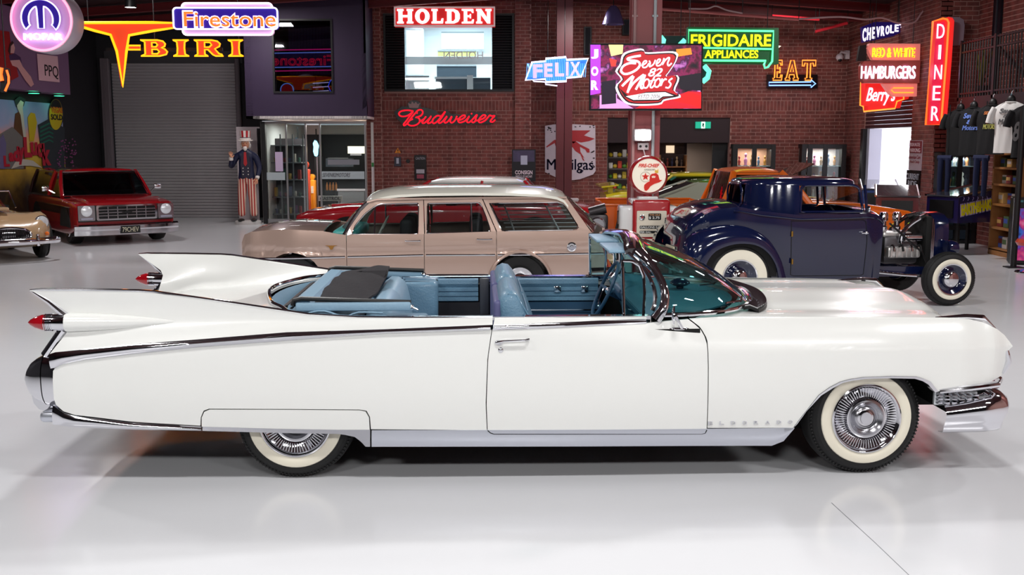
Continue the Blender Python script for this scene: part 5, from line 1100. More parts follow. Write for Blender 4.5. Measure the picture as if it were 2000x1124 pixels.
    b = MB(); b.rbox((2.03, .38, .905), (.08, .44, .07), .025, 3); ob('instrument_binnacle', b, DBLUE, T_)
    b = MB(); b.box((2.045, -.2, .84), (.01, 1.2, .03)); ob('dash_trim', b, CHROME, T_)
    cu, cz2 = L(1328, 556, 0)
    b = MB(); b.lathe([(.0, .075), (.035, .07), (.062, .05), (.066, .038), (.05, .026), (.026, .02), (.02, -.01), (.03, -.02)], Matrix.Translation((cu, 0, cz2-.03)), 24); ob('dash_compass', b, mat('navy_plastic', (14, 34, 60), .25, coat=.6), T_)
    # steering wheel
    top, bot = Vector((2.009, .40, 1.096)), Vector((1.843, .40, .732)); c = (top+bot)/2
    M = frame(c, (0, 1, 0), top-bot); b = MB(); n_ = 40
    b.tube([M @ Vector((.2*math.cos(2*PI*k/n_), .2*math.sin(2*PI*k/n_), 0)) for k in range(n_)], .012, 8, closed=True); sw = ob('steering_wheel', b, DBLUE, T_)
    nz = M.to_3x3() @ Vector((0, 0, 1)); nz = nz if nz.x > 0 else -nz
    b = MB(); b.tube([M @ Vector((-.19, 0, 0)), c+nz*.05, M @ Vector((.19, 0, 0))], .012, 8); b.tube([c+nz*.03, c+nz*.30], .03, 12)
    ob('wheel_spokes', b, DBLUE, sw)
    b = MB(); b.tube([M @ Vector((.13*math.cos(PI+PI*k/12), .13*math.sin(PI+PI*k/12), .01)) for k in range(13)], .005, 6); b.ball(c+nz*.03, .03, 12); ob('horn_ring', b, CHROME, sw)
    # windscreen
    base = cr([(2.06, -.925, .945), (2.22, -.915, .948), (2.42, -.85, .950), (2.58, -.70, .952), (2.70, -.45, .955), (2.76, 0, .960), (2.70, .45, .955), (2.58, .70, .952), (2.42, .85, .950), (2.22, .915, .948), (2.06, .925, .945)], 61)
    topc_ = cr([(2.06, -.925, .95), (2.11, -.915, 1.02), (2.115, -.86, 1.11), (2.07, -.76, 1.2), (2.0, -.665, 1.275), (2.03, -.35, 1.31), (2.05, 0, 1.325), (2.03, .35, 1.31), (2.0, .665, 1.275), (2.07, .76, 1.2), (2.115, .86, 1.11), (2.11, .915, 1.02), (2.06, .925, .95)], 61)
    rows = []
    for a_, t_ in zip(base, topc_):
        r = []
        for j in range(13):
            t = j/12; p = a_.lerp(t_, t); d_ = (a_-t_).length; out = Vector((.8, .6*math.copysign(min(1, abs(p.y)), p.y), .3)); r.append(p+out*.10*d_*math.sin(PI*t))
        rows.append(r)
    b = MB(); b.slab(rows, (-.004, 0, 0)); ob('windscreen', b, WINDG, T_, ang=60)
    b = MB(); b.tube([p+Vector((.012, 0, .004)) for p in base], .014, 8); ob('windscreen_base_trim', b, CHROME, T_)
    hd = [p for p in topc_ if abs(p.y) < .68]; rows = []
    for p in hd: rows.append([p+Vector(q) for q in ((.045, 0, -.012), (.03, 0, .012), (-.01, 0, .026), (-.06, 0, .024), (-.09, 0, .008), (-.085, 0, -.01), (-.03, 0, -.018), (.02, 0, -.022))])
    b = MB(); b.grid(rows, cv=True); b.f += [tuple(range(8)), tuple((len(hd)-1)*8+k for k in reversed(range(8)))]; b.m += [0, 0]; hdr = ob('windscreen_header', b, CHROME, T_, ang=50)
    for s in both:
        b = MB(); b.rbox((1.90, s*.33, 1.275), (.15, .5, .018), .008, 2, M=Matrix.Rotation(0, 4, 'Y')); ob('sun_visor', b, LBLUE, T_)
    b = MB(); b.rbox((2.0, 0, 1.235), (.02, .22, .06), .01, 2); b.cyl((2.01, 0, 1.25), (2.04, 0, 1.31), .01); ob('interior_mirror', b, CHROME, T_)
    # cowl vent
    rows = []; sl = MB()
    for i in range(14, 47):
        p = base[i]; q = base[min(60, i+1)]-base[i-1]; nn = Vector((q.y, -q.x, 0)).normalized(); nn = nn if nn.x > 0 else -nn
        rows.append([p+nn*.02+Vector((0, 0, .002)), p+nn*.06+Vector((0, 0, .012)), p+nn*.115+Vector((0, 0, -.004))])
    b = MB(); b.slab(rows, (0, 0, -.015)); cv_ = ob('cowl_vent', b, BLACK, T_)
    for i in range(14, 46):
        for f_ in (0, .5):
            p = base[i].lerp(base[i+1], f_); q = base[i+1]-base[i-1]; nn = Vector((q.y, -q.x, 0)).normalized(); nn = nn if nn.x > 0 else -nn
            sl.tube([p+nn*.03+Vector((0, 0, .016)), p+nn*.06+Vector((0, 0, .024)), p+nn*.11+Vector((0, 0, .008))], .006, 5)
    ob('louvres', sl, CHROME, cv_, kind='stuff')
    # wipers
    for y0 in (-.45, .3):
        b = MB(); b.tube([(2.70 if y0 > 0 else 2.66, y0, .985), (2.60, y0-.22, .99), (2.48, y0-.36, 1.0)], .007, 6); ob('wiper', b, CHROME, T_)
    # ---- folded top
    def P(px, py, y, dz=0): u, z = L(px, py, y); return Vector((u, y, z+dz))
    b = MB(); b.slab([[Vector((arcu(y)+.02, y, .95)), Vector((arcu(y)+.06, y, .86)), Vector((.3, y, .80))] for y in [-.82+1.64*i/12 for i in range(13)]], (0, 0, -.01)); ob('top_well_liner', b, LBLUE, T_)
    for s in both:
        b = MB(); b.tube([(-.02, s*.76, .99), (-.01, s*.76, 1.02), (.03, s*.76, 1.03), (.66, s*.76, 1.005)], .014, 8, sq=1.0); ob('top_side_seal', b, BLACK, T_)
        b = MB(); b.rbox((.33, s*.775, .985), (.66, .03, .05), .012, 2); ob('top_side_rail', b, LBLUE, T_)
        b = MB(); b.ball((.66, s*.76, .975), .018, 10); b.cyl((.64, s*.76, .985), (.70, s*.77, .96), .008); ob('top_latch', b, CHROME, T_)
        b = MB(); b.tube(cr([(.0, s*.80, .93), (.15, s*.80, .965), (.28, s*.80, .93), (.36, s*.80, .955), (.5, s*.80, .95)], 16), .012, 6, sq=.5); ob('top_linkage', b, LBLUE, T_)
    b = MB(); b.slab([[Vector((.0+o, y, z)) for o, z in ((-.05, .985), (.0, 1.02), (.07, 1.015), (.10, .98))] for y in (-.74, -.3, .3, .74)], (0, 0, -.02)); ob('top_rear_bow', b, LBLUE, T_)
    b = MB(); b.slab([[Vector((-.12+.03*j, y, .95+.01*(j % 2))) for j in range(3)] for y in [-.55+.12*i for i in range(10)]], (0, 0, -.015)); ob('top_webbing', b, BLACK, T_)
    cvs = [[Vector(p) for p in r] for r in ([(.07, -.70, .985), (.2, -.72, .99), (.36, -.70, .985)], [(.07, -.2, 1.0), (.25, -.2, 1.025), (.42, -.25, 1.0)], [(.08, .3, 1.01), (.28, .25, 1.045), (.45, .1, 1.06)], [(.08, .68, 1.0), (.27, .6, 1.05), (.44, .45, 1.08)])]
    rows = [cr(r, 12) for r in cvs]; rows = [list(x) for x in zip(*[cr(c_, 16) for c_ in zip(*rows)])]
    for i, r in enumerate(rows):
        for j, p in enumerate(r): p.z += .006*math.sin(i*1.3+j*.9)
    b = MB(); b.slab(rows, (0, 0, -.012)); ob('folded_canvas', b, BCARP, T_, ang=60)
    b = MB(); b.slab([[Vector((.10, .62, 1.0)), Vector((.26, .35, 1.055)), Vector((.45, .12, 1.085))], [Vector((.14, .60, .97)), Vector((.30, .3, 1.0)), Vector((.42, -.1, 1.0))], [Vector((.2, .5, .96)), Vector((.30, .1, .96)), Vector((.38, -.45, .97))]], (0, .01, -.01)); ob('canvas_flap', b, BCARP, T_)
    # wheels
    make_wheel(T_, (0, -.905, .338), -1); make_wheel(T_, (0, .905, .338), 1)
    make_wheel(T_, (3.29, -.925, .335), -1, steer=R(2)); make_wheel(T_, (3.29, .925, .335), 1, steer=R(2))
    b = MB(); b.box((2.9, 0, .2), (.5, 1.1, .05)); ob('crossmember', b, DARK, T_)
    return T_
make_convertible()
# ================================================================ the other cars
class CF:
    """car frame: world = O + R(yaw)(u, y)"""
    def __init__(s, ox, oy, yaw): s.o = (ox, oy, 0); s.yaw = yaw; s.c = math.cos(yaw); s.s = math.sin(yaw)
    def L(s, px, py, y):
        d = ray(px, py); t = (y-(s.s*s.o[0]-s.c*s.o[1]))/(-s.s*d.x+s.c*d.y)
        return (s.c*(t*d.x-s.o[0])+s.s*(t*d.y-s.o[1]), t*d.z+CH)
    def P(s, px, py, y): u, z = s.L(px, py, y); return Vector((u, y, z))
def plate_panel(nm, g, yf, m, parent, side=-1, th=.02, off=0., ang=40):
    rows = [[Vector((p[0], side*(yf(p[0], p[1])+off), p[1])) for p in r] for r in g]
    b = MB(); b.slab(rows, (0, -side*th, 0)); return ob(nm, b, m, parent, ang=ang)
def lean_prism(nm, outer, holes, yf, m, parent, side=-1, th=.03, off=0.):
    b = MB(); b.prism(outer, holes, None, th)
    b.v = [(v[0], side*(yf(v[0], v[1])+off-th+v[2]), v[1]) for v in b.v]; return ob(nm, b, m, parent, ang=0)
def arcp(cx, zc, r, n=12, a0=180, a1=0): return [(cx+r*math.cos(R(a0+(a1-a0)*k/n)), zc+r*math.sin(R(a0+(a1-a0)*k/n))) for k in range(n+1)]
def rsec(u, hw, z0, z1, rt=.1, rb=.06, tum=.0, n=5):
    out = []
    for cy, cz, a0, r in ((hw-rt, z1-rt, 0, rt), (-(hw-rt), z1-rt, 90, rt), (-(hw-rb), z0+rb, 180, rb), (hw-rb, z0+rb, 270, rb)):
        for k in range(n+1):
            a = R(a0+90*k/n); y = cy+r*math.cos(a); z = cz+r*math.sin(a); y *= 1-tum*max(0, (z-z0)/(z1-z0)); out.append(Vector((u, y, z)))
    return out
def hull(nm, secs, m, parent, ang=40):
    rows = [rsec(*s) for s in secs]; b = MB(); b.grid(rows, cv=True); k = len(rows[0]); N = len(rows)
    b.f += [tuple(range(k)), tuple((N-1)*k+j for j in reversed(range(k)))]; b.m += [0, 0]; return ob(nm, b, m, parent, ang=ang)
def cabin(par, ub, ut, hwb, hwt, zb, zt, m, gl, bp=(), r=.03, crown=.04, roofm=None, thick=.05):
    """ub=(rear,front) at the belt, ut=(rear,front) at the roof"""
    rows = []
    for i in range(13):
        y = -hwt+2*hwt*i/12; rr = []
        for j in range(13):
            t = j/12; u = ut[0]+(ut[1]-ut[0])*t; e = max(abs(2*t-1), abs(y)/hwt); rr.append(Vector((u, y, zt+crown*(1-abs(y/hwt)**2.5)*(1-abs(2*t-1)**3)-.03*max(0, (e-.85)/.15)**2)))
        rows.append(rr)
    b = MB(); b.slab(rows, (0, 0, -thick)); ob('roof', b, roofm or m, par, ang=60)
    for s in (-1, 1):
        for a, e in ((ub[0], ut[0]+.03), (ub[1], ut[1]-.03)): b = MB(); b.tube([(a, s*hwb, zb), ((a+e)/2+(.02 if a > 0 else -.02), s*((hwb+hwt)/2+.012), (zb+zt)/2), (e, s*(hwt-.01), zt-.02)], r, 8); ob('pillar', b, m, par)
        for f in bp:
            a = ub[0]+(ub[1]-ub[0])*f; e = ut[0]+(ut[1]-ut[0])*f; b = MB(); b.tube([(a, s*hwb, zb), (e, s*(hwt-.01), zt-.02)], r, 8); ob('pillar', b, m, par)
        b = MB(); b.grid([[Vector((ub[0], s*hwb, zb)), Vector((ub[1], s*hwb, zb))], [Vector((ut[0], s*hwt*.985, zt-.02)), Vector((ut[1], s*hwt*.985, zt-.02))]]); ob('side_glass', b, gl, par, ang=0)
    for k, nm in ((1, 'windscreen'), (0, 'rear_window')):
        b = MB(); rows = []
        for i in range(9):
            f = -1+2*i/8; o = .05*(1-f*f)*(1 if k else -1); rows.append([Vector((ub[k]+o, f*hwb, zb)), Vector((ut[k]+o, f*hwt*.98, zt-.02))])
        b.grid(rows); ob(nm, b, gl, par, ang=60)
DGL = glass('car_glass', (120, 135, 140), .35); CGL = glass('clear_car_glass', (215, 228, 228), .25)
INT = mat('dark_interior', (26, 24, 26), .8)
def seat_pair(par, us, z0, z1, hw, m):
    for u in us:
        for s in (-1, 1):
            b = MB(); b.rbox((u, s*hw*.48, (z0+z1)/2+.05), (.16, hw*.86, z1-z0), .06, 3); b.rbox((u+.25, s*hw*.48, z0), (.5, hw*.86, .16), .05, 3); ob('seat', b, m, par)
# ---------------------------------------------------------------- beige station wagon
wg = CF(-1.2, 12.9, .035)
def make_wagon():
    T_ = thing('station_wagon', 'metallic beige station wagon with a white roof, parked side-on behind the white convertible', 'car', wg.o, wg.yaw)
    PT = mat('beige_metallic_paint', (178, 152, 140), .3, .45, coat=1.); RT = paint('cream_roof_paint', (226, 224, 212)); L_ = lambda l, y=-.82: [wg.L(px, py, y) for px, py in l]
    HW = [( -1.99, .66), (-1.8, .76), (-1.2, .815), (0, .83), (1.2, .825), (2.0, .79), (2.25, .74)]
    uf = L_([(466, 480)])[0][0]; HW = [(uf-.02, .66), (uf+.15, .74), (uf+.7, .81), (0, .83), (1.4, .825), (2.1, .78)]
    def yf(u, z): return stab(u, HW)-.25*max(0, z-.66)**2-.12*max(0, .5-z)**1.5-(.012 if z > .655 and z < .70 else 0)
    def yg(u, z): return stab(u, HW)-.02-.30*max(0, z-.88)
    zr = .22; top = [(466, 480), (467, 470), (472, 461), (486, 455), (520, 451), (560, 449), (628, 452), (662, 458), (676, 459.5), (828, 457.5), (968, 452.5), (1100, 451.5), (1152, 451), (1166, 462), (1180, 490), (1186, 520)]
    tz = L_(top); ur = tz[-1][0]; ub = lambda px: wg.L(px, 500, -.82)[0]
    wr, wf_ = ub(1016), ub(1016)-2.62
    def seg(nm, a, e, arch=None, col=PT, Rt=None):
        ua, ue = a, e; T2 = [(ua, tab(ua, tz))]+[p for p in tz if ua+.01 < p[0] < ue-.01]+[(ue, tab(ue, tz))]
        B2 = [(ua, zr)]+([p for p in arcp(arch, .30, .36) if p[1] > zr] if arch else [])+[(ue, zr)]
        return coons(B2, T2, Rt=Rt, n=24, m=16)
    uA, uB, uC = ub(677), ub(829), ub(970)
    for s in (-1, 1):
        fe = plate_panel('front_wing', seg('', tz[0][0]+.003, uA-.004, wf_), yf, PT, T_, s)
        d1 = plate_panel('front_door', seg('', uA+.002, uB-.004), yf, PT, T_, s)
        d2 = plate_panel('rear_door', seg('', uB+.002, uC-.004), yf, PT, T_, s)
        qp = plate_panel('rear_quarter', seg('', uC+.002, ur, wr), yf, PT, T_, s)
        # chrome belt strip
        for (x0, y0), (x1, y1), pr in (((500, 507), (674, 502), fe), ((679, 502), (827, 498.5), d1), ((832, 498.5), (967, 498), d2), ((972, 498), (1180, 496), qp)):
            p = [L_([(x0+(x1-x0)*k/8, y0+(y1-y0)*k/8)])[0] for k in range(9)]; b = MB(); b.tube([(u, s*(yf(u, z)+.004), z) for u, z in p], .009, 6, sq=1.4); ob('side_strip', b, CHROME, pr)
        for (x0, x1, y), pr in (((792, 820, 470.5), d1), ((932, 960, 467.5), d2)):
            p0, p1 = L_([(x0, y), (x1, y)]); b = MB(); b.tube([(p0[0], s*(yf(*p0)+.01), p0[1]), (p0[0]+.03, s*(yf(*p0)+.03), p0[1]), (p1[0]-.02, s*(yf(*p1)+.03), p1[1]), (p1[0], s*(yf(*p1)+.01), p1[1])], [.011, .008, .008, .012], 8); ob('handle', b, CHROME, pr)
        # arch lip
        b = MB(); b.tube([(u, s*(yf(u, z)+.01), z) for u, z in arcp(wr, .30, .365, 20, 190, -10)], .018, 8); ob('arch_lip', b, PT, qp)
        # window frames and glass
        # outline of each opening
        W1 = L_([(688, 457), (694, 440), (712, 418), (732, 403), (742, 399), (817, 397.5), (817, 456.5)], -.76); W2 = L_([(834, 455.5), (834, 398), (938, 396.5), (948, 420), (959, 452)], -.76); W3 = L_([(956, 398), (1094, 396), (1104, 402), (1131, 445), (1126, 449), (980, 451)], -.76)
        d1f = L_([(678, 459), (684, 444), (704, 414), (722, 397), (735, 392.5), (826, 390.5), (829, 457.5)], -.76); d2f = L_([(831, 457.5), (827.5, 390.5), (941, 388.5), (969, 452.5)], -.76); qf = L_([(971, 452.5), (943, 388.5), (1108, 387.5), (1153, 451)], -.76)
        for nm, o_, h_, pr in (('window_frame', d1f, W1, d1), ('window_frame', d2f, W2, d2), ('window_frame', qf, W3, qp)):
            lean_prism(nm, o_, [h_], yg, PT, pr, s, .035)
            b = MB(); b.tube([(u, s*(yg(u, z)+.002), z) for u, z in [v.xy for v in rs([(p[0], p[1], 0) for p in h_], 40, True)]], .006, 6, closed=True); ob('window_trim', b, CHROME if nm else BLACK, pr)
            b = MB(); tri = geometry.tessellate_polygon([[Vector((p[0], p[1], 0)) for p in h_]]); b.add([(p[0], s*(yg(*p)-.02), p[1]) for p in h_], [tuple(t) for t in tri]); ob('side_glass', b, CGL, pr, ang=0)
        b = MB(); a_, e_ = L_([(732, 403), (732, 457)], -.76); b.tube([(a_[0], s*(yg(*a_)-.01), a_[1]), (e_[0], s*(yg(*e_)-.01), e_[1])], .010, 6); ob('vent_bar', b, CHROME, d1)
        b = MB(); a_, e_ = L_([(920, 398), (921, 455)], -.76); b.tube([(a_[0], s*(yg(*a_)-.01), a_[1]), (e_[0], s*(yg(*e_)-.01), e_[1])], .010, 6); ob('vent_bar', b, CHROME, d2)
        b = MB(); b.tube([(u, s*(yg(u, z)+.012), z) for u, z in L_([(716, 396), (735, 391), (826, 389), (941, 387.5), (1108, 387)], -.76)], .012, 8); ob('gutter', b, PT, T_)
        # A post
        pz = L_([(676, 459), (690, 434), (706, 410), (720, 396)], -.76); b = MB(); b.tube([(u-.02, s*(yg(u, z)-.01), z) for u, z in pz], .022, 8); ob('windscreen_post', b, CHROME, T_)
        # fuel cap / badge
        if s < 0:
            p = L_([(1117, 483)])[0]; b = MB(); M = frame((p[0], -yf(*p), p[1]), (1, 0, 0), (0, 0, 1)); b.lathe([(.058, 0), (.055, .012), (.04, .014), (.038, .006), (.02, .006), (.015, .02), (0, .02)], M, 28); ob('fuel_cap', b, CHROME, qp)
            p = L_([(647, 482)])[0]; b = MB(); M = frame((p[0], -yf(*p)-.001, p[1]), (1, 0, 0), (0, 0, 1)); b.prism([(-.07, .012), (.07, .012), (.03, 0), (.012, -.035), (-.012, -.035), (-.03, 0)], [], M, .008); ob('badge', b, mat('gold_badge', (170, 120, 60), .3, .8), fe, ang=0)
        # headlamp, tail lamp
        hx = tz[0][0]; M = frame((hx+.06, s*.56, .68), (0, -1, 0), (0, 0, 1)); b = MB(); b.lathe([(.10, -.05), (.10, .05), (.08, .06), (0, .075)], M, 24); ob('headlamp', b, HLENS, T_)
        b = MB(); b.rbox((ur-.03, s*.66, .62), (.06, .12, .3), .02, 2); ob('tail_lamp', b, RLENS, T_)
        make_wheel(T_, (wr, s*.76, .315), s, RT=.315, wt=.17, cap='plain', RC=.17, ww=False); make_wheel(T_, (wf_, s*.76, .315), s, RT=.315, wt=.17, cap='plain', RC=.17, ww=False)
    # bonnet
    L2 = [p for p in tz if p[0] < ub(662)]
    rows = []
    for i in range(21):
        f = -1+2*i/20; r = []
        for u, z in L2: r.append(Vector((u+.02, f*(yf(u, z)-.005)*.985, z+.05*(1-abs(f)**2.2)*min(1, (u-L2[0][0])/.2))))
        rows.append(r)
    b = MB(); b.slab(rows, (0, 0, -.02)); ob('bonnet', b, PT, T_, ang=60)
    b = MB(); b.slab([[Vector((tz[0][0]+.03, y, z)) for z in (.3, .5, .72)] for y in (-.64, 0, .64)], (.03, 0, 0)); ob('grille', b, CHROME, T_)
    b = MB(); b.tube([(tz[0][0]+.3, -.82, .42), (tz[0][0]-.02, -.74, .42), (tz[0][0]-.1, 0, .42), (tz[0][0]-.02, .74, .42), (tz[0][0]+.3, .82, .42)], .06, 10); ob('front_bumper', b, CHROME, T_)
    b = MB(); b.tube([(ur-.2, -.82, .42), (ur+.05, -.74, .42), (ur+.1, 0, .42), (ur+.05, .74, .42), (ur-.2, .82, .42)], .06, 10); ob('rear_bumper', b, CHROME, T_)
    # roof
    rz = [wg.L(px, py, -.35) for px, py in [(706, 402), (714, 389), (722, 379), (740, 372), (772, 366), (840, 363), (920, 362), (1000, 362.5), (1060, 365), (1090, 370), (1106, 378), (1110, 386)]]
    rows = []
    for i in range(21):
        f = -1+2*i/20; rows.append([Vector((u+.10*(abs(f)**2)*(-1 if u > 0 else .3)*(.3), f*.695, z-.075*abs(f)**2.6)) for u, z in [v.xy for v in rs([(p[0], p[1], 0) for p in rz], 30)]])
    b = MB(); b.slab(rows, (0, 0, -.03)); ob('roof', b, RT, T_, ang=70)
    # screens
    for s_, pts in ((1, ((676, 459), (722, 392))), (-1, ((1158, 455), (1110, 390)))):
        a_, e_ = [wg.L(px, py, -.76) for px, py in pts]; rows = []
        for i in range(15):
            f = -1+2*i/14; o = -.16*s_*(1-f*f); rows.append([Vector((a_[0]+o, f*.76, a_[1])), Vector(((a_[0]+e_[0])/2+o*.9, f*.72, (a_[1]+e_[1])/2)), Vector((e_[0]+o*.4, f*.66, e_[1]))])
        b = MB(); b.grid(rows); ob('windscreen' if s_ > 0 else 'rear_window', b, CGL, T_, ang=60)
    b = MB(); b.slab([[Vector((ur-.02+.0*z, y, z)) for z in (.3, .6, .93)] for y in (-.7, 0, .7)], (-.03, 0, 0)); ob('tailgate', b, PT, T_)
    b = MB(); b.box(((ur+tz[0][0])/2, 0, .32), (ur-tz[0][0]-.1, 1.2, .22)); b.box((.1, 0, .36), (1.5, 1.5, .2)); ob('floor_pan', b, DARK, T_, ang=0)
    seat_pair(T_, (wg.L(800, 450, 0)[0], wg.L(930, 450, 0)[0]), .45, .98, .66, INT)
    b = MB(); p = wg.P(745, 450, -.3); n_ = 30
    M = frame(tuple(p), (0, 1, 0), (.45, 0, .9)); b.tube([M @ Vector((.19*math.cos(2*PI*k/n_), .19*math.sin(2*PI*k/n_), 0)) for k in range(n_)], .010, 6, closed=True); b.tube([M @ Vector((-.19, 0, 0)), M @ Vector((.19, 0, 0))], .009, 6); ob('steering_wheel', b, mat('ivory_wheel', (200, 195, 185), .4), T_)
    b = MB(); b.rbox((wg.L(690, 455, 0)[0]-.02, 0, .84), (.3, 1.36, .14), .05, 3); ob('dashboard', b, mat('dash_teal', (60, 150, 145), .4), T_)
    bl = MB()
    for k in range(6):
        a_, e_ = wg.P(972+3*k, 404+8*k, .55), wg.P(1100+6*k, 403+8*k, .55); bl.tube([a_, e_], .008, 6)
    ob('cargo_rail', bl, mat('white_rail', (225, 222, 225), .4), T_, kind='stuff')
    for x0, x1 in ((985, 1004), (1066, 1092)): b = MB(); b.tube([wg.P(x0, 402, .52), wg.P(x1, 450, .52)], .012, 6); ob('cargo_rail_post', b, mat('white_rail'), T_)
make_wagon()
# ---------------------------------------------------------------- navy hot rod coupe
hr = CF(2.494, 12.694, .12)
def make_hotrod():
    T_ = thing('hot_rod_coupe', 'navy blue hot rod coupe with whitewall tyres and an exposed chrome engine', 'car', hr.o, hr.yaw)
    NB = paint('navy_paint', (13, 21, 54), .0, .12); BR = mat('brass_hinge', (170, 130, 60), .3, .9)
    L_ = lambda l, y: [hr.L(px, py, y) for px, py in l]
    # body shell: sections along u, each from the sill up to the belt
    Y0 = -.66
    zt = L_([(1343, 470), (1352, 442), (1366, 428), (1385, 416), (1410, 408), (1443, 404), (1483, 412), (1560, 420), (1640, 419), (1697, 417), (1715, 419), (1727, 424), (1732, 430)], Y0)
    zb = L_([(1343, 520), (1400, 543), (1500, 548), (1600, 548), (1732, 546)], Y0)
    W = [(zt[0][0], .42), (zt[1][0], .55), (zt[3][0], .64), (zt[5][0], .68), (zt[7][0], .71), (zt[9][0], .66), (zt[-1][0], .58)]
    us = [v.x for v in rs([(p[0], 0, 0) for p in (zt[0], zt[-1])], 46)]; rows = []
    def half(u): return stab(u, W)
    for u in us:
        a, e = tab(u, zb), tab(u, zt); w_ = half(u); r = []
        for k in range(13):
            t = k/12; z = a+(e-a)*t; r.append((-(w_-.05*(1-t)**2-.05*max(0, t-.8)**2*6), z))
        top = [(-w_*.80, e+.03), (-w_*.5, e+.05), (0, e+.06)]
        hl = r+top; rows.append([Vector((u, y, z)) for y, z in hl]+[Vector((u, -y, z)) for y, z in reversed(hl[:-1])])
    k0 = min(range(len(us)), key=lambda i: abs(us[i]-hr.L(1483, 412, Y0)[0])); k1 = min(range(len(us)), key=lambda i: abs(us[i]-hr.L(1697, 415, Y0)[0]))
    b = MB(); b.grid(rows); n_ = len(rows[0]); b.f += [tuple(range(n_)), tuple((len(rows)-1)*n_+j for j in reversed(range(n_)))]; b.m += [0, 0]
    # leave the cockpit open on top
    keep = [i for i, f in enumerate(b.f) if not (len(f) == 4 and k0+3 <= min(f)//n_ <= k1-3 and 12 <= min(v % n_ for v in f) and max(v % n_ for v in f) <= n_-13)]
    b.f = [b.f[i] for i in keep]; b.m = [b.m[i] for i in keep]
    ob('body', b, NB, T_, ang=50)
    for s in (-1, 1):       # raised body line
        b = MB(); b.tube([(u, s*(half(u)+.004), tab(u, zt)-.045) for u in us[10:]], .010, 6); ob('body_line', b, NB, T_)
        # door: a raised seam
        dr_ = [hr.L(x, y, -.70) for x, y in ((1545, 432), (1694, 430), (1697, 470), (1692, 540), (1546, 540))]
        b = MB(); b.tube([(u, s*(half(u)-.05*(1-(z-tab(u, zb))/(tab(u, zt)-tab(u, zb)))**2+.001), z) for u, z in [v.xy for v in rs([(p[0], p[1], 0) for p in dr_], 60, True)]], .004, 5, closed=True); d = ob('door_seam', b, DARK, T_)
        for y in (457, 511):
            p = hr.L(1546, y, -.70); b = MB(); b.cyl((p[0], s*(half(p[0])+.012), p[1]-.03), (p[0], s*(half(p[0])+.012), p[1]+.03), .012, 8); ob('hinge', b, BR, T_)
        p = hr.L(1691, 455, -.67); b = MB(); b.ball((p[0], s*(half(p[0])+.02), p[1]), (.02, .02, .02), 10); b.tube([(p[0]-.06, s*(half(p[0])+.03), p[1]), (p[0]+.02, s*(half(p[0])+.03), p[1])], .009, 6); ob('handle', b, CHROME, T_)
        # rear fender
        cu, cz = 0., .40; rows = []
        fp = L_([(1338, 505), (1344, 480), (1362, 458), (1395, 446), (1430, 441), (1470, 446), (1505, 468), (1528, 505), (1540, 546)], -.80)
        fi = L_([(1375, 545), (1379, 515), (1396, 492), (1422, 480), (1449, 476), (1478, 480), (1500, 495), (1515, 520), (1520, 546)], -.83)
        fo = [v.xy for v in cr([(p[0], p[1], 0) for p in fp], 24)]; fn = [v.xy for v in cr([(p[0], p[1], 0) for p in fi], 24)]
        for a, e in zip(fo, fn): rows.append([Vector((a.x, s*.60, a.y)), Vector((a.x*.97+e.x*.03, s*.76, a.y-.01)), Vector((a.x*.7+e.x*.3, s*.83, a.y*.7+e.y*.3)), Vector((a.x*.3+e.x*.7, s*.855, a.y*.3+e.y*.7)), Vector((e.x, s*.85, e.y)), Vector((e.x, s*.82, e.y))])
        b = MB(); b.grid(rows); ob('rear_fender', b, NB, T_, ang=70)
        M = frame((0, s*.70, .40), (1, 0, 0), (0, 0, 1)); b = MB(); b.lathe([(.43, -.12), (.43, .10), (0, .0)], M, 24, a0=0, a1=PI); ob('wheel_well', b, DARK, T_)
        make_wheel(T_, (0, s*.80, .392), s, RT=.392, wt=.2, cap='moon', RW=.325, RC=.205, rim=NB)
        uf = 2.60; make_wheel(T_, (uf, s*.72, .320), s, RT=.320, wt=.16, cap='moon', RW=.245, RC=.185, rim=NB)
        # tail lamp
        p = hr.L(1352, 486, -.5); b = MB(); b.lathe([(.045, 0), (.045, .05), (.03, .06)], frame((p[0]-.02, s*.5, p[1]), (0, -1, 0), (0, 0, 1)), 16); ob('tail_lamp_housing', b, CHROME, T_); b = MB(); b.lathe([(.036, .05), (.02, .065), (0, .07)], frame((p[0]-.02, s*.5, p[1]), (0, -1, 0), (0, 0, 1)), 16); ob('tail_lamp', b, RLENS, T_)
    b = MB(); b.box((zt[0][0]-.02, .0, .62), (.02, .34, .14)); ob('number_plate', b, mat('plate_cream', (200, 195, 170), .5), T_, ang=0)
    text('plate_lettering', 'H1932', frame((zt[0][0]-.031, 0, .62), (0, -1, 0), (0, 0, 1)), .26, .08, BLACK, T_, ext=.002)
    b = MB(); b.tube([(zt[0][0]-.02, -.5, .44), (zt[0][0]-.06, 0, .44), (zt[0][0]-.02, .5, .44)], .025, 8); ob('rear_bumper', b, CHROME, T_)
    # cabin shell with window openings
    ur0, ur1 = hr.L(1446, 380, -.3)[0], hr.L(1700, 400, -.62)[0]; zbel = tab(.9, zt)+.0
    ztop = hr.L(1570, 345, -.3)[1]
    cu, hu = (ur0+ur1)/2, (ur1-ur0)/2; N = 72
    zs = [zbel-.06, zbel+.02, zbel+.05, zbel+.15, zbel+.25, zbel+.335, zbel+.37]
    wtop = ztop-zs[-1]
    rows = []
    def ring(z, k, sh):
        out = []
        for i in range(N):
            a = 2*PI*i/N; ca, sa = math.cos(a), math.sin(a); p_ = 3.6 if ca > 0 else 2.6
            q = (abs(ca)**p_+abs(sa)**p_)**(-1/p_); out.append(Vector((cu+sh+hu*k*q*ca, .655*(k*.97+.03)*q*sa, z)))
        return out
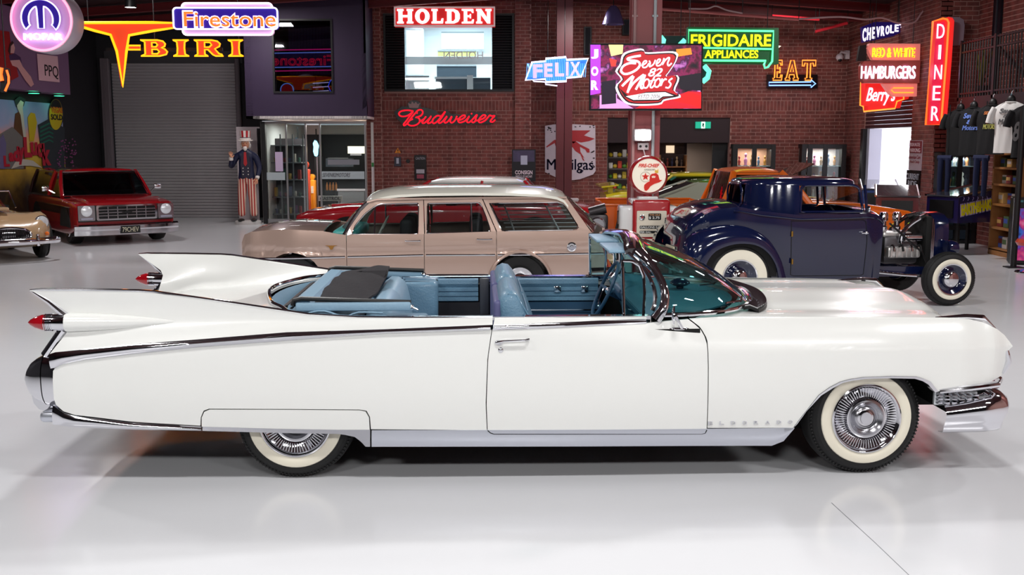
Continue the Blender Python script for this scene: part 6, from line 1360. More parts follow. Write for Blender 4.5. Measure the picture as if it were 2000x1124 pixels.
    for z in zs: t = (z-zs[0])/(zs[-1]-zs[0]); rows.append(ring(z, 1-.075*t**1.3, -.015*t))
    for t in (.25, .5, .7, .85, .95, 1): a = t*PI/2; rows.append(ring(zs[-1]+wtop*math.sin(a), max(.01, .925*math.cos(a)**.45 if t < 1 else .01), -.015))
    b = MB(); b.grid(rows, cv=True)
    wu0, wu1 = hr.L(1562, 400, -.62)[0], hr.L(1681, 400, -.62)[0]; ff = []; fm = []
    V = [Vector(v) for v in b.v]
    for f in b.f:
        c = sum((V[i] for i in f), Vector())/4
        side = abs(c.y) > .45 and wu0 < c.x < wu1 and zs[1] < c.z < zs[5]
        rear = c.x < ur0+.25 and abs(c.y) < .30 and zs[2] < c.z < zs[5]
        front = c.x > ur1-.22 and abs(c.y) < .52 and zs[1] < c.z < zs[5]
        if not (side or rear or front): ff.append(f); fm.append(0)
    b.f = ff; b.m = fm; ob('cabin', b, NB, T_, ang=60)
    for s in (-1, 1):
        wp = [v.xy for v in rs([(wu0, zs[1]+.01, 0), (wu0+.02, zs[5]-.02, 0), (wu0+.06, zs[5], 0), (wu1-.1, zs[5], 0), (wu1-.02, zs[5]-.03, 0), (wu1+.02, zs[1]+.01, 0)], 44, True)]
        b = MB(); b.tube([(u, s*(.648-.05*(z-zs[1])/(zs[5]-zs[1])), z) for u, z in wp], .016, 8, closed=True); ob('window_frame', b, NB, T_)
        b = MB(); b.tube([(ur1-.02, s*.60, zs[0]), (ur1-.06, s*.58, zs[5])], .018, 8); ob('windscreen_post', b, NB, T_)
    b = MB(); b.grid([[Vector((ur1-.02, y, zs[0])), Vector((ur1-.08, y*.95, zs[5]))] for y in (-.56, 0, .56)]); ob('windscreen', b, CGL, T_, ang=0)
    b = MB(); b.tube([(ur0+.03+.0, y, z) for y, z in [v.xy for v in rs([(-.24, zs[2], 0), (-.26, zs[4], 0), (-.2, zs[5], 0), (.2, zs[5], 0), (.26, zs[4], 0), (.24, zs[2], 0)], 30, True)]], .014, 6, closed=True); ob('rear_window_frame', b, NB, T_)
    b = MB(); b.box((.9, 0, .42), (1.4, 1.1, .1)); ob('floor_pan', b, DARK, T_, ang=0)
    b = MB(); b.rbox((.62, 0, .85), (.2, 1.1, .55), .07, 3); b.rbox((.9, 0, .6), (.5, 1.1, .16), .06, 3); ob('seat', b, mat('brown_seat', (90, 70, 52), .6), T_)
    b = MB(); M = frame((1.28, -.3, 1.02), (0, 1, 0), (-.4, 0, .9)); b.tube([M @ Vector((.18*math.cos(2*PI*k/28), .18*math.sin(2*PI*k/28), 0)) for k in range(28)], .012, 6, closed=True); ob('steering_wheel', b, BLACK, T_)
    # mirror
    p = hr.L(1690, 420, -.66); b = MB(); b.tube([(p[0], -.62, p[1]), (p[0]+.01, -.70, p[1]+.05)], .008, 6); b.ball((p[0]+.01, -.72, p[1]+.07), (.02, .04, .04), 12); ob('mirror', b, CHROME, T_)
    # frame rails, axle
    for s in (-1, 1):
        b = MB(); b.slab([[Vector((u, s*.38, z)) for u, z in ((-.3, .5), (1.6, .46), (2.4, .44), (2.85, .42))], [Vector((u, s*.38, z)) for u, z in ((-.3, .38), (1.6, .33), (2.4, .33), (2.85, .34))]], (0, s*.05, 0)); ob('chassis_rail', b, NB, T_)
        b = MB(); b.tube([(1.55, s*.5, .42), (2.1, s*.55, .36), (2.55, s*.56, .33)], .018, 8); ob('radius_rod', b, CHROME, T_)
        b = MB(); b.lathe([(.0, 0), (.09, 0), (.10, .05), (.08, .12), (0, .14)], frame((2.62, s*.42, .74), (0, -1, 0), (0, 0, 1)) if False else frame((2.66, s*.45, .66), (0, 1, 0), (0, 0, 1)), 20); ob('headlamp', b, NB, T_)
    b = MB(); b.cyl((2.6, -.6, .31), (2.6, .6, .31), .035, 10); b.cyl((0, -.6, .40), (0, .6, .40), .05, 10); ob('axles', b, CHROME, T_)
    # engine
    e0, e1 = hr.L(1738, 470, -.35)[0], hr.L(1806, 470, -.35)[0]; em = (e0+e1)/2; EN = mat('cast_alloy', (215, 212, 210), .3, .7, var=.15, vscale=30)
    b = MB(); b.rbox((em, 0, .62), (e1-e0, .42, .34), .04, 2); ob('engine_block', b, mat('engine_dark', (96, 94, 98), .35, .7), T_)
    for s in (-1, 1):
        b = MB(); b.rbox((em, s*.24, .60), (e1-e0-.02, .12, .14), .03, 2)
        for k in range(6): b.rbox((e0+.05+(e1-e0-.1)*k/5, s*.30, .60), (.03, .02, .12), .006, 1)
        ob('cylinder_head', b, EN, T_)
        for k in range(4):
            u = e0+.05+(e1-e0-.1)*k/3; b = MB(); b.tube(cr([(u, s*.27, .67), (u, s*.34, .69), (u+.01, s*.36, .62)], 8), .014, 8); ob('spark_lead', b, BLACK if k % 2 else CHROME, T_)
    b = MB(); b.rbox((em-.02, 0, .80), (e1-e0-.06, .3, .08), .03, 2); ob('intake_manifold', b, EN, T_)
    for k in range(2):
        u = e0+.07+.17*k; b = MB(); b.lathe([(.045, 0), (.05, .05), (.035, .07), (.035, .12), (.055, .13), (.055, .20), (.04, .23), (0, .235)], Matrix.Translation((u, -.02, .84)), 20); ob('carburettor', b, CHROME, T_)
    b = MB(); b.cyl((em+.02, -.20, .77), (e1+.02, -.20, .77), .055, 18); ob('generator', b, CHROME, T_)
    for dy in (-.22, .1):
        b = MB(); b.tube(cr([(em-.02, dy, .70), (em-.01, dy-.02, .82), (em+.08, dy, .92), (e1-.02, dy, 1.0), (e1+.1, dy*.8, 1.04)], 18), .028, 10); ob('water_hose', b, CHROME, T_)
        b = MB(); b.cyl((e1-.0, dy, 1.0), (e1+.06, dy*.9, 1.02), .036, 12); ob('hose_clamp', b, BLACK, T_)
    ra, rb_ = hr.L(1808, 470, -.3)[0], hr.L(1850, 470, -.3)[0]
    b = MB(); b.rbox((ra+.05, 0, .72), (.08, .56, .62), .02, 2); ob('radiator', b, DARK, T_)
    rows = []
    for u, k in ((ra+.10, .96), (ra+.16, 1), (rb_, .98)):
        rows.append([Vector((u, y*k, z)) for y, z in [(-.31, .36), (-.33, .6), (-.335, .86), (-.31, .99), (-.2, 1.05), (0, 1.075), (.2, 1.05), (.31, .99), (.335, .86), (.33, .6), (.31, .36)]])
    b = MB(); b.slab(rows, (0, 0, -.0)) if False else b.grid(rows); ob('grille_shell', b, NB, T_, ang=60)
    b = MB()
    for k in range(15): b.box((rb_-.03, -.28+.04*k, .68), (.03, .008, .6))
    ob('grille_bars', b, CHROME, T_, ang=0, kind='stuff')
    b = MB(); b.tube([(e0-.02, -.36, .96), (e1, -.3, .60), (e1+.08, -.33, .42)], .012, 6); b.tube([(e0+.1, -.36, .44), (em, -.40, .34), (e1, -.36, .42)], .02, 6); ob('brace_rod', b, BLACK, T_)
    b = MB(); b.slab([[Vector((zt[-1][0]+.005, y, z)) for z in (.42, .7, .98)] for y in (-.5, 0, .5)], (.01, 0, 0)); ob('firewall', b, DARK, T_)
make_hotrod()
# ---------------------------------------------------------------- red truck on the left
def make_truck():
    a = R(36); yl = Vector((-8.03, 19.4)); f = Vector((math.sin(a), -math.cos(a))); r = Vector((math.cos(a), math.sin(a))); W = 1.86; c = yl+r*W/2
    T_ = thing('red_truck', 'lowered red utility truck with a wide chrome grille, parked by the mural on the left', 'car', (c.x, c.y, 0), math.atan2(f.y, f.x))
    RD = paint('deep_red_paint', (150, 12, 22), 0, .25); BKP = paint('black_red_paint', (40, 10, 14))
    hull('lower_body', [(-4.0, .90, .2, .80, .06, .05), (-3.75, .93, .18, .83, .06, .05), (-1.2, .93, .18, .84, .07, .05), (-.9, .93, .18, .84, .06, .05)], RD, T_)
    hull('front_wings', [(-.9, .93, .18, .835, .07, .05), (-.5, .93, .2, .82, .08, .05), (-.12, .92, .3, .79, .08, .05), (-.02, .89, .32, .76, .07, .05)], RD, T_)
    hull('bonnet', [(-1.25, .70, .7, .885, .05, .02), (-.7, .70, .7, .875, .05, .02), (-.2, .70, .66, .835, .05, .02), (-.03, .68, .64, .79, .05, .02)], RD, T_)
    for s in (-1, 1):
        b = MB(); b.slab([[Vector((u, s*.935, .56)), Vector((u, s*.935, .70))] for u in (-3.0, -2, -.35)], (0, s*.006, 0)); ob('side_band', b, BKP, T_, ang=0)
        b = MB(); b.tube([(-3.0, s*.94, .71), (-.35, s*.94, .71)], .008, 6); ob('side_strip', b, CHROME, T_)
    cabin(T_, (-2.3, -1.25), (-2.2, -1.72), .84, .72, .86, 1.36, RD, DGL, (), .04)
    cabin(T_, (-3.95, -2.32), (-3.8, -2.25), .84, .72, .86, 1.36, BKP, DGL, (), .035)
    b = MB(); b.tube([(-1.24, y, z) for y, z in ((-.82, .88), (.82, .88))]+[(-1.68, .71, 1.33), (-1.68, -.71, 1.33)], .016, 6, closed=True); ob('windscreen_trim', b, CHROME, T_)
    # front end
    b = MB(); b.box((-.0, 0, .60), (.04, 1.74, .30)); ob('front_panel', b, BLACK, T_, ang=0)
    g = MB(); g.prism(rrect(-.56, .47, .56, .75, .03), [rrect(-.52, .50, .52, .72, .02)], frame((.02, 0, 0), (0, 1, 0), (0, 0, 1)), .05); gr_ = ob('grille_surround', g, CHROME, T_)
    for k in range(1, 6): b = MB(); b.box((.045, -.52+1.04*k/6, .61), (.03, .016, .22)); ob('grille_bar', b, DCHROME, T_, ang=0)
    for k in range(1, 4): b = MB(); b.box((.045, 0, .50+.055*k), (.03, 1.04, .014)); ob('grille_bar', b, DCHROME, T_, ang=0)
    b = MB(); M = frame((.07, 0, .61), (0, 1, 0), (0, 0, 1)); b.prism([(-.09, -.015), (-.03, -.015), (-.03, -.03), (.03, -.03), (.03, -.015), (.09, -.015), (.09, .015), (.03, .015), (.03, .03), (-.03, .03), (-.03, .015), (-.09, .015)], [], M, .012); ob('grille_emblem', b, BLACK, T_, ang=0)
    for s in (-1, 1):
        b = MB(); b.prism(rrect(-.15, -.14, .15, .14, .02), [], frame((.02, s*.73, .61), (0, 1, 0), (0, 0, 1)), .03); hb = ob('headlamp_bezel', b, DCHROME, T_)
        b = MB(); b.lathe([(.095, .03), (.10, .04), (.085, .05), (0, .06)], frame((.02, s*.73, .65), (0, 1, 0), (0, 0, 1)), 24); ob('headlamp', b, HLENS, hb)
        b = MB(); b.rbox((.06, s*.73, .505), (.02, .22, .04), .008, 1); ob('indicator', b, mat('grey_lens', (150, 150, 165), .2), hb)
        b = MB(); b.tube([(-1.45, s*.93, .93), (-1.5, s*1.03, 1.0)], .008, 6); b.rbox((-1.5, s*1.08, 1.02), (.03, .14, .10), .015, 2); ob('mirror', b, CHROME, T_)
        make_wheel(T_, (-.72, s*.90, .33), s, RT=.33, wt=.24, cap='plain', RC=.2, ww=False); make_wheel(T_, (-3.0, s*.90, .33), s, RT=.33, wt=.24, cap='plain', RC=.2, ww=False)
        for u in (-.72, -3.0): b = MB(); b.lathe([(0, .032), (.38, .032), (.38, -.1)], frame((u, s*.91, .33), (-s, 0, 0), (0, 0, 1)), 28, a0=0, a1=PI); ob('wheel_well', b, DARK, T_)
    b = MB(); rows = []
    for i in range(15):
        fz = -1+2*i/14; o = .02+.09*(1-abs(fz)**3); rows.append([Vector((o-.03-.14*(abs(fz) > .97), fz*.96, .18)), Vector((o+.02, fz*.96, .20)), Vector((o+.02, fz*.96, .28)), Vector((o+.045, fz*.96, .31)), Vector((o+.045, fz*.96, .37)), Vector((o-.01, fz*.96, .40))])
    b.slab(rows, (-.02, 0, 0)); ob('front_bumper', b, CHROME, T_, ang=30)
    b = MB(); b.box((.15, .02, .29), (.012, .36, .14)); pp = ob('number_plate', b, BLACK, T_, ang=0); text('plate_lettering', '79CHEV', frame((.157, .02, .29), (0, 1, 0), (0, 0, 1)), .30, .09, mat('plate_cream'), pp, ext=.002)
    b = MB(); b.rbox((-1.9, 0, .7), (.14, 1.4, .5), .05, 2); ob('seat', b, INT, T_)
    b = MB(); M = frame((-1.45, .38, .93), (0, 1, 0), (-.4, 0, .9)); b.tube([M @ Vector((.19*math.cos(2*PI*k/24), .19*math.sin(2*PI*k/24), 0)) for k in range(24)], .012, 6, closed=True); ob('steering_wheel', b, BLACK, T_)
make_truck()
# ---------------------------------------------------------------- gold roadster, cut by the left edge
def make_roadster():
    a = R(40); c = Vector((-8.0, 16.75)); f = Vector((math.sin(a), -math.cos(a)))
    T_ = thing('gold_roadster', 'metallic gold open roadster with a chrome crinkle grille, cut by the left edge', 'car', (c.x, c.y, 0), math.atan2(f.y, f.x))
    GD = paint('gold_paint', (176, 146, 112), 0, .26)
    rows = []
    for i in range(25):
        t = i/24; u = -3.0+3.0*t
        hw = stab(u, [(-3.0, .5), (-2.7, .72), (-1.6, .74), (-.8, .76), (-.3, .72), (-.1, .62), (0, .5)]); zc = stab(u, [(-3.0, .5), (-2.7, .74), (-2.2, .76), (-1.2, .82), (-.5, .78), (-.15, .66), (0, .52)]); zf = stab(u, [(-3.0, .48), (-2.7, .72), (-2.0, .70), (-.9, .74), (-.45, .78), (-.15, .68), (0, .50)]); zb = stab(u, [(-3.0, .38), (-2.7, .2), (-.5, .2), (0, .30)])
        half_ = [(0, zb), (hw*.8, zb), (hw*.98, zb+.08), (hw, (zb+zf)/2), (hw*.98, zf-.08), (hw*.88, zf), (hw*.72, zf-.01), (hw*.56, (zf+zc)/2-.02), (hw*.36, zc-.015), (0, zc)]
        r_ = cr([(u, y, z) for y, z in half_], 22); rows.append(r_+[Vector((v.x, -v.y, v.z)) for v in reversed(r_[1:-1])])
    b = MB(); b.grid(rows, cv=True); n_ = len(rows[0]); b.f += [tuple(range(n_)), tuple(24*n_+k for k in reversed(range(n_)))]; b.m += [0, 0]; ob('body', b, GD, T_, ang=60)
    b = MB(); M = frame((.0, 0, .45), (0, 1, 0), (0, 0, 1)); q = [(-.34, -.02), (-.26, .07), (0, .11), (.26, .07), (.34, -.02), (.22, -.10), (0, -.12), (-.22, -.10)]; q = [v.xy for v in cr([(p[0], p[1], 0) for p in q], 36, True)]
    b.tube([M @ Vector((x, y, .01)) for x, y in q], .022, 8, closed=True); ob('grille_surround', b, CHROME, T_)
    b = MB()
    for k in range(24):
        x = -.29+.58*k/23; h = .09*math.sqrt(max(0, 1-(x/.33)**2)); b.tube([M @ Vector((x, -h-.01, .01)), M @ Vector((x, 0, .035)), M @ Vector((x, h, .0))], .006, 5)
    ob('grille_bars', b, CHROME, T_, kind='stuff'); b = MB(); b.prism(q, [], M, .004); ob('grille_backing', b, DARK, T_, ang=0)
    for s in (-1, 1):
        b = MB(); b.lathe([(.10, -.08), (.105, .0), (.095, .02), (0, .05)], frame((-.16, s*.56, .62), (0, 1, 0), (0, 0, 1)), 24); ob('headlamp', b, HLENS, T_)
        b = MB(); b.tube([(-.16+.02*0, s*.56+.105*math.cos(2*PI*k/24), .62+.105*math.sin(2*PI*k/24)) for k in range(24)], .010, 6, closed=True); ob('headlamp_ring', b, CHROME, T_)
        b = MB(); b.ball((-.05, s*.60, .44), .035, 12); ob('indicator', b, mat('amber_lens', (230, 110, 20), .2, coat=1.), T_)
        b = MB(); b.rbox((.14, s*.40, .36), (.06, .05, .2), .02, 3); ob('overrider', b, CHROME, T_)
        make_wheel(T_, (-.62, s*.73, .31), s, RT=.31, wt=.15, cap='plain', RC=.19, ww=False); make_wheel(T_, (-2.4, s*.73, .31), s, RT=.31, wt=.15, cap='plain', RC=.19, ww=False)
        for u in (-.62, -2.4): b = MB(); b.lathe([(0, .012), (.34, .012), (.34, -.1)], frame((u, s*.745, .31), (-s, 0, 0), (0, 0, 1)), 24, a0=0, a1=PI); ob('wheel_well', b, DARK, T_)
    b = MB(); b.tube(cr([(-.12, -.78, .33), (.02, -.72, .34), (.13, -.4, .34), (.15, 0, .34), (.13, .4, .34), (.02, .72, .34), (-.12, .78, .33)], 30), .045, 10, sq=1.2); ob('front_bumper', b, CHROME, T_)
    b = MB(); b.tube([(-1.45, -.52, .80), (-1.6, -.46, 1.08), (-1.6, .46, 1.08), (-1.45, .52, .80)], .014, 8); ob('windscreen_frame', b, CHROME, T_)
    b = MB(); b.grid([[Vector((-1.46, -.5, .81)), Vector((-1.6, -.45, 1.07))], [Vector((-1.42, 0, .83)), Vector((-1.57, 0, 1.07))], [Vector((-1.46, .5, .81)), Vector((-1.6, .45, 1.07))]]); ob('windscreen', b, CGL, T_)
    b = MB(); b.rbox((-.6, 0, .845), (.5, .26, .05), .02, 2); ob('bonnet_scoop', b, GD, T_)
    b = MB(); b.rbox((-2.2, 0, .80), (.9, 1.0, .06), .02, 2); ob('cockpit', b, DARK, T_)
    b = MB(); b.rbox((-2.45, -.25, .88), (.12, .4, .3), .05, 3); b.rbox((-2.45, .25, .88), (.12, .4, .3), .05, 3); ob('seats', b, mat('red_seat', (140, 20, 30), .5), T_, kind='stuff')
make_roadster()
# ---------------------------------------------------------------- red and white saloon behind the wagon
def plain_car(name, label, ox, oy, yaw, Ln, hw, secs, cab, m, roofm=None, wheels=(.9, 3.9), wr=.33, gl=None, trim=True, seats=None):
    T_ = thing(name, label, 'car', (ox, oy, 0), yaw); hull('body', secs, m, T_)
    ub, ut, hb, ht, zb, zt, bp = cab; cabin(T_, ub, ut, hb, ht, zb, zt, m, gl or CGL, bp, .025, roofm=roofm)
    for s in (-1, 1):
        for u in wheels:
            make_wheel(T_, (u, s*(hw-.02), wr), s, RT=wr, wt=.2, cap='plain', RC=.19, ww=False)
            b = MB(); b.lathe([(0, .0), (wr+.05, .0), (wr+.05, -.1)], frame((u, s*(hw+.004), wr), (-s, 0, 0), (0, 0, 1)), 24, a0=0, a1=PI); ob('wheel_well', b, DARK, T_)
        b = MB(); b.lathe([(.085, -.04), (.09, .02), (.07, .035), (0, .045)], frame((secs[-1][0]-.01, s*(secs[-1][1]-.16), (secs[-1][2]+secs[-1][3])/2+.06), (0, 1, 0), (0, 0, 1)), 20); ob('headlamp', b, HLENS, T_)
        b = MB(); b.rbox((secs[0][0]+.01, s*(secs[0][1]-.14), (secs[0][2]+secs[0][3])/2+.06), (.05, .2, .1), .02, 2); ob('tail_lamp', b, RLENS, T_)
        if trim: b = MB(); b.tube([(secs[1][0], s*(hw+.008), (secs[2][2]+secs[2][3])/2+.04), (secs[-2][0], s*(hw+.008), (secs[2][2]+secs[2][3])/2+.02)], .010, 6); ob('side_strip', b, CHROME, T_)
    for u, e in ((secs[0][0], -1), (secs[-1][0], 1)):
        w_ = (secs[0] if e < 0 else secs[-1])[1]; b = MB(); b.tube([(u-.12*e, -w_-.02, .36), (u+.06*e, -w_*.85, .36), (u+.09*e, 0, .36), (u+.06*e, w_*.85, .36), (u-.12*e, w_+.02, .36)], .05, 8, sq=1.4); ob('bumper', b, CHROME, T_)
    if seats: seat_pair(T_, seats, .4, zb+.05, ht, INT if len(seats) > 1 else INT)
    return T_
RDP = paint('cherry_paint', (165, 18, 30), 0, .25)
rs_ = plain_car('red_white_saloon', 'cherry red saloon with a white roof, mostly hidden behind the beige station wagon', 1.5, 18.1, PI-.03, 5.0, .92,
          [(0, .80, .3, .80, .08, .05), (.3, .90, .22, .86, .1, .05), (1.2, .92, .2, .88, .1, .05), (3.0, .92, .2, .88, .1, .05), (4.2, .92, .2, .86, .12, .05), (4.85, .88, .24, .80, .14, .06), (5.05, .78, .34, .72, .12, .08)],
          ((.9, 3.45), (1.25, 2.85), .82, .70, .88, 1.30, (.45,)), RDP, paint('white_roof_paint', (228, 224, 220)), (1.1, 4.15), seats=(1.7, 2.5))
hull('bonnet_ridge', [(3.5, .10, .80, .90, .04, .02), (4.6, .06, .76, .86, .03, .02)], RDP, rs_)
# ---------------------------------------------------------------- orange pickup
OP = paint('orange_paint', (236, 110, 22), 0, .25)
ox, oy = at(1184, 420, 15.3).x, 16.25
pk = thing('orange_pickup', 'bright orange pickup truck with its open bed behind the petrol pump', 'car', (ox, oy, 0), .0)
hull('front_body', [(1.55, .90, .25, .98, .08, .05), (2.9, .90, .25, .99, .08, .05), (3.7, .90, .27, .97, .09, .05), (4.5, .88, .32, .84, .1, .06), (4.7, .84, .36, .78, .08, .06)], OP, pk)
hull('bonnet', [(2.95, .72, .9, 1.06, .05, .02), (3.7, .70, .88, 1.03, .06, .02), (4.5, .66, .76, .91, .06, .02), (4.68, .62, .7, .83, .05, .02)], OP, pk)
for s in (-1, 1):
    b = MB(); b.slab([[Vector((u, s*.90, z)) for z in (.62, .75, .9, 1.0)] for u in (0, .8, 1.5)], (0, -s*.04, 0)); ob('bed_side', b, OP, pk, ang=0)
    b = MB(); b.slab([[Vector((u, s*.905, z)) for z in (.30, .45, .60)] for u in (0, .8, 1.5)], (0, -s*.04, 0)); ob('bed_side_lower', b, mat('white_panel', (214, 214, 220), .35, coat=.8), pk, ang=0)
    b = MB(); b.rbox((.75, s*.88, 1.01), (1.54, .09, .03), .01, 2); ob('bed_rail', b, OP, pk)
    b = MB(); b.tube([(0, s*.912, .615), (1.5, s*.912, .615)], .012, 6); ob('side_strip', b, CHROME, pk)
    for u in (.75, 3.85): make_wheel(pk, (u, s*.86, .34), s, RT=.34, wt=.22, cap='plain', RC=.2, ww=False); b = MB(); b.lathe([(0, .02), (.40, .02), (.40, -.1)], frame((u, s*.89, .34), (-s, 0, 0), (0, 0, 1)), 24, a0=0, a1=PI); ob('wheel_well', b, DARK, pk)
    b = MB(); b.lathe([(.09, -.04), (.09, .02), (0, .04)], frame((4.69, s*.66, .60), (0, 1, 0), (0, 0, 1)), 20); ob('headlamp', b, HLENS, pk)
b = MB(); b.slab([[Vector((-.02, y, z)) for z in (.5, .75, 1.0)] for y in (-.86, 0, .86)], (.04, 0, 0)); ob('tailgate', b, OP, pk, ang=0); text('tailgate_lettering', 'GMC', frame((-.066 if 0 else -.024, 0, .76), (0, -1, 0), (0, 0, 1)), .5, .12, mat('orange_dark', (150, 70, 20), .5), pk, ext=.004, bold=.02)
b = MB(); b.box((.75, 0, .58), (1.5, 1.74, .04)); ob('bed_floor', b, mat('grey_bed', (90, 88, 90), .6), pk, ang=0)
b = MB(); b.box((1.53, 0, .82), (.04, 1.74, .4)); ob('bed_front', b, OP, pk, ang=0)
b = MB(); b.tube([(-.1, -.86, .42), (-.16, 0, .42), (-.1, .86, .42)], .06, 8); ob('rear_bumper', b, CHROME, pk); b = MB(); b.tube([(4.72, -.86, .42), (4.8, 0, .42), (4.72, .86, .42)], .06, 8); ob('front_bumper', b, CHROME, pk)
cabin(pk, (1.72, 3.0), (1.86, 2.6), .80, .68, 1.0, 1.50, OP, DGL, (), .05, crown=.05, thick=.07)
b = MB(); b.rbox((2.05, 0, .95), (.14, 1.4, .6), .05, 2); ob('seat', b, INT, pk); b = MB(); b.box((2.3, 0, .22), (4.2, .9, .1)); ob('chassis', b, DARK, pk, ang=0)
# ---------------------------------------------------------------- grey and green coupe, yellow coupe
gc = plain_car('grey_green_coupe', 'grey coupe with green and yellow striping between the petrol pump and the orange cab', at(1235, 380, 18.6).x, 19.6, .0, 4.7, .90,
          [(0, .78, .35, .80, .08, .05), (.3, .88, .25, .86, .1, .05), (1.2, .90, .2, .88, .1, .05), (3.1, .90, .2, .84, .1, .05), (4.05, .84, .28, .76, .1, .06), (4.2, .76, .34, .70, .08, .06)],
          ((.25, 3.2), (1.2, 2.35), .80, .62, .86, 1.21, ()), paint('stone_grey_paint', (128, 132, 118)), paint('leaf_green_paint', (70, 120, 30)), (.95, 3.35), .32, DGL)
for s in (-1, 1):
    b = MB(); b.add([(.25, s*.81, .87), (1.35, s*.81, .87), (1.45, s*.63, 1.2), (1.15, s*.63, 1.2)], [(0, 1, 2, 3)]); b.add([(.25, s*.80, .87), (1.35, s*.80, .87), (1.45, s*.62, 1.2), (1.15, s*.62, 1.2)], [(0, 1, 2, 3)]); ob('sail_panel', b, MATS['stone_grey_paint'], gc, ang=0)
    b = MB(); b.tube([(1.2, s*.905, .80), (3.9, s*.905, .79)], .016, 6); ob('yellow_stripe', b, mat('stripe_yellow', (226, 210, 40), .4), gc)
YEP = paint('yellow_paint', (214, 196, 36), 0, .28)
yc = plain_car('yellow_coupe', 'yellow coupe furthest back, its roof line showing beyond the grey coupe', at(1186, 380, 21.6).x, 22.6, .0, 4.6, .88,
          [(0, .78, .35, .84, .08, .05), (.3, .86, .25, .90, .1, .05), (1.2, .88, .2, .90, .1, .05), (3.4, .88, .2, .86, .1, .05), (4.4, .82, .28, .78, .1, .06), (4.6, .76, .34, .70, .08, .06)],
          ((.9, 3.1), (1.35, 2.5), .78, .62, .9, 1.25, ()), YEP, None, (.95, 3.7), .32, DGL)
b = MB(); b.slab([[Vector((-.1, y, .98)), Vector((.25, y, 1.02))] for y in (-.8, 0, .8)], (0, 0, .03)); b.box((.1, -.6, .93), (.1, .04, .12)); b.box((.1, .6, .93), (.1, .04, .12)); ob('rear_spoiler', b, YEP, yc, ang=0)
b = MB(); b.slab([[Vector((3.35, y, .96)), Vector((4.3, y, 1.46))] for y in (-.65, 0, .65)], (0, 0, .02)); ob('raised_bonnet', b, mat('dark_bonnet', (58, 36, 26), .25, coat=1.), yc, ang=0)
b = MB(); b.cyl((3.7, -.55, .8), (3.9, -.5, 1.24), .01, 6); ob('bonnet_strut', b, CHROME, yc)
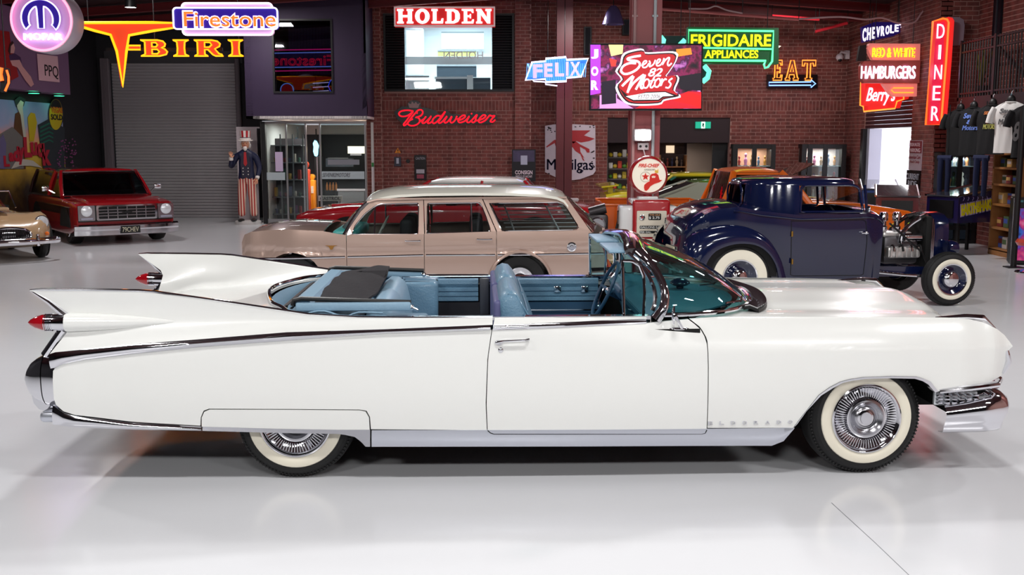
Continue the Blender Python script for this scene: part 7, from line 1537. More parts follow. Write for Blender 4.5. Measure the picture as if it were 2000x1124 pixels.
# ================================================================ petrol pump
ORD = ('first', 'second', 'third', 'fourth', 'fifth', 'sixth', 'seventh')
def whr(j, k, what, top=False): return '%s from left, %s shelf %s, %s' % (ORD[j], ('bottom', 'second', 'third', 'fourth', 'fifth')[k] if not top else ('top', 'second highest', 'third highest')[k], '' if top else 'up', what)
CN = {(150, 60, 60): 'dark red', (90, 90, 120): 'slate blue', (170, 160, 150): 'beige', (60, 90, 80): 'dark green', (190, 150, 80): 'mustard', (120, 70, 120): 'purple'}
def make_pump():
    Y = 14.0; c = at(1270, 400, Y); cx = c.x; z = lambda py: at(1270, py, Y-.2).z; x = lambda px: at(px, 400, Y-.2).x
    T_ = wthing('petrol_pump', 'red and white vintage petrol pump with a round globe before the broad maroon column', 'petrol pump', (cx, Y, 0))
    RP = paint('pump_red', (178, 16, 28)); WP_ = paint('pump_white', (232, 232, 232)); CR_ = mat('pump_cream', (232, 222, 204), .4)
    x0, x1 = x(1236), x(1309); zt = z(393)
    b = MB(); b.rbox(((x0+x1)/2, Y, (zt+.06)/2+.03), (x1-x0, .46, zt-.09), .035, 3); ob('cabinet', b, RP, T_)
    for a, e in ((x(1214), x0+.02), (x1-.02, x(1323))): b = MB(); b.rbox(((a+e)/2, Y+.03, (z(403)+.1)/2), (e-a+.04, .40, z(403)-.1), .045, 3); ob('side_panel', b, WP_, T_)
    b = MB(); b.rbox((cx-.02, Y+.05, zt-.01), (.50, .42, .07), .03, 3); ob('top_cover', b, WP_, T_)
    b = MB(); b.rbox((cx, Y, .05), (.64, .5, .10), .02, 2); ob('base', b, BLACK, T_)
    fy = Y-.235
    def pbx(nm, a0, b0, a1, b1, m, d=.012, off=0., par=T_, r=.015):
        p, q = at(a0, b1, fy), at(a1, b0, fy); return ob(nm, MB().prism(rrect(p.x, p.z, q.x, q.z, min(r, .3*(q.z-p.z))), [], FY(fy-off), d), m, par, ang=0)
    fp = pbx('dial_face', 1243, 412, 1302, 463, CR_, .012)
    pbx('number_window', 1266, 417, 1291, 430, BLACK, .004, .013, fp); pbx('number_window', 1249, 441, 1291, 447, BLACK, .004, .013, fp); pbx('number_window', 1249, 451, 1291, 456, BLACK, .004, .013, fp)
    WT = mat('print_white', (235, 235, 230), .5)
    def pt(nm, s_, a0, b0, a1, b1, m, off, par, **k):
        p, q = at(a0, b1, fy), at(a1, b0, fy); return text(nm, s_, FY(fy-off) @ Matrix.Translation(((p.x+q.x)/2, (p.z+q.z)/2, 0)), q.x-p.x, q.z-p.z, m, par, ext=.002, **k)
    pt('print', 'THIS SALE', 1268, 418, 1289, 421.5, mat('print_peach', (230, 170, 120), .5), .017, fp); pt('print', '$ 2.75', 1267, 423, 1288, 428.5, WT, .017, fp, bold=.02)
    pt('print', 'GALLONS 0.0', 1250, 442, 1288, 446, WT, .017, fp, bold=.02); pt('print', 'PER GAL.', 1250, 452, 1272, 455.3, WT, .017, fp, bold=.02)
    p = at(1254, 425, fy); b = MB(); b.lathe([(0, .0), (.036, .0), (.036, .014), (.028, .016), (0, .016)], frame((p.x, fy-.01, p.z), (1, 0, 0), (0, 0, 1)), 24); ob('round_badge', b, CHROME, fp)
    st = [(.022*math.cos(R(90+36*k))*(1 if k % 2 == 0 else .42), .022*math.sin(R(90+36*k))*(1 if k % 2 == 0 else .42)) for k in range(10)]
    ob('badge_star', MB().prism(st, [], frame((p.x, fy-.027, p.z), (1, 0, 0), (0, 0, 1)), .003), mat('pump_red'), fp, ang=0)
    lp_ = pbx('lower_plate', 1243, 467, 1297, 488, CR_, .012); pt('print', 'FIRE-CHIEF', 1246, 471, 1293, 479, mat('print_red2', (190, 40, 36), .5), .014, lp_, shear=.3, bold=.03)
    # globe
    g = at(1267, 343, Y-.1); gr_ = abs(at(1300, 343, Y-.1).x-g.x); M = frame((g.x, Y-.02, g.z), (1, 0, 0), (0, 0, 1))
    b = MB(); b.lathe([(0, -.16), (gr_*.7, -.16), (gr_*1.08, -.13), (gr_*1.16, -.05), (gr_*1.16, .05), (gr_*1.06, .10), (gr_*1.0, .11), (gr_*1.0, .095)], M, 48); ob('globe_case', b, RP, T_)
    b = MB(); b.lathe([(0, .10), (gr_*1.0, .095)], M, 48); gf = ob('globe_face', b, mat('globe_cream', (240, 232, 215), .3, em=.35), T_)
    b = MB(); b.cyl((g.x, Y, zt-.0), (g.x, Y, g.z-gr_*1.1), .07, 20, r2=.06); ob('globe_neck', b, RP, T_); b = MB(); b.rbox((g.x, Y, zt+.035), (.26, .2, .04), .015, 2); ob('globe_base', b, WP_, T_)
    yy = Y-.02-.105
    def gp(nm, l, m, off=0.): return ob(nm, MB().prism([(at(x_, y_, yy).x, at(x_, y_, yy).z) for x_, y_ in l], [], FY(yy-off), .003), m, gf, ang=0)
    zg = lambda l: [(1210+a/5.62, 300+e/5.62) for a, e in l]
    RR = mat('print_bright_red', (214, 40, 28), .4, em=.2)
    gp('hat_emblem', zg([(272, 345), (300, 320), (330, 305), (332, 250), (350, 225), (400, 215), (425, 235), (440, 290), (470, 292), (440, 315), (380, 335), (340, 360), (315, 395), (295, 412), (275, 405), (268, 375)]), RR)
    gp('hat_badge', zg([(352, 250), (372, 244), (396, 250), (390, 268), (356, 268)]), mat('print_pale', (250, 220, 200), .4, em=.2), .003); gp('hat_flame', zg([(385, 205), (395, 175), (410, 190), (425, 165), (425, 215), (400, 216)]), mat('print_yellow', (230, 180, 70), .4, em=.2), .003)
    st = [(285+44*math.cos(R(-90+36*k))*(1 if k % 2 == 0 else .42), 255+44*math.sin(R(-90+36*k))*(1 if k % 2 == 0 else .42)) for k in range(10)]; gp('star', zg(st), RR)
    q = zg(ell(285, 257, 55, 55, 28)); b = MB(); b.tube([(at(a, e, yy).x, yy-.002, at(a, e, yy).z) for a, e in q], .0018, 4, closed=True); ob('star_ring', b, mat('print_grey', (120, 110, 100), .5), gf)
    for s_, a0, b0, a1, b1, m, k in (('FIRE-CHIEF', 208, 112, 438, 152, RR, dict(shear=.3, bold=.03)), ('GASOLINE', 272, 168, 388, 186, mat('print_grey'), {})):
        (A0, B0), (A1, B1) = zg([(a0, b0), (a1, b1)]); p, q = at(A0, B1, yy), at(A1, B0, yy); text('print', s_, FY(yy) @ Matrix.Translation(((p.x+q.x)/2, (p.z+q.z)/2, 0)), q.x-p.x, q.z-p.z, m, gf, ext=.003, **k)
    # hose
    b = MB(); b.tube(cr([(x(1215)-.01, Y, .95), (x(1213)-.05, Y-.05, .7), (x(1214)-.04, Y-.05, .35), (x(1216)-.02, Y-.02, .6)], 20), .018, 8); ob('hose', b, RUBBER, T_); b = MB(); b.tube([(x(1215)-.03, Y-.04, .85), (x(1215)-.03, Y-.08, 1.02)], .02, 8); ob('nozzle', b, CHROME, T_)
make_pump()
# ================================================================ painted statue by the roller door
def skin_body(nm, verts, edges, radii, m, parent, sub=2):
    me = bpy.data.meshes.new(nm); me.from_pydata(verts, edges, []); o = bpy.data.objects.new(nm, me); COL.objects.link(o)
    sk = o.modifiers.new('skin', 'SKIN'); 
    for i, r in enumerate(radii): me.skin_vertices[0].data[i].radius = (r if isinstance(r, tuple) else (r, r))
    me.skin_vertices[0].data[0].use_root = True
    ss = o.modifiers.new('sub', 'SUBSURF'); ss.levels = sub; ss.render_levels = sub
    bpy.context.view_layer.update(); ev_ = o.evaluated_get(bpy.context.evaluated_depsgraph_get()); me2 = bpy.data.meshes.new_from_object(ev_); me2.name = nm
    bpy.data.objects.remove(o); me2.materials.clear()
    for x in (m if isinstance(m, (list, tuple)) else [m]): me2.materials.append(x)
    me2.polygons.foreach_set('use_smooth', [True]*len(me2.polygons)); q = bpy.data.objects.new(nm, me2); COL.objects.link(q); q.parent = parent; return q
def make_statue():
    Y = 24.85; g = at(485, 437, Y); X0 = g.x; S_ = 2.06/1.95
    T_ = thing('painted_statue', 'painted statue of a man in tailcoat, striped trousers and top hat, one hand raised', 'statue', (X0, Y, .0), 0.12)
    NAVY = mat('statue_navy', (24, 28, 58), .45); SKN = mat('statue_skin', (214, 150, 118), .5); WH = mat('statue_white', (222, 214, 208), .6); BK = mat('statue_black', (16, 15, 17), .35); RDS = mat('statue_red', (168, 24, 34), .5)
    STR = bpy.data.materials.new('striped_trousers'); STR.use_nodes = True; nt = STR.node_tree; bs = nt.nodes['Principled BSDF']; tc = nt.nodes.new('ShaderNodeTexCoord'); sp = nt.nodes.new('ShaderNodeSeparateXYZ'); m1 = nt.nodes.new('ShaderNodeMath'); m1.operation = 'MULTIPLY'; m1.inputs[1].default_value = 19; m2 = nt.nodes.new('ShaderNodeMath'); m2.operation = 'FRACT'; m3 = nt.nodes.new('ShaderNodeMath'); m3.operation = 'GREATER_THAN'; m3.inputs[1].default_value = .5
    mx = nt.nodes.new('ShaderNodeMix'); mx.data_type = 'RGBA'; mx.inputs[6].default_value = lin((226, 196, 176)); mx.inputs[7].default_value = lin((170, 44, 40))
    for a, e in ((tc.outputs['Object'], sp.inputs[0]), (sp.outputs['X'], m1.inputs[0]), (m1.outputs[0], m2.inputs[0]), (m2.outputs[0], m3.inputs[0]), (m3.outputs[0], mx.inputs[0]), (mx.outputs[2], bs.inputs['Base Color'])): nt.links.new(a, e)
    b = MB(); b.lathe([(0, 0), (.26, 0), (.26, .06), (.24, .08), (0, .08)], None, 32); ob('plinth', b, mat('plinth_white', (190, 186, 184), .5), T_)
    # body: one continuous surface from the shoes to the neck
    V = [(0, 0, 1.02), (0, 0, 1.22), (0, 0, 1.45), (0, -.01, 1.60), (0, -.02, 1.70),
         (-.085, 0, .98), (-.105, -.01, .58), (-.12, 0, .16), (.085, 0, .98), (.105, -.01, .58), (.12, 0, .16),
         (-.19, 0, 1.52), (-.30, -.02, 1.28), (-.28, -.14, 1.36), (-.27, -.17, 1.46), (.19, 0, 1.52), (.26, .0, 1.26), (.22, -.08, 1.06)]
    E = [(0, 1), (1, 2), (2, 3), (3, 4), (0, 5), (5, 6), (6, 7), (0, 8), (8, 9), (9, 10), (3, 11), (11, 12), (12, 13), (13, 14), (3, 15), (15, 16), (16, 17)]
    Rr = [(.15, .12), (.15, .12), (.17, .12), (.12, .09), (.055, .055), .105, .085, .075, .105, .085, .075, .08, .058, .045, .035, .08, .058, .045]
    body = skin_body('body', V, E, Rr, [NAVY, STR], T_)
    for p in body.data.polygons: p.material_index = 1 if p.center.z < 1.03 else 0
    b = MB()
    for s in (-1, 1): b.slab([[Vector((s*.02, .12, 1.05)), Vector((s*.16, .06, 1.02))], [Vector((s*.05, .16, .55)), Vector((s*.16, .12, .60))]], (0, .02, 0))
    ob('coat_tails', b, NAVY, T_, kind='stuff')
    b = MB(); b.prism([(-.07, 1.05), (.07, 1.05), (.10, 1.35), (.06, 1.60), (-.06, 1.60), (-.10, 1.35)], [], frame((0, -.115, 0), (1, 0, 0), (0, 0, 1)), .025); ob('waistcoat', b, mat('statue_waistcoat', (30, 26, 48), .5), T_)
    b = MB(); b.prism([(-.02, 1.62), (.02, 1.62), (.035, 1.36), (0, 1.30), (-.035, 1.36)], [], frame((0, -.14, 0), (1, 0, 0), (0, 0, 1)), .012); ob('cravat', b, RDS, T_)
    b = MB()
    for i in range(3):
        for s in (-1, 1): b.ball((s*.05, -.148, 1.12+.07*i), .012, 8)
    ob('buttons', b, WH, T_, kind='stuff')
    b = MB()
    for s in (-1, 1): b.tube([(s*.12, -.06, .10), (s*.13, -.15, .10), (s*.13, -.24, .09)], [.06, .055, .035], 12, sq=.6)
    ob('shoes', b, BK, T_, kind='stuff')
    # head
    hd = thing_part = MB(); hd.ball((0, -.03, 1.80), (.078, .092, .112), 24); hd.ball((0, -.122, 1.79), (.014, .022, .026), 10)
    for s in (-1, 1): hd.ball((s*.078, -.02, 1.80), (.012, .02, .03), 8)
    hh = ob('head', hd, SKN, T_)
    b = MB()
    for s in (-1, 1): b.ball((s*.03, -.115, 1.815), (.010, .006, .008), 8)
    ob('eyes', b, BK, hh, kind='stuff'); b = MB(); b.tube([(-.025, -.118, 1.755), (0, -.124, 1.752), (.025, -.118, 1.755)], .005, 6); ob('mouth', b, RDS, hh)
    for s in (-1, 1): b = MB(); b.tube([(s*.018, -.112, 1.835), (s*.045, -.105, 1.838)], .006, 6); ob('eyebrow', b, WH, hh)
    b = MB(); b.ball((0, .0, 1.80), (.09, .095, .11), 20); b.ball((.075, .0, 1.76), (.03, .05, .06), 12); b.ball((-.075, .0, 1.76), (.03, .05, .06), 12); ob('hair', b, WH, hh, kind='stuff'); b = MB(); b.ball((0, -.105, 1.70), (.04, .03, .06), 12); ob('beard', b, WH, hh)
    b = MB(); b.lathe([(.0, .0), (.145, .0), (.15, .012), (.105, .02), (.098, .07)], Matrix.Translation((0, -.02, 1.87)) @ Matrix.Rotation(.1, 4, 'X'), 28); ht = ob('hat_brim', b, WH, T_)
    b = MB(); b.lathe([(.100, .015), (.102, .075)], Matrix.Translation((0, -.02, 1.87)), 28); ob('hat_band', b, NAVY, ht)
    for k in range(14):
        b = MB(); b.lathe([(.098, .075), (.108, .22), (.0, .222)], Matrix.Translation((0, -.02, 1.87)), 2, a0=2*PI*k/14, a1=2*PI*(k+1)/14); ob('hat_stripe', b, RDS if k % 2 else WH, ht)
    b = MB()
    for k in range(10): a = 2*PI*k/10; b.ball((.103*math.cos(a), -.02+.103*math.sin(a), 1.915), .012, 6)
    ob('hat_stars', b, WH, ht, kind='stuff')
    # hands with fingers
    def hand(o, up, out, s, nm='hand'):
        up = Vector(up).normalized(); sd = Vector(out).normalized(); o = Vector(o); V_ = [o, o+up*.05]; E_ = [(0, 1)]; R_ = [(.028, .016), (.034, .015)]
        for i, (dx, ln) in enumerate(((-.028, .06), (-.010, .072), (.009, .068), (.027, .052))):
            k = len(V_); V_ += [o+up*.075+sd*dx, o+up*(.075+ln*.55)+sd*dx*1.15, o+up*(.075+ln)+sd*dx*1.2+Vector((0, -.012, 0))]; E_ += [(1, k), (k, k+1), (k+1, k+2)]; R_ += [.0095, .0085, .007]
        k = len(V_); V_ += [o+up*.03+sd*(-.045*s), o+up*.065+sd*(-.062*s)]; E_ += [(0, k), (k, k+1)]; R_ += [.011, .008]
        skin_body(nm, [tuple(v) for v in V_], E_, R_, SKN, T_, 1)
    hand((-.27, -.18, 1.49), (0, -.05, 1), (1, 0, 0), -1); hand((.21, -.10, 1.03), (-.2, -.3, -1), (1, 0, 0), 1)
    for p_, q_ in (((-.27, -.165, 1.44), (-.27, -.18, 1.50)), ((.225, -.07, 1.075), (.21, -.10, 1.03))): b = MB(); b.cyl(p_, q_, .042, 14); ob('shirt_cuff', b, WH, T_)
    T_.scale = (1.17, 1.1, 1.04)
make_statue()
Y = 25.6; t = wthing('white_backboard', 'tall pale board standing behind the painted statue', 'board', at(485, 430, Y)); b = pbox(MB(), 461, 248, 507, 434, Y, .05); ob('board', b, mat('board_white', (198, 186, 190), .5), t, ang=0); b = pbox(MB(), 461, 248, 507, 251, Y-.01, .01); ob('edge_strip', b, mat('camera_white'), t, ang=0)
# ================================================================ glass-fronted shop
def shop():
    Ys = 25.0; fr = mat('shop_frame_black', (14, 14, 18), .4); al = mat('shop_aluminium', (150, 148, 150), .3, .7)
    xl, xr = at(511, 300, Ys).x, at(717, 300, Ys).x; zt = at(600, 238, Ys).z
    b = MB(); b.box((xl-.04, 27.65, zt/2), (.08, 4.7, zt)); b.box(((xl+xr)/2, 30.05, zt/2), (xr-xl, .1, zt)); b.box((xr+.02, 27.9, zt/2), (.06, 4.2, zt)); struct('wall_shop', b, mat('shop_wall', (205, 198, 196), .7), ang=0)
    b = MB(); b.box(((xl+xr)/2, 27.6, .006), (xr-xl, 5.0, .012)); struct('floor_shop', b, mat('shop_floor_wood', (120, 78, 50), .35, var=.25, vscale=4), ang=0)
    area(((xl+xr)/2, 26.6, zt-.05), (0, 0, 0), 1.6, 1.2, 95, (1, .95, .9), 'shop_light')
    for i, px in enumerate((562, 608, 640, 703)):
        p = at(px, 238+3*(i % 2), 26.2+.5*(i % 2)); t = wthing('shop_downlight', 'round downlight in the shop ceiling, '+ORD[i]+' from the left', 'lamp', (p.x, p.y, zt), 'downlights in the shop ceiling'); ob('lens', MB().lathe([(0, 0), (.07, 0)], Matrix.Translation((p.x, p.y, zt-.012)), 16), glow('lamp_warm', (255, 240, 210), 9), t); ob('ring', MB().lathe([(.07, -.002), (.09, -.004), (.09, .012)], Matrix.Translation((p.x, p.y, zt-.012)), 16), al, t)
    # glass front: posts, panes, frosted bands
    t = wthing('glass_shopfront', 'glass shop front with black and aluminium posts under the purple upper storey', 'shop front', ((xl+xr)/2, Ys, 0))
    GP = glass('shop_pane', (225, 235, 235), .3)
    b = MB(); b.box((at(516, 300, Ys).x, Ys, zt/2), (.1, .14, zt)); ob('corner_post', b, fr, t, ang=0)
    for px in (560, 598, 626, 714): b = MB(); b.box((at(px, 300, Ys).x, Ys, zt/2), (.035, .06, zt)); ob('post', b, al, t, ang=0)
    for a, e in ((521, 559), (561, 597), (627, 713)):
        X0, X1 = at(a, 300, Ys).x, at(e, 300, Ys).x; b = MB(); b.box(((X0+X1)/2, Ys, zt/2), (X1-X0, .008, zt-.05)); ob('pane', b, GP, t, ang=0)
    b = MB(); b.box((at(540, 300, Ys).x, Ys, .06), (.55, .08, .10)); ob('threshold', b, al, t, ang=0); b = MB(); b.box(((xl+xr)/2, Ys, zt-.02), (xr-xl, .1, .05)); ob('head_rail', b, al, t, ang=0)
    b = pbox(MB(), 519, 337, 557, 352, Ys-.02, .004); ob('frosted_band', b, FROST, t, ang=0); b = pbox(MB(), 627, 335, 712, 350, Ys-.02, .004); fb = ob('frosted_band', b, FROST, t, ang=0); ptext('lettering', 'SEVEN82MOTORS', 630, 338, 684, 346, Ys-.025, mat('vinyl_grey', (70, 66, 74), .5), fb, ext=.002, shear=.3)
    ob('notice', pbox(MB(), 537, 297, 553, 335, Ys-.022, .004), mat('notice_lilac', (190, 170, 200), .5), t, ang=0)
    ob('decal', pbox(MB(), 640, 312, 702, 322, Ys-.02, .003), mat('decal_grey', (120, 120, 128), .5), t, ang=0)
    def item(nm, lb, ct, x0, y0, x1, y1, Y, d, m, det=None, grp=None):
        q = wthing(nm, lb, ct, at((x0+x1)/2, y1, Y), grp); ob('body', pbox(MB(), x0, y0, x1, y1, Y, d), m, q, ang=0)
        if det:
            for n2, (a0, b0, a1, b1), m2 in det: ob(n2, pbox(MB(), a0, b0, a1, b1, Y-.015, .012), m2, q, ang=0)
        return q
    q = wthing('glass_display_case', 'tall glass display case with grey shelves at the left of the shop', 'display case', at(552, 432, 25.9))
    for k in range(5): b = MB(); p, e = at(522, 300, 25.7), at(592, 300, 26.2); b.box(((p.x+e.x)/2, 26.2, .15+.42*k), (e.x-p.x, .5, .025)); ob('shelf', b, mat('shelf_grey', (110, 108, 112), .4), q, ang=0)
    for px in (524, 548, 572, 592):
        p = at(px, 320, 25.9); b = MB(); b.box((p.x, 25.95, 1.05), (.03, .03, 2.1)); ob('upright', b, al, q, ang=0)
    b = MB(); p, e = at(524, 320, 25.9), at(592, 320, 25.9); b.box(((p.x+e.x)/2, 26.45, 1.0), (e.x-p.x, .02, 2.0)); ob('back_panel', b, mat('case_back', (70, 62, 66), .5), q, ang=0)
    cols = [(150, 60, 60), (90, 90, 120), (170, 160, 150), (60, 90, 80), (190, 150, 80), (120, 70, 120)]
    for k in range(4):
        for j in range(7):
            p = at(527+9.3*j, 320, 26.0); h = random.uniform(.10, .26); nm = ('tin', 'cup', 'model_box')[(k+j) % 3]; cc = cols[(k*3+j) % 6]
            o = wthing(nm, (CN[cc]+' '+nm.replace('_', ' ')+', '+whr(j, k, 'shop display case')).replace('  ', ' '), 'ware', (p.x, 26.1, .165+.42*k), 'wares in the glass display case'); b = MB()
            if nm == 'model_box': b.rbox((p.x, 26.1, .165+.42*k+h/2), (.075, .1, h), .006, 1)
            elif nm == 'tin': b.lathe([(0, 0), (.036, 0), (.038, .01), (.038, h-.01), (.034, h), (0, h)], Matrix.Translation((p.x, 26.1, .165+.42*k)), 12)
            else: b.lathe([(0, 0), (.025, 0), (.03, h*.3), (.04, h*.6), (.036, h*.6), (.02, .02)], Matrix.Translation((p.x, 26.1, .165+.42*k)), 12)
            ob('body', b, mat('ware_%d' % ((k*3+j) % 6), cc, .5), o)
    # glowing ice-blue bottle shaped sign, twice (one inside, one nearer)
    for i, (x0, y0, x1, y1, Yd, lb) in enumerate(((573, 272, 590, 320, 26.9, 'ice blue glowing figure-shaped sign on the left inside the shop'), (611, 274, 624, 306, 29.6, 'smaller ice blue glowing sign on the dark back wall of the shop'))):
        w_ = x1-x0; l = [(x0+w_*a, y0+(y1-y0)*e) for a, e in ((.3, 0), (.6, .05), (.8, .2), (.95, .35), (.85, .55), (.8, .9), (.6, 1), (.3, .95), (.1, .7), (.15, .4), (.05, .2))]
        q = wthing('glowing_sign', lb, 'sign', at(x0, y1, Yd)); ob('face', MB().prism(pl(l, Yd), [], FY(Yd), .05), glow('ice_blue', (150, 225, 245), 2.2), q, ang=0)
        ob('casing', MB().prism(pl(grow(l, 1.12), Yd), [], FY(Yd+.06), .08), mat('sign_casing', (20, 60, 80), .4), q, ang=0); ob('bracket', MB().box(tuple(at((x0+x1)/2, y0-8, Yd+.05)), (.03, .03, .4)), BLACK, q, ang=0)
    dk = struct('trim_5', pbox(MB(), 592, 263, 717, 432, 29.9, .08), mat('shop_back_dark', (26, 24, 30), .5), ang=0)
    def bowser(nm, lb, x0, x1, y0, y1, Yd, m):
        q = wthing(nm, lb, 'petrol pump', (at((x0+x1)/2, y1, Yd).x, Yd+.15, 0)); a, e = at(x0, y1, Yd), at(x1, y0, Yd); w_ = e.x-a.x
        b = MB(); b.rbox(((a.x+e.x)/2, Yd+.15, e.z*.42), (w_, .3, e.z*.84), .03, 2); ob('cabinet', b, m, q)
        b = MB(); b.lathe([(0, -.1), (w_*.42, -.08), (w_*.42, .06), (0, .08)], frame(((a.x+e.x)/2, Yd+.15, e.z*.84+w_*.42), (1, 0, 0), (0, 0, 1)), 24); ob('globe', b, m, q)
        b = MB(); b.box(((a.x+e.x)/2, Yd-.005, e.z*.62), (w_*.6, .01, e.z*.16)); ob('dial', b, mat('pump_cream'), q, ang=0)
    bowser('shop_petrol_pump', 'orange-red petrol pump just inside the shop doorway', 586, 602, 312, 426, 26.6, mat('bowser_orange', (206, 66, 34), .4, coat=1.))
    bowser('shop_petrol_pump', 'amber yellow petrol pump beside the orange-red one inside the shop', 603, 614, 338, 425, 27.2, mat('bowser_amber', (226, 140, 26), .4, coat=1.))
    item('white_door_post', 'slim white upright post in the shop doorway', 'post', 592, 322, 597, 424, 25.6, .04, mat('camera_white'), [('cap', (591, 319, 598, 323), mat('track_grey'))])
    item('black_cabinet', 'black upright cabinet standing in the middle of the shop', 'cabinet', 614, 306, 628, 420, 28.0, .4, BLACK, [('door_edge', (620, 306, 621, 420), mat('track_grey'))])
    item('lit_wall_sign', 'cream glowing oblong lamp shade seen through the right shop pane', 'lamp', 679, 286, 713, 300, 28.4, .2, glow('cream_glow', (255, 232, 190), 2.4), [('lower_edge', (684, 300, 706, 304), mat('camera_white'))])
    item('white_counter', 'pale counter seen low through the right shop pane', 'counter', 660, 372, 712, 424, 27.6, .5, mat('counter_grey', (120, 118, 122), .5), [('top_edge', (658, 369, 713, 373), mat('camera_white'))])
    q = item('low_bench_sign', 'white bench-end sign with dark capitals low in the shop', 'sign', 622, 383, 668, 393, 26.4, .06, mat('sign_offwhite', (190, 184, 180), .5)); ptext('lettering', 'CASTROL', 625, 384.5, 665, 391.5, 26.39, mat('vinyl_grey'), q, ext=.003, bold=.03)
    b = MB()
    for px in (626, 664): p = at(px, 393, 26.43); b.cyl((p.x, p.y, 0), tuple(p), .015, 8)
    ob('legs', b, mat('track_grey'), q, kind='stuff')
    item('grey_car_display', 'grey model car board behind the shop glass', 'display', 636, 310, 690, 326, 28.8, .1, mat('slate2', (84, 86, 96), .4), [('top_edge', (640, 308, 680, 311), mat('shelf_grey'))])
    for i, px in enumerate((637, 643, 649, 655)):
        p = at(px, 372, 27.6); o = wthing('small_bottle', 'small brown bottle behind the right shop pane, '+ORD[i]+' from the left', 'bottle', (p.x, 27.75, at(px, 370, 27.6).z), 'bottles behind the shop pane'); z0 = at(px, 372, 27.75).z; b = MB(); b.lathe([(0, 0), (.03, 0), (.03, .13), (.012, .17), (.012, .21), (0, .21)], Matrix.Translation((p.x, 27.75, z0)), 12); ob('body', b, mat('bottle_brown', (130, 80, 40), .2), o)
    q = wthing('bottle_shelf', 'dark shelf holding the row of small brown bottles in the shop', 'shelf', at(652, 375, 27.8)); b = pbox(MB(), 634, 372, 659, 374, 27.7, .3); ob('board', b, BLACK, q, ang=0); ob('support', pbox(MB(), 650, 374, 655, 430, 27.8, .05), BLACK, q, ang=0)
    q = wthing('floor_pole', 'thin white pole with a green tip leaning on the pilaster beside the shop', 'pole', at(728, 385, 25.6)); p, e = at(728, 425, 25.6), at(728, 326, 25.75); b = MB(); b.tube([p, e], .022, 8); ob('pole', b, mat('camera_white'), q); b = MB(); b.tube([e, e+Vector((0, 0, .1))], .028, 8); ob('tip', b, mat('tip_green', (40, 120, 60), .5), q)
shop()
# ================================================================ back wall furniture
def figurine(o, s, cols, q, nm='figure'):
    b = MB(); b.lathe([(0, 0), (.035*s, 0), (.03*s, .05*s), (.045*s, .12*s), (.03*s, .17*s), (.012*s, .19*s), (.03*s, .22*s), (.03*s, .26*s), (0, .29*s)], Matrix.Translation(o), 14); ob(nm, b, cols, q)
def lit_cabinet(lb, x0, x1, y0, splits, Yd, back):
    t = wthing('display_cabinet', lb, 'cabinet', (at((x0+x1)/2, 300, Yd).x, Yd, 0)); a, e = at(x0, 430, Yd), at(x1, y0, Yd); H_ = e.z; D = .42; Yr = 25.98
    b = MB(); b.box(((a.x+e.x)/2, Yr-.015, H_/2), (e.x-a.x, .02, H_)); ob('back_panel', b, back, t, ang=0)
    for X in (a.x+.02, e.x-.02): b = MB(); b.box((X, (Yd+Yr)/2, H_/2), (.04, Yr-Yd-.04, H_)); ob('side_panel', b, BLACK, t, ang=0)
    for z_, h in ((H_-.05, .1), (.1, .2)): b = MB(); b.box(((a.x+e.x)/2, (Yd+Yr)/2, z_), (e.x-a.x+.04, Yr-Yd, h)); ob('end_panel', b, BLACK, t, ang=0)
    for k in range(1, 5): b = MB(); b.box(((a.x+e.x)/2, (Yd+Yr)/2, H_-.1-.42*k), (e.x-a.x-.08, Yr-Yd-.06, .015)); ob('shelf', b, mat('glass_shelf', (170, 180, 180), .2), t, ang=0)
    for px in splits: p = at(px, 309, Yd); b = MB(); b.box((p.x, Yd+.01, H_/2), (.11, .05, H_)); ob('door_stile', b, BLACK, t, ang=0)
    b = MB(); b.box(((a.x+e.x)/2, Yd+.02, H_/2), (e.x-a.x-.1, .006, H_-.25)); ob('pane', b, glass('clear_pane'), t, ang=0)
    area(((a.x+e.x)/2, (Yd+Yr)/2, H_-.12), (0, 0, 0), e.x-a.x-.2, .2, 9, (1, .95, .9), 'cabinet_light')
    return t, a, e, H_, (Yd+Yr)/2
PAL = [(215, 140, 60), (230, 225, 220), (200, 60, 60), (220, 130, 170), (150, 110, 60), (90, 110, 140)]
for (x0, x1, y0, sp, lb, gr_, bk) in ((1434, 1512, 282, (1436, 1473, 1510), 'black glass-doored display cabinet against the brick wall, left one of two', 'figurines in the left black cabinet', (210, 150, 120)), (1568, 1650, 282, (1570, 1582, 1612, 1648), 'black glass-doored display cabinet against the brick wall, right one of two', 'figurines in the right black cabinet', (225, 205, 200))):
    t, a, e, H_, Yc = lit_cabinet(lb, x0, x1, y0, sp, 25.4, mat('cab_back_%d' % x0, bk, .6))
    for k in range(1, 4):
        n_ = 5
        for j in range(n_):
            X = a.x+.14+(e.x-a.x-.28)*j/(n_-1); o = wthing('figurine', (('orange', 'white', 'red', 'pink', 'brown', 'blue')[(k*2+j) % 6]+' figurine, '+whr(j, k-1, ('left' if x0 < 1500 else 'right')+' black cabinet', True)).replace('  ', ' ').replace(' ,', ','), 'figurine', (X, Yc, H_-.09-.42*k), gr_); s = random.uniform(.75, 1.1); cc = PAL[(k*2+j) % 6]
            figurine(Vector((X, Yc, H_-.092-.42*k)), s, mat('fig_%d' % ((k*2+j) % 6), cc, .5), o, 'body'); b = MB(); b.rbox((X, Yc, H_-.088-.42*k), (.09*s, .08, .012), .004, 1); ob('base', b, BLACK, o)
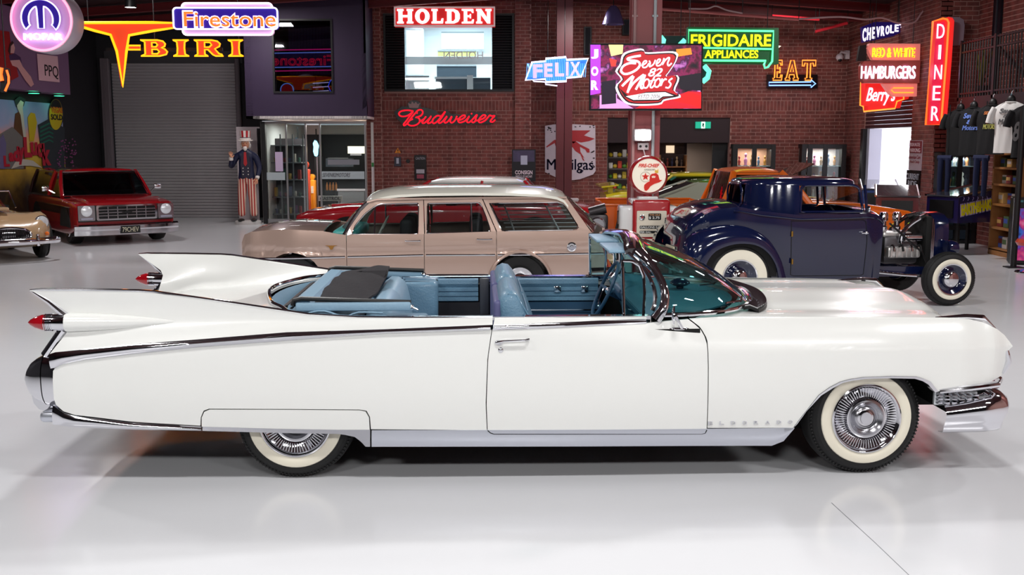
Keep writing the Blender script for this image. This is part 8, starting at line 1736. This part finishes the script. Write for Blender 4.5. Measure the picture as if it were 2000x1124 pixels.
# shelves of toys left of the broad column and glowing case right of it
def rack(nm, lb, x0, x1, Yd, zs, mt, D=.4):
    t = wthing(nm, lb, 'shelf', (at((x0+x1)/2, 300, Yd).x, Yd+D/2, 0)); a, e = at(x0, 300, Yd).x, at(x1, 300, Yd).x
    for z_ in zs: b = MB(); b.box(((a+e)/2, Yd+D/2, z_), (e-a, D, .025)); ob('shelf', b, mt, t, ang=0)
    for X in (a, e): b = MB(); b.box((X, Yd+D/2, (zs[-1]+.3)/2), (.03, D, zs[-1]+.3)); ob('upright', b, mt, t, ang=0)
    return t, a, e
WOOD = mat('shelf_wood', (150, 100, 56), .5, var=.2, vscale=6)
t, a, e = rack('toy_rack', 'open rack of yellow and white toys left of the broad column', 1187, 1246, 26.6, [at(1200, py, 26.8).z for py in (400, 372, 350, 330, 308)][0:5], mat('rack_grey', (90, 84, 80), .5))
YT = [(230, 200, 40), (235, 232, 225), (206, 180, 60), (210, 70, 50), (90, 150, 60)]
for k, py in enumerate((400, 372, 350, 330, 308)):
    z_ = at(1200, py, 26.8).z+.0125
    for j in range(6):
        X = a+.09+(e-a-.18)*j/5; h = random.uniform(.12, .2); o = wthing('toy_box' if (j+k) % 2 else 'toy_ball', ('small '+('yellow', 'white', 'mustard', 'red', 'green')[(j+2*k) % 5 if k < 4 else j % 2]+' toy, '+whr(j, k, 'open toy rack')), 'toy', (X, 26.8, z_), 'toys on the open rack'); b = MB()
        if (j+k) % 2: b.rbox((X, 26.8, z_+h/2), (.10, .12, h), .01, 1)
        else: b.ball((X, 26.8, z_+.055), .055, 12)
        ob('body', b, mat('toy_%d' % ((j+2*k) % 5 if k < 4 else j % 2), YT[(j+2*k) % 5 if k < 4 else j % 2], .5), o)
area((at(1215, 300, 26.6).x, 26.3, 2.2), (R(35), 0, 0), .6, .2, 14, (1, .92, .7), 'rack_light')
t, a, e = rack('souvenir_case', 'warm-lit case of souvenirs right of the broad column', 1290, 1341, 26.7, [at(1300, py, 26.9).z for py in (400, 376, 352, 326)], WOOD)
b = MB(); b.box(((a+e)/2, 27.08, 1.2), (e-a, .02, 2.3)); ob('back_panel', b, mat('case_dark', (54, 34, 30), .6), t, ang=0)
for k, py in enumerate((400, 376, 352, 326)):
    z_ = at(1300, py, 26.9).z+.0125
    for j in range(5):
        X = a+.09+(e-a-.18)*j/4; o = wthing('souvenir', (('rust', 'navy', 'cream', 'olive')[(j+k) % 4]+' souvenir, '+whr(j, k, 'warm-lit case')), 'souvenir', (X, 26.9, z_), 'souvenirs in the warm-lit case'); figurine(Vector((X, 26.9, z_)), random.uniform(.6, .95), mat('souv_%d' % ((j+k) % 4), [(150, 70, 60), (60, 60, 90), (200, 170, 130), (110, 90, 80)][(j+k) % 4], .5), o, 'body')
q = wthing('framed_picture', 'small cream framed picture in the warm-lit case', 'picture', at(1308, 300, 27.0)); ob('picture', pbox(MB(), 1301, 284, 1317, 299, 27.02, .02), glow('cream_picture', (250, 225, 190), .9), q, ang=0); ob('frame', pbox(MB(), 1300, 283, 1318, 284.5, 27.0, .02), WOOD, q, ang=0)
area((at(1315, 300, 26.6).x, 26.6, 2.3), (R(20), 0, 0), .5, .2, 10, (1, .8, .6), 'case_light')
# ================================================================ right side: balcony, shirts, cabinet, games
XB = 8.3; y0_, y1_ = 20.0, 15.6
t = wthing('balcony', 'black steel balcony with vertical railing bars above the hanging T-shirts', 'balcony', (8.55, 18, 2.5))
b = MB(); b.box((XB+.03, (y0_+y1_)/2, 2.58), (.06, y0_-y1_, .30)); ob('edge_beam', b, mat('beam_black', (26, 24, 27), .5), t, ang=0); b = MB(); b.box((XB+.28, (y0_+y1_)/2, 2.70), (.5, y0_-y1_, .06)); ob('deck', b, mat('beam_black'), t, ang=0)
RB = mat('rail_black', (24, 22, 25), .45)
for z_ in (3.72, 3.55, 2.80): b = MB(); b.box((XB+.03, (y0_+y1_)/2, z_), (.04, y0_-y1_, .03)); ob('rail', b, RB, t, ang=0)
b = MB(); b.cyl((XB+.03, y0_-.02, 2.7), (XB+.03, y0_-.02, 3.75), .014, 6); bar = ob('baluster', b, RB, t); k = 1
while y0_-.11*k > y1_:
    o = bar.copy(); COL.objects.link(o); o.parent = t; o.location = Vector((0, -.11*k, 0)); k += 1
for i in range(4): b = MB(); b.box((XB+.03, y0_-.03-1.4*i, 3.22), (.06, .06, 1.1)); ob('post', b, RB, t, ang=0)
for yb in (19.6, 18.2, 16.8): b = MB(); b.box((8.62, yb, 2.42), (.5, .05, .05)); ob('bracket', b, RB, t, ang=0)
t = wthing('stair_handrail', 'black sloping stair handrail behind the balcony railing', 'handrail', (8.7, 17.6, 3)); b = MB(); b.tube([atX(1952, 92, 8.7), atX(2010, 158, 8.7)], .03, 8); ob('rail', b, RB, t); b = MB(); p = atX(1975, 118, 8.7); b.tube([p, (p.x, p.y, 2.7)], .015, 6); ob('post', b, RB, t)
t = wthing('upper_doorway', 'dark doorway with a black hood on the brick wall above the balcony', 'door', (8.78, 18.6, 3.5)); p, e = atX(1934, 150, 8.8), atX(1957, 10, 8.8); b = MB(); b.box((8.80, (p.y+e.y)/2, 3.9), (.04, abs(p.y-e.y), 2.3)); ob('door_leaf', b, mat('door_blue_black', (14, 16, 26), .35), t, ang=0); b = MB(); b.box((8.76, (p.y+e.y)/2+.1, 4.62), (.12, abs(p.y-e.y)+.5, .14)); ob('hood', b, BLACK, t, ang=0); b = MB(); b.box((8.775, (p.y+e.y)/2, 3.9), (.02, .04, 2.2)); ob('door_stile', b, mat('stile_grey', (50, 52, 60), .4), t, ang=0)
# plant on the balcony
t = wthing('potted_plant', 'small yellowish plant behind the balcony bars beside the diner sign', 'plant', (8.5, 19.5, 2.73)); b = MB(); b.lathe([(0, 0), (.09, 0), (.12, .2), (.10, .2), (.09, .18), (0, .17)], Matrix.Translation((8.52, 19.5, 2.73)), 16); ob('pot', b, BLACK, t)
for k in range(16):
    a = random.uniform(0, 2*PI); h = random.uniform(.2, .75); d = Vector((math.cos(a), math.sin(a), 0)); q = Vector((8.52, 19.5, 2.9)); w_ = Vector((-d.y, d.x, 0))*.02
    b = MB(); b.grid([[q-w_*.5, q+w_*.5], [q+d*.08+Vector((0, 0, h*.6))-w_*1.6, q+d*.08+Vector((0, 0, h*.6))+w_*1.6], [q+d*.20+Vector((0, 0, h)), q+d*.20+Vector((0, 0, h))+w_*.1]]); ob('leaf', b, mat('leaf_olive', (96, 92, 30), .5), t)
# T-shirts
def shirt(pxc, pyt, Yd, yaw, rgb, lb, prints, w_=.56, h=.80):
    p = at(pxc, pyt, Yd); T_ = thing('t_shirt', lb, 'shirt', tuple(p), yaw, 'T-shirts hanging on the balcony edge')
    o_ = [(-.09, 0), (-.17, -.03), (-.28, -.10), (-.36, -.30), (-.27, -.34), (-.235, -.26), (-.225, -.5), (-.235, -h), (0, -h-.015), (.235, -h), (.225, -.5), (.235, -.26), (.27, -.34), (.36, -.30), (.28, -.10), (.17, -.03), (.09, 0), (.05, -.035), (0, -.05), (-.05, -.035)]
    # two joined cloth faces with a belly between them
    n = 22; m_ = 16; rows_f = []; cloth = mat('cloth_%d_%d_%d' % rgb, rgb, .9)
    def half(z):
        pr = [(-h-.01, .235), (-.5, .225), (-.34, .235), (-.27, .30), (-.16, .33), (-.10, .28), (-.03, .17), (0, .09)]; return tab(z, pr)
    for i in range(n):
        z = -h+h*i/(n-1); w2 = half(z); r = []
        for j in range(m_*2):
            a = 2*PI*j/(m_*2); r.append(Vector((w2*math.cos(a), -.075*math.sin(a)*(1-.5*max(0, (z+.12)/.12))+.008*math.sin(9*a+z*6), z)))
        rows_f.append(r)
    b = MB(); b.grid(rows_f, cv=True); sh = ob('shirt_body', b, cloth, T_, ang=80)
    for s in (-1, 1): b = MB(); b.tube([(s*.24, 0, -.09), (s*.29, -.01, -.2), (s*.315, -.02, -.33)], [.075, .08, .08], 12, sq=.7); ob('sleeve', b, cloth, T_, ang=80)
    b = MB(); b.tube([(.085*math.cos(a), -.05*math.sin(a), -.005+.0*a) for a in [2*PI*k/20 for k in range(20)]], .012, 6, closed=True); ob('collar', b, cloth, T_)
    b = MB(); b.ball((0, 0, .03), (.07, .05, .08), 14); ob('hanger_form', b, BLACK, T_); b = MB(); b.tube([(0, 0, .09), (0, 0, .15), (.02, 0, .18)], .008, 6); ob('hanger_hook', b, CHROME, T_)
    for s_, x, z, ww, hh, m in prints: text('print', s_, frame((x, -.078, z), (1, 0, 0), (0, 0, 1)), ww, hh, m, T_, ext=.004, bold=.03, shear=.25)
    return T_
LBP = mat('print_blue', (110, 140, 220), .6); GYP = mat('print_grey2', (110, 110, 112), .6); ORP = mat('print_orange', (220, 130, 70), .6); WHP = mat('print_white'); YLP = mat('print_lime', (200, 200, 110), .6)
shirt(1876, 214, 18.6, -.95, (18, 18, 20), 'black T-shirt with a small white chest print, nearest the diner sign', [('82', 0, -.14, .09, .07, WHP)])
shirt(1902, 210, 18.1, -.95, (20, 21, 24), 'black T-shirt with a pale blue script print, second from the diner sign', [('Seven', 0, -.14, .26, .09, LBP), ('82', .03, -.24, .2, .08, LBP), ('Motors', 0, -.34, .28, .08, LBP)])
shirt(1939, 205, 17.45, -.9, (22, 22, 25), 'black T-shirt with an orange and yellow badge print, beside the white T-shirt', [('SEVEN', 0, -.13, .20, .05, ORP), ('82', 0, -.24, .13, .12, mat('print_brown', (130, 60, 40), .6)), ('MOTORS', 0, -.35, .2, .08, YLP)])
shirt(1975, 199, 16.85, -.85, (222, 222, 220), 'white T-shirt with grey script print hanging below the balcony', [('Seven', 0, -.14, .28, .08, GYP), ('82', 0, -.22, .16, .06, GYP), ('Motors', 0, -.31, .3, .09, GYP)])
shirt(2012, 205, 16.3, -.75, (20, 20, 24), 'black T-shirt with grey pattern cut by the right edge', [('82', -.1, -.4, .2, .3, GYP)])
# jeans on stands below two of them
for i, (px, Yd, lb) in enumerate(((1850, 18.5, 'navy trousers hanging under the black T-shirt nearest the diner sign'), (1922, 17.3, 'navy trousers hanging under the third black T-shirt'))):
    p = at(px, 309, Yd); t = thing('hanging_trousers', lb, 'trousers', (p.x, p.y+.1, p.z), -.75, 'trousers hanging under the T-shirts'); M2 = mat('denim_navy', (20, 28, 62), .8)
    for s in (-1, 1): b = MB(); b.tube([(s*.06, 0, .0), (s*.07, 0, -.3), (s*.065, 0, -.62)], [.08, .07, .06], 12, sq=.6); ob('leg', b, M2, t)
    b = MB(); b.tube([(-.12, 0, 0), (.12, 0, 0)], .05, 10); ob('waistband', b, M2, t); b = MB(); b.cyl((0, .12, -.0), (0, .12, .92), .01, 6); ob('hanger_rod', b, BLACK, t)
# black glass cabinet below the shirts
t = wthing('glass_cabinet', 'black cabinet with lit glass doors below the black T-shirts', 'cabinet', (8.45, 20.1, 0)); a, e = Vector((8.10, 20.05, 0)), Vector((8.78, 20.05, 0)); d = (e-a).normalized(); nn = Vector((-d.y, d.x, 0)); nn = nn if nn.y < 0 else -nn; ln = (e-a).length; Mc = frame(tuple(a), tuple(d), (0, 0, 1)); H_ = 1.72
if (Mc.to_3x3() @ Vector((0, 0, 1))).dot(nn) < 0: pass
zs_ = 1 if (Mc.to_3x3() @ Vector((0, 0, 1))).dot(nn) > 0 else -1
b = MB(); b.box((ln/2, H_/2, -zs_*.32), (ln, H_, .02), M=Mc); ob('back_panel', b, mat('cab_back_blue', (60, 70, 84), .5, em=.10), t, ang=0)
for X in (.02, ln/2, ln-.02): b = MB(); b.box((X, H_/2, 0), (.09, H_, .05), M=Mc); ob('door_stile', b, BLACK, t, ang=0)
for z_ in (H_-.04, .30, .02): b = MB(); b.box((ln/2, z_, -zs_*.15), (ln+.04, .08, .36), M=Mc); ob('rail', b, BLACK, t, ang=0)
for k in range(3): b = MB(); b.box((ln/2, .7+.38*k, -zs_*.15), (ln-.06, .015, .3), M=Mc); ob('shelf', b, mat('glass_shelf'), t, ang=0)
for X in (.0, ln): b = MB(); b.box((X, H_/2, -zs_*.16), (.02, H_, .33), M=Mc); ob('side_panel', b, BLACK, t, ang=0)
b = MB(); b.box((ln/2, H_/2+.15, zs_*.005), (ln-.1, H_-.4, .005), M=Mc); ob('pane', b, glass('clear_pane'), t, ang=0)
for k in range(3):
    for j in range(6):
        q = Mc @ Vector((.14+(ln-.28)*j/5, .708+.38*k, -zs_*.15)); o = wthing('figurine', (('white', 'slate', 'orange', 'green', 'beige')[(j+k) % 5]+' figurine, '+whr(j, k, 'cabinet under black T-shirts')), 'figurine', tuple(q), 'wares in the lit black cabinet'); c_ = [(230, 225, 215), (90, 100, 120), (210, 140, 90), (60, 80, 60), (160, 150, 140)][(j+k) % 5]; figurine(q, random.uniform(.7, 1.1), mat('cabw_%d' % ((j+k) % 5), c_, .4, em=.5 if (j+k) % 5 == 0 else 0), o, 'body')
area(tuple(Mc @ Vector((ln/2, H_-.1, -zs_*.15))), (0, 0, math.atan2(d.y, d.x)), ln-.3, .15, 7, (.9, .95, 1), 'cabinet_light')
# pinball machines
def pinball(lb, o, yaw, rgb, art, S_=1.):
    T_ = thing('pinball_machine', lb, 'pinball machine', o, yaw); T_.scale = (.85, 1, 1); CB = mat('pin_%d_%d_%d' % rgb, rgb, .35, coat=.6)
    pf = [(0, .55), (0, .98), (1.25, 1.12), (1.25, .55)]
    b = MB(); b.prism(pf, [], frame((0, .34, 0), (1, 0, 0), (0, 0, 1)), .68); ob('cabinet', b, CB, T_, ang=0)
    b = MB(); b.slab([[Vector((-.02, y, .99)), Vector((1.25, y, 1.13))] for y in (-.35, .35)], (0, 0, .025)); ob('playfield_glass', b, mat('pin_glass', (60, 60, 66), .08, coat=1.), T_, ang=0)
    for y in (-.35, .35): b = MB(); b.tube([(-.03, y, 1.005), (1.25, y, 1.15)], .022, 8); ob('side_rail', b, DCHROME, T_)
    for x in (.08, 1.17):
        for y in (-.30, .30): b = MB(); b.box((x, y, .29), (.05, .05, .58)); ob('leg', b, CHROME if rgb[0] > 60 else BLACK, T_, ang=0)
    b = MB(); b.box((-.02, 0, .78), (.03, .5, .3)); ob('coin_door', b, BLACK, T_, ang=0)
    if art: text('side_lettering', art, frame((.58, -.345, .82), (1, 0, .11), (0, 0, 1)), 1.0, .19, mat('art_yellow', (230, 214, 30), .4), T_, ext=.006, bold=.06); text('side_lettering_edge', art, frame((.58, -.342, .82), (1, 0, .11), (0, 0, 1)), 1.05, .23, mat('art_lilac', (170, 150, 200), .4), T_, ext=.003, bold=.10)
    b = MB()
    if art:
        for k in range(9): b.tube([(.12+.13*k, -.346, .93), (.15+.13*k, -.346, .97), (.13+.13*k, -.346, .99)], .006, 4)
        ob('side_cracks', b, mat('art_lilac'), T_, kind='stuff')
    return T_
pinball('dark blue pinball machine with jagged yellow lettering on its side, right of the hot rod', (7.40, 18.2, 0), .45, (26, 20, 66), 'EARTHSHAKER')
def backbox(par, u, rgb):
    b = MB(); b.rbox((u, 0, 1.45), (.25, .72, .62), .02, 2); ob('backbox', b, mat('pin_back_%d' % rgb[0], rgb, .35), par)
pb2 = pinball('red and black pinball machine partly hidden behind the hot rod radiator', (6.55, 18.0, 0), 1.25, (96, 20, 26), None)
pb3 = pinball('blue pinball machine furthest from the right edge, behind the orange bonnet', (7.2, 20.7, 0), 1.3, (30, 60, 120), None)
# leaning bonnet / lid line over the machines
# wooden bookcase
t = thing('wooden_bookcase', 'tall brown wooden bookcase with glass-fronted shelves by the right edge', 'bookcase', (8.42, 17.72, 0), -PI/2); Wd, Hh, Dd = 1.0, 1.72, .34
for x in (-Wd/2, Wd/2): b = MB(); b.box((x, 0, Hh/2), (.05, Dd, Hh)); ob('side_panel', b, WOOD, t, ang=0)
for z_ in (.10, .46, .86, 1.20, 1.48, Hh): b = MB(); b.box((0, 0, z_), (Wd, Dd, .035)); ob('shelf', b, WOOD, t, ang=0)
b = MB(); b.box((0, Dd/2-.01, Hh/2), (Wd, .02, Hh)); ob('back_panel', b, mat('bookcase_back', (50, 34, 24), .6), t, ang=0); b = MB(); b.box((0, -Dd/2+.01, .05), (Wd, .02, .1)); ob('plinth', b, WOOD, t, ang=0)
for x in (-.42, .42): b = MB(); b.ball((x, -.12, .02), .02, 8); ob('castor', b, BLACK, t)
ca, sa = math.cos(-PI/2), math.sin(-PI/2)
for k, z_ in enumerate((.118, .478, .878, 1.218, 1.498)):
    for j in range(4):
        x = -.36+.24*j; h = random.uniform(.12, .20); q = Vector((8.42+ca*x, 17.72+sa*x, z_)); o = thing('boxed_model' if (j+k) % 3 else 'picture_book', (('blue', 'pale', 'dark red', 'olive', 'tan')[(j+k*2) % 5]+(' box, ' if (j+k) % 3 else ' book, ')+whr(j, k, 'brown bookcase')), 'box', tuple(q), -PI/2, 'collectables in the brown bookcase'); b = MB(); b.rbox((0, -.02, h/2+.001), (.17, .12 if (j+k) % 3 else .03, h), .005, 1); ob('body', b, mat('bk_%d' % ((j+k*2) % 5), [(60, 80, 150), (180, 170, 165), (120, 50, 50), (70, 90, 60), (190, 150, 90)][(j+k*2) % 5], .5), o, ang=0); b = MB(); b.box((0, -.082 if (j+k) % 3 else -.037, h*.6), (.14, .003, h*.4)); ob('cover_print', b, mat('bk_%d' % ((j+k*2+2) % 5), [(60, 80, 150), (180, 170, 165), (120, 50, 50), (70, 90, 60), (190, 150, 90)][(j+k*2+2) % 5], .5), o, ang=0)
# poster-covered cabinet
t = thing('poster_cabinet', 'low black cabinet with bright pink and blue poster panels at the right edge', 'cabinet', (7.98, 16.75, 0), -.30); b = MB(); b.rbox((.3, 0, .53), (.72, .4, 1.04), .01, 1); ob('cabinet', b, BLACK, t)
mp = bpy.data.materials.new('galaxy_print'); mp.use_nodes = True; nt = mp.node_tree; bs = nt.nodes['Principled BSDF']; no = nt.nodes.new('ShaderNodeTexNoise'); no.inputs['Scale'].default_value = 5; tc = nt.nodes.new('ShaderNodeTexCoord'); rp = nt.nodes.new('ShaderNodeValToRGB'); els = rp.color_ramp.elements; els[0].position = .35; els[0].color = lin((20, 24, 90)); els[1].position = .7; els[1].color = lin((235, 120, 170))
for p_, c_ in ((.45, (50, 110, 220)), (.52, (140, 40, 150)), (.6, (220, 60, 130))): k = els.new(p_); k.color = lin(c_)
nt.links.new(tc.outputs['Object'], no.inputs['Vector']); nt.links.new(no.outputs['Fac'], rp.inputs[0]); nt.links.new(rp.outputs[0], bs.inputs['Base Color']); nt.links.new(rp.outputs[0], bs.inputs['Emission Color']); bs.inputs['Emission Strength'].default_value = .25
for i, x in enumerate((.05, .42)): b = MB(); b.box((x, -.205, .48), (.2, .01, .82)); ob('poster_panel', b, mp, t, ang=0); b = MB(); b.box((x, -.207, 1.0), (.04, .008, .03)); ob('keyhole_plate', b, mat('display_teal', (70, 140, 150), .4), t, ang=0)
for x in (-.06, .235, .66): b = MB(); b.box((x, -.205, .53), (.014, .012, 1.04)); ob('edge_strip', b, DCHROME, t, ang=0)
# black post with base plate
p = gr(1979, 523); t = wthing('black_post', 'slim black post with a flat base plate near the right edge', 'post', tuple(p)); b = MB(); b.cyl((p.x, p.y, .01), (p.x, p.y, 2.45), .045, 14); ob('post', b, RB, t); b = MB(); b.box((p.x, p.y, .008), (.24, .2, .016)); ob('base_plate', b, RB, t, ang=0)
p = gr(2006, 532); t = wthing('red_round_seat', 'edge of a red rounded item at the right border of the view', 'stool', tuple(p)); b = MB(); b.lathe([(0, .40), (.16, .40), (.19, .45), (.16, .5), (0, .5)], Matrix.Translation(p), 24); ob('seat', b, mat('stool_red', (190, 50, 30), .4, coat=1.), t); b = MB(); b.lathe([(0, 0), (.18, 0), (.17, .02), (.03, .05), (.03, .40)], Matrix.Translation(p), 20); ob('pedestal', b, CHROME, t)
# ================================================================ things under the roof and small leftovers
def wpipe(nm, lb, pts, Y, r, m, hy=None):
    P = [at(x, y, Y) for x, y in pts]; t = wthing(nm, lb, 'pipe' if 'pipe' in nm else 'cable', P[0]); ob('run', MB().tube(cr(P, max(2, len(P)*6)) if len(P) > 2 else P, r, 8), m, t)
    for k in (0, len(P)//2, -1):
        p = P[k]; ob('hanger', MB().cyl(tuple(p), (p.x, p.y, 5.42-.066*abs(p.x)), .008, 6), BLACK, t)
CBL = mat('pale_cable', (170, 140, 145), .5); RPI = mat('red_pipe', (190, 36, 48), .4)
wpipe('overhead_pipe', 'long pinkish pipe running below the roof above the green neon sign', [(1292, 18), (1560, 38)], 22.5, .03, mat('pink_pipe', (190, 110, 112), .4))
wpipe('overhead_pipe', 'bright red pipe below the roof above the orange letters and arrow', [(1508, 31), (1600, 38)], 24.0, .035, RPI)
wpipe('overhead_pipe', 'short slanting red pipe left of the dome camera', [(1592, 62), (1655, 45)], 24.5, .035, RPI)
wpipe('loose_cable', 'pale cable sagging below the roof at the top right towards the diner sign', [(1560, 37), (1640, 33), (1690, 38), (1722, 35), (1755, 45), (1785, 44), (1798, 28), (1812, 10)], 21.5, .018, CBL)
wpipe('loose_cable', 'pale looped cable below the roof above the green neon sign', [(1345, 17), (1380, 17), (1398, 12), (1420, 20), (1450, 26)], 20.5, .015, CBL)
for i, (x0, y0, x1, y1, lb) in enumerate(((1141, 52, 1155, 108, 'tall narrow black loudspeaker on the bricks left of the television'), (1216, 38, 1232, 68, 'small black loudspeaker high on the bricks beside the broad column'))):
    p = at((x0+x1)/2, y1, 26.0); t = wthing('wall_speaker', lb, 'loudspeaker', p); ob('cabinet', pbox(MB(), x0, y0, x1, y1, 25.95, .2), mat('speaker_black', (16, 16, 20), .5), t, ang=0)
    a, e = at(x0+2, y1-2, 25.95), at(x1-2, y0+2, 25.95); ob('grille', MB().prism(rrect(a.x, a.z, e.x, e.z, .03), [], FY(25.95), .012), mat('speaker_cloth', (26, 26, 32), .9), t, ang=0)
p = at(1198, 32, 23.0); t = wthing('hanging_lamp', 'violet tinted bell lamp hanging below the roof left of the broad column', 'lamp', p)
ob('shade', MB().lathe([(.06, .22), (.14, .12), (.21, -.08), (.24, -.17), (.225, -.17), (.13, .1), (.05, .2)], Matrix.Translation(p), 24), mat('violet_shade', (84, 74, 120), .25, coat=.6), t); ob('rod', MB().cyl(tuple(p+Vector((0, 0, .2))), (p.x, p.y, 5.25), .012, 6), BLACK, t); ob('bulb', MB().ball(tuple(p+Vector((0, 0, -.05))), .05, 12), glow('soft_violet', (190, 180, 255), 1.2), t)
p = at(1122, 430, 23.5); t = wthing('white_bin', 'slim white box on the floor just right of the beige wagon roof', 'bin', (p.x, 23.6, 0)); b = MB(); e = at(1117, 392, 23.5); b.rbox((p.x, 23.6, (e.z)/2), (.16, .3, e.z), .02, 2); ob('body', b, mat('camera_white'), t); b = MB(); b.rbox((p.x, 23.6, e.z+.02), (.18, .32, .05), .015, 2); ob('lid', b, mat('camera_white'), t)
p = at(1168, 430, 14.2); t = wthing('engine_stand', 'dark grey engine on a stand between the beige wagon and the orange truck bed', 'engine', (p.x, 14.3, 0))
b = MB(); x_ = p.x; b.rbox((x_, 14.3, .78), (.26, .4, .36), .04, 2); b.cyl((x_-.12, 14.2, .98), (x_+.10, 14.2, 1.04), .07, 14); ob('engine_block', b, mat('engine_grey', (70, 66, 68), .35, .7), t); b = MB(); b.lathe([(0, 0), (.10, 0), (.11, .03), (.09, .05), (0, .05)], frame((x_-.02, 14.09, .82), (1, 0, 0), (0, 0, 1)), 20); ob('pulley', b, DCHROME, t)
for dx in (-.14, .14): b = MB(); b.tube([(x_+dx*.6, 14.3, .66), (x_+dx, 14.3, .03)], .02, 8); b.box((x_+dx, 14.3, .02), (.05, .6, .04)); ob('leg', b, mat('stand_grey', (60, 60, 66), .5), t)
# ---------------------------------------------------------------- settle the things written in room coordinates on their empties
for t, loc in SETTLE:
    t.location = loc
    for c in t.children: c.location = Vector(c.location)-loc
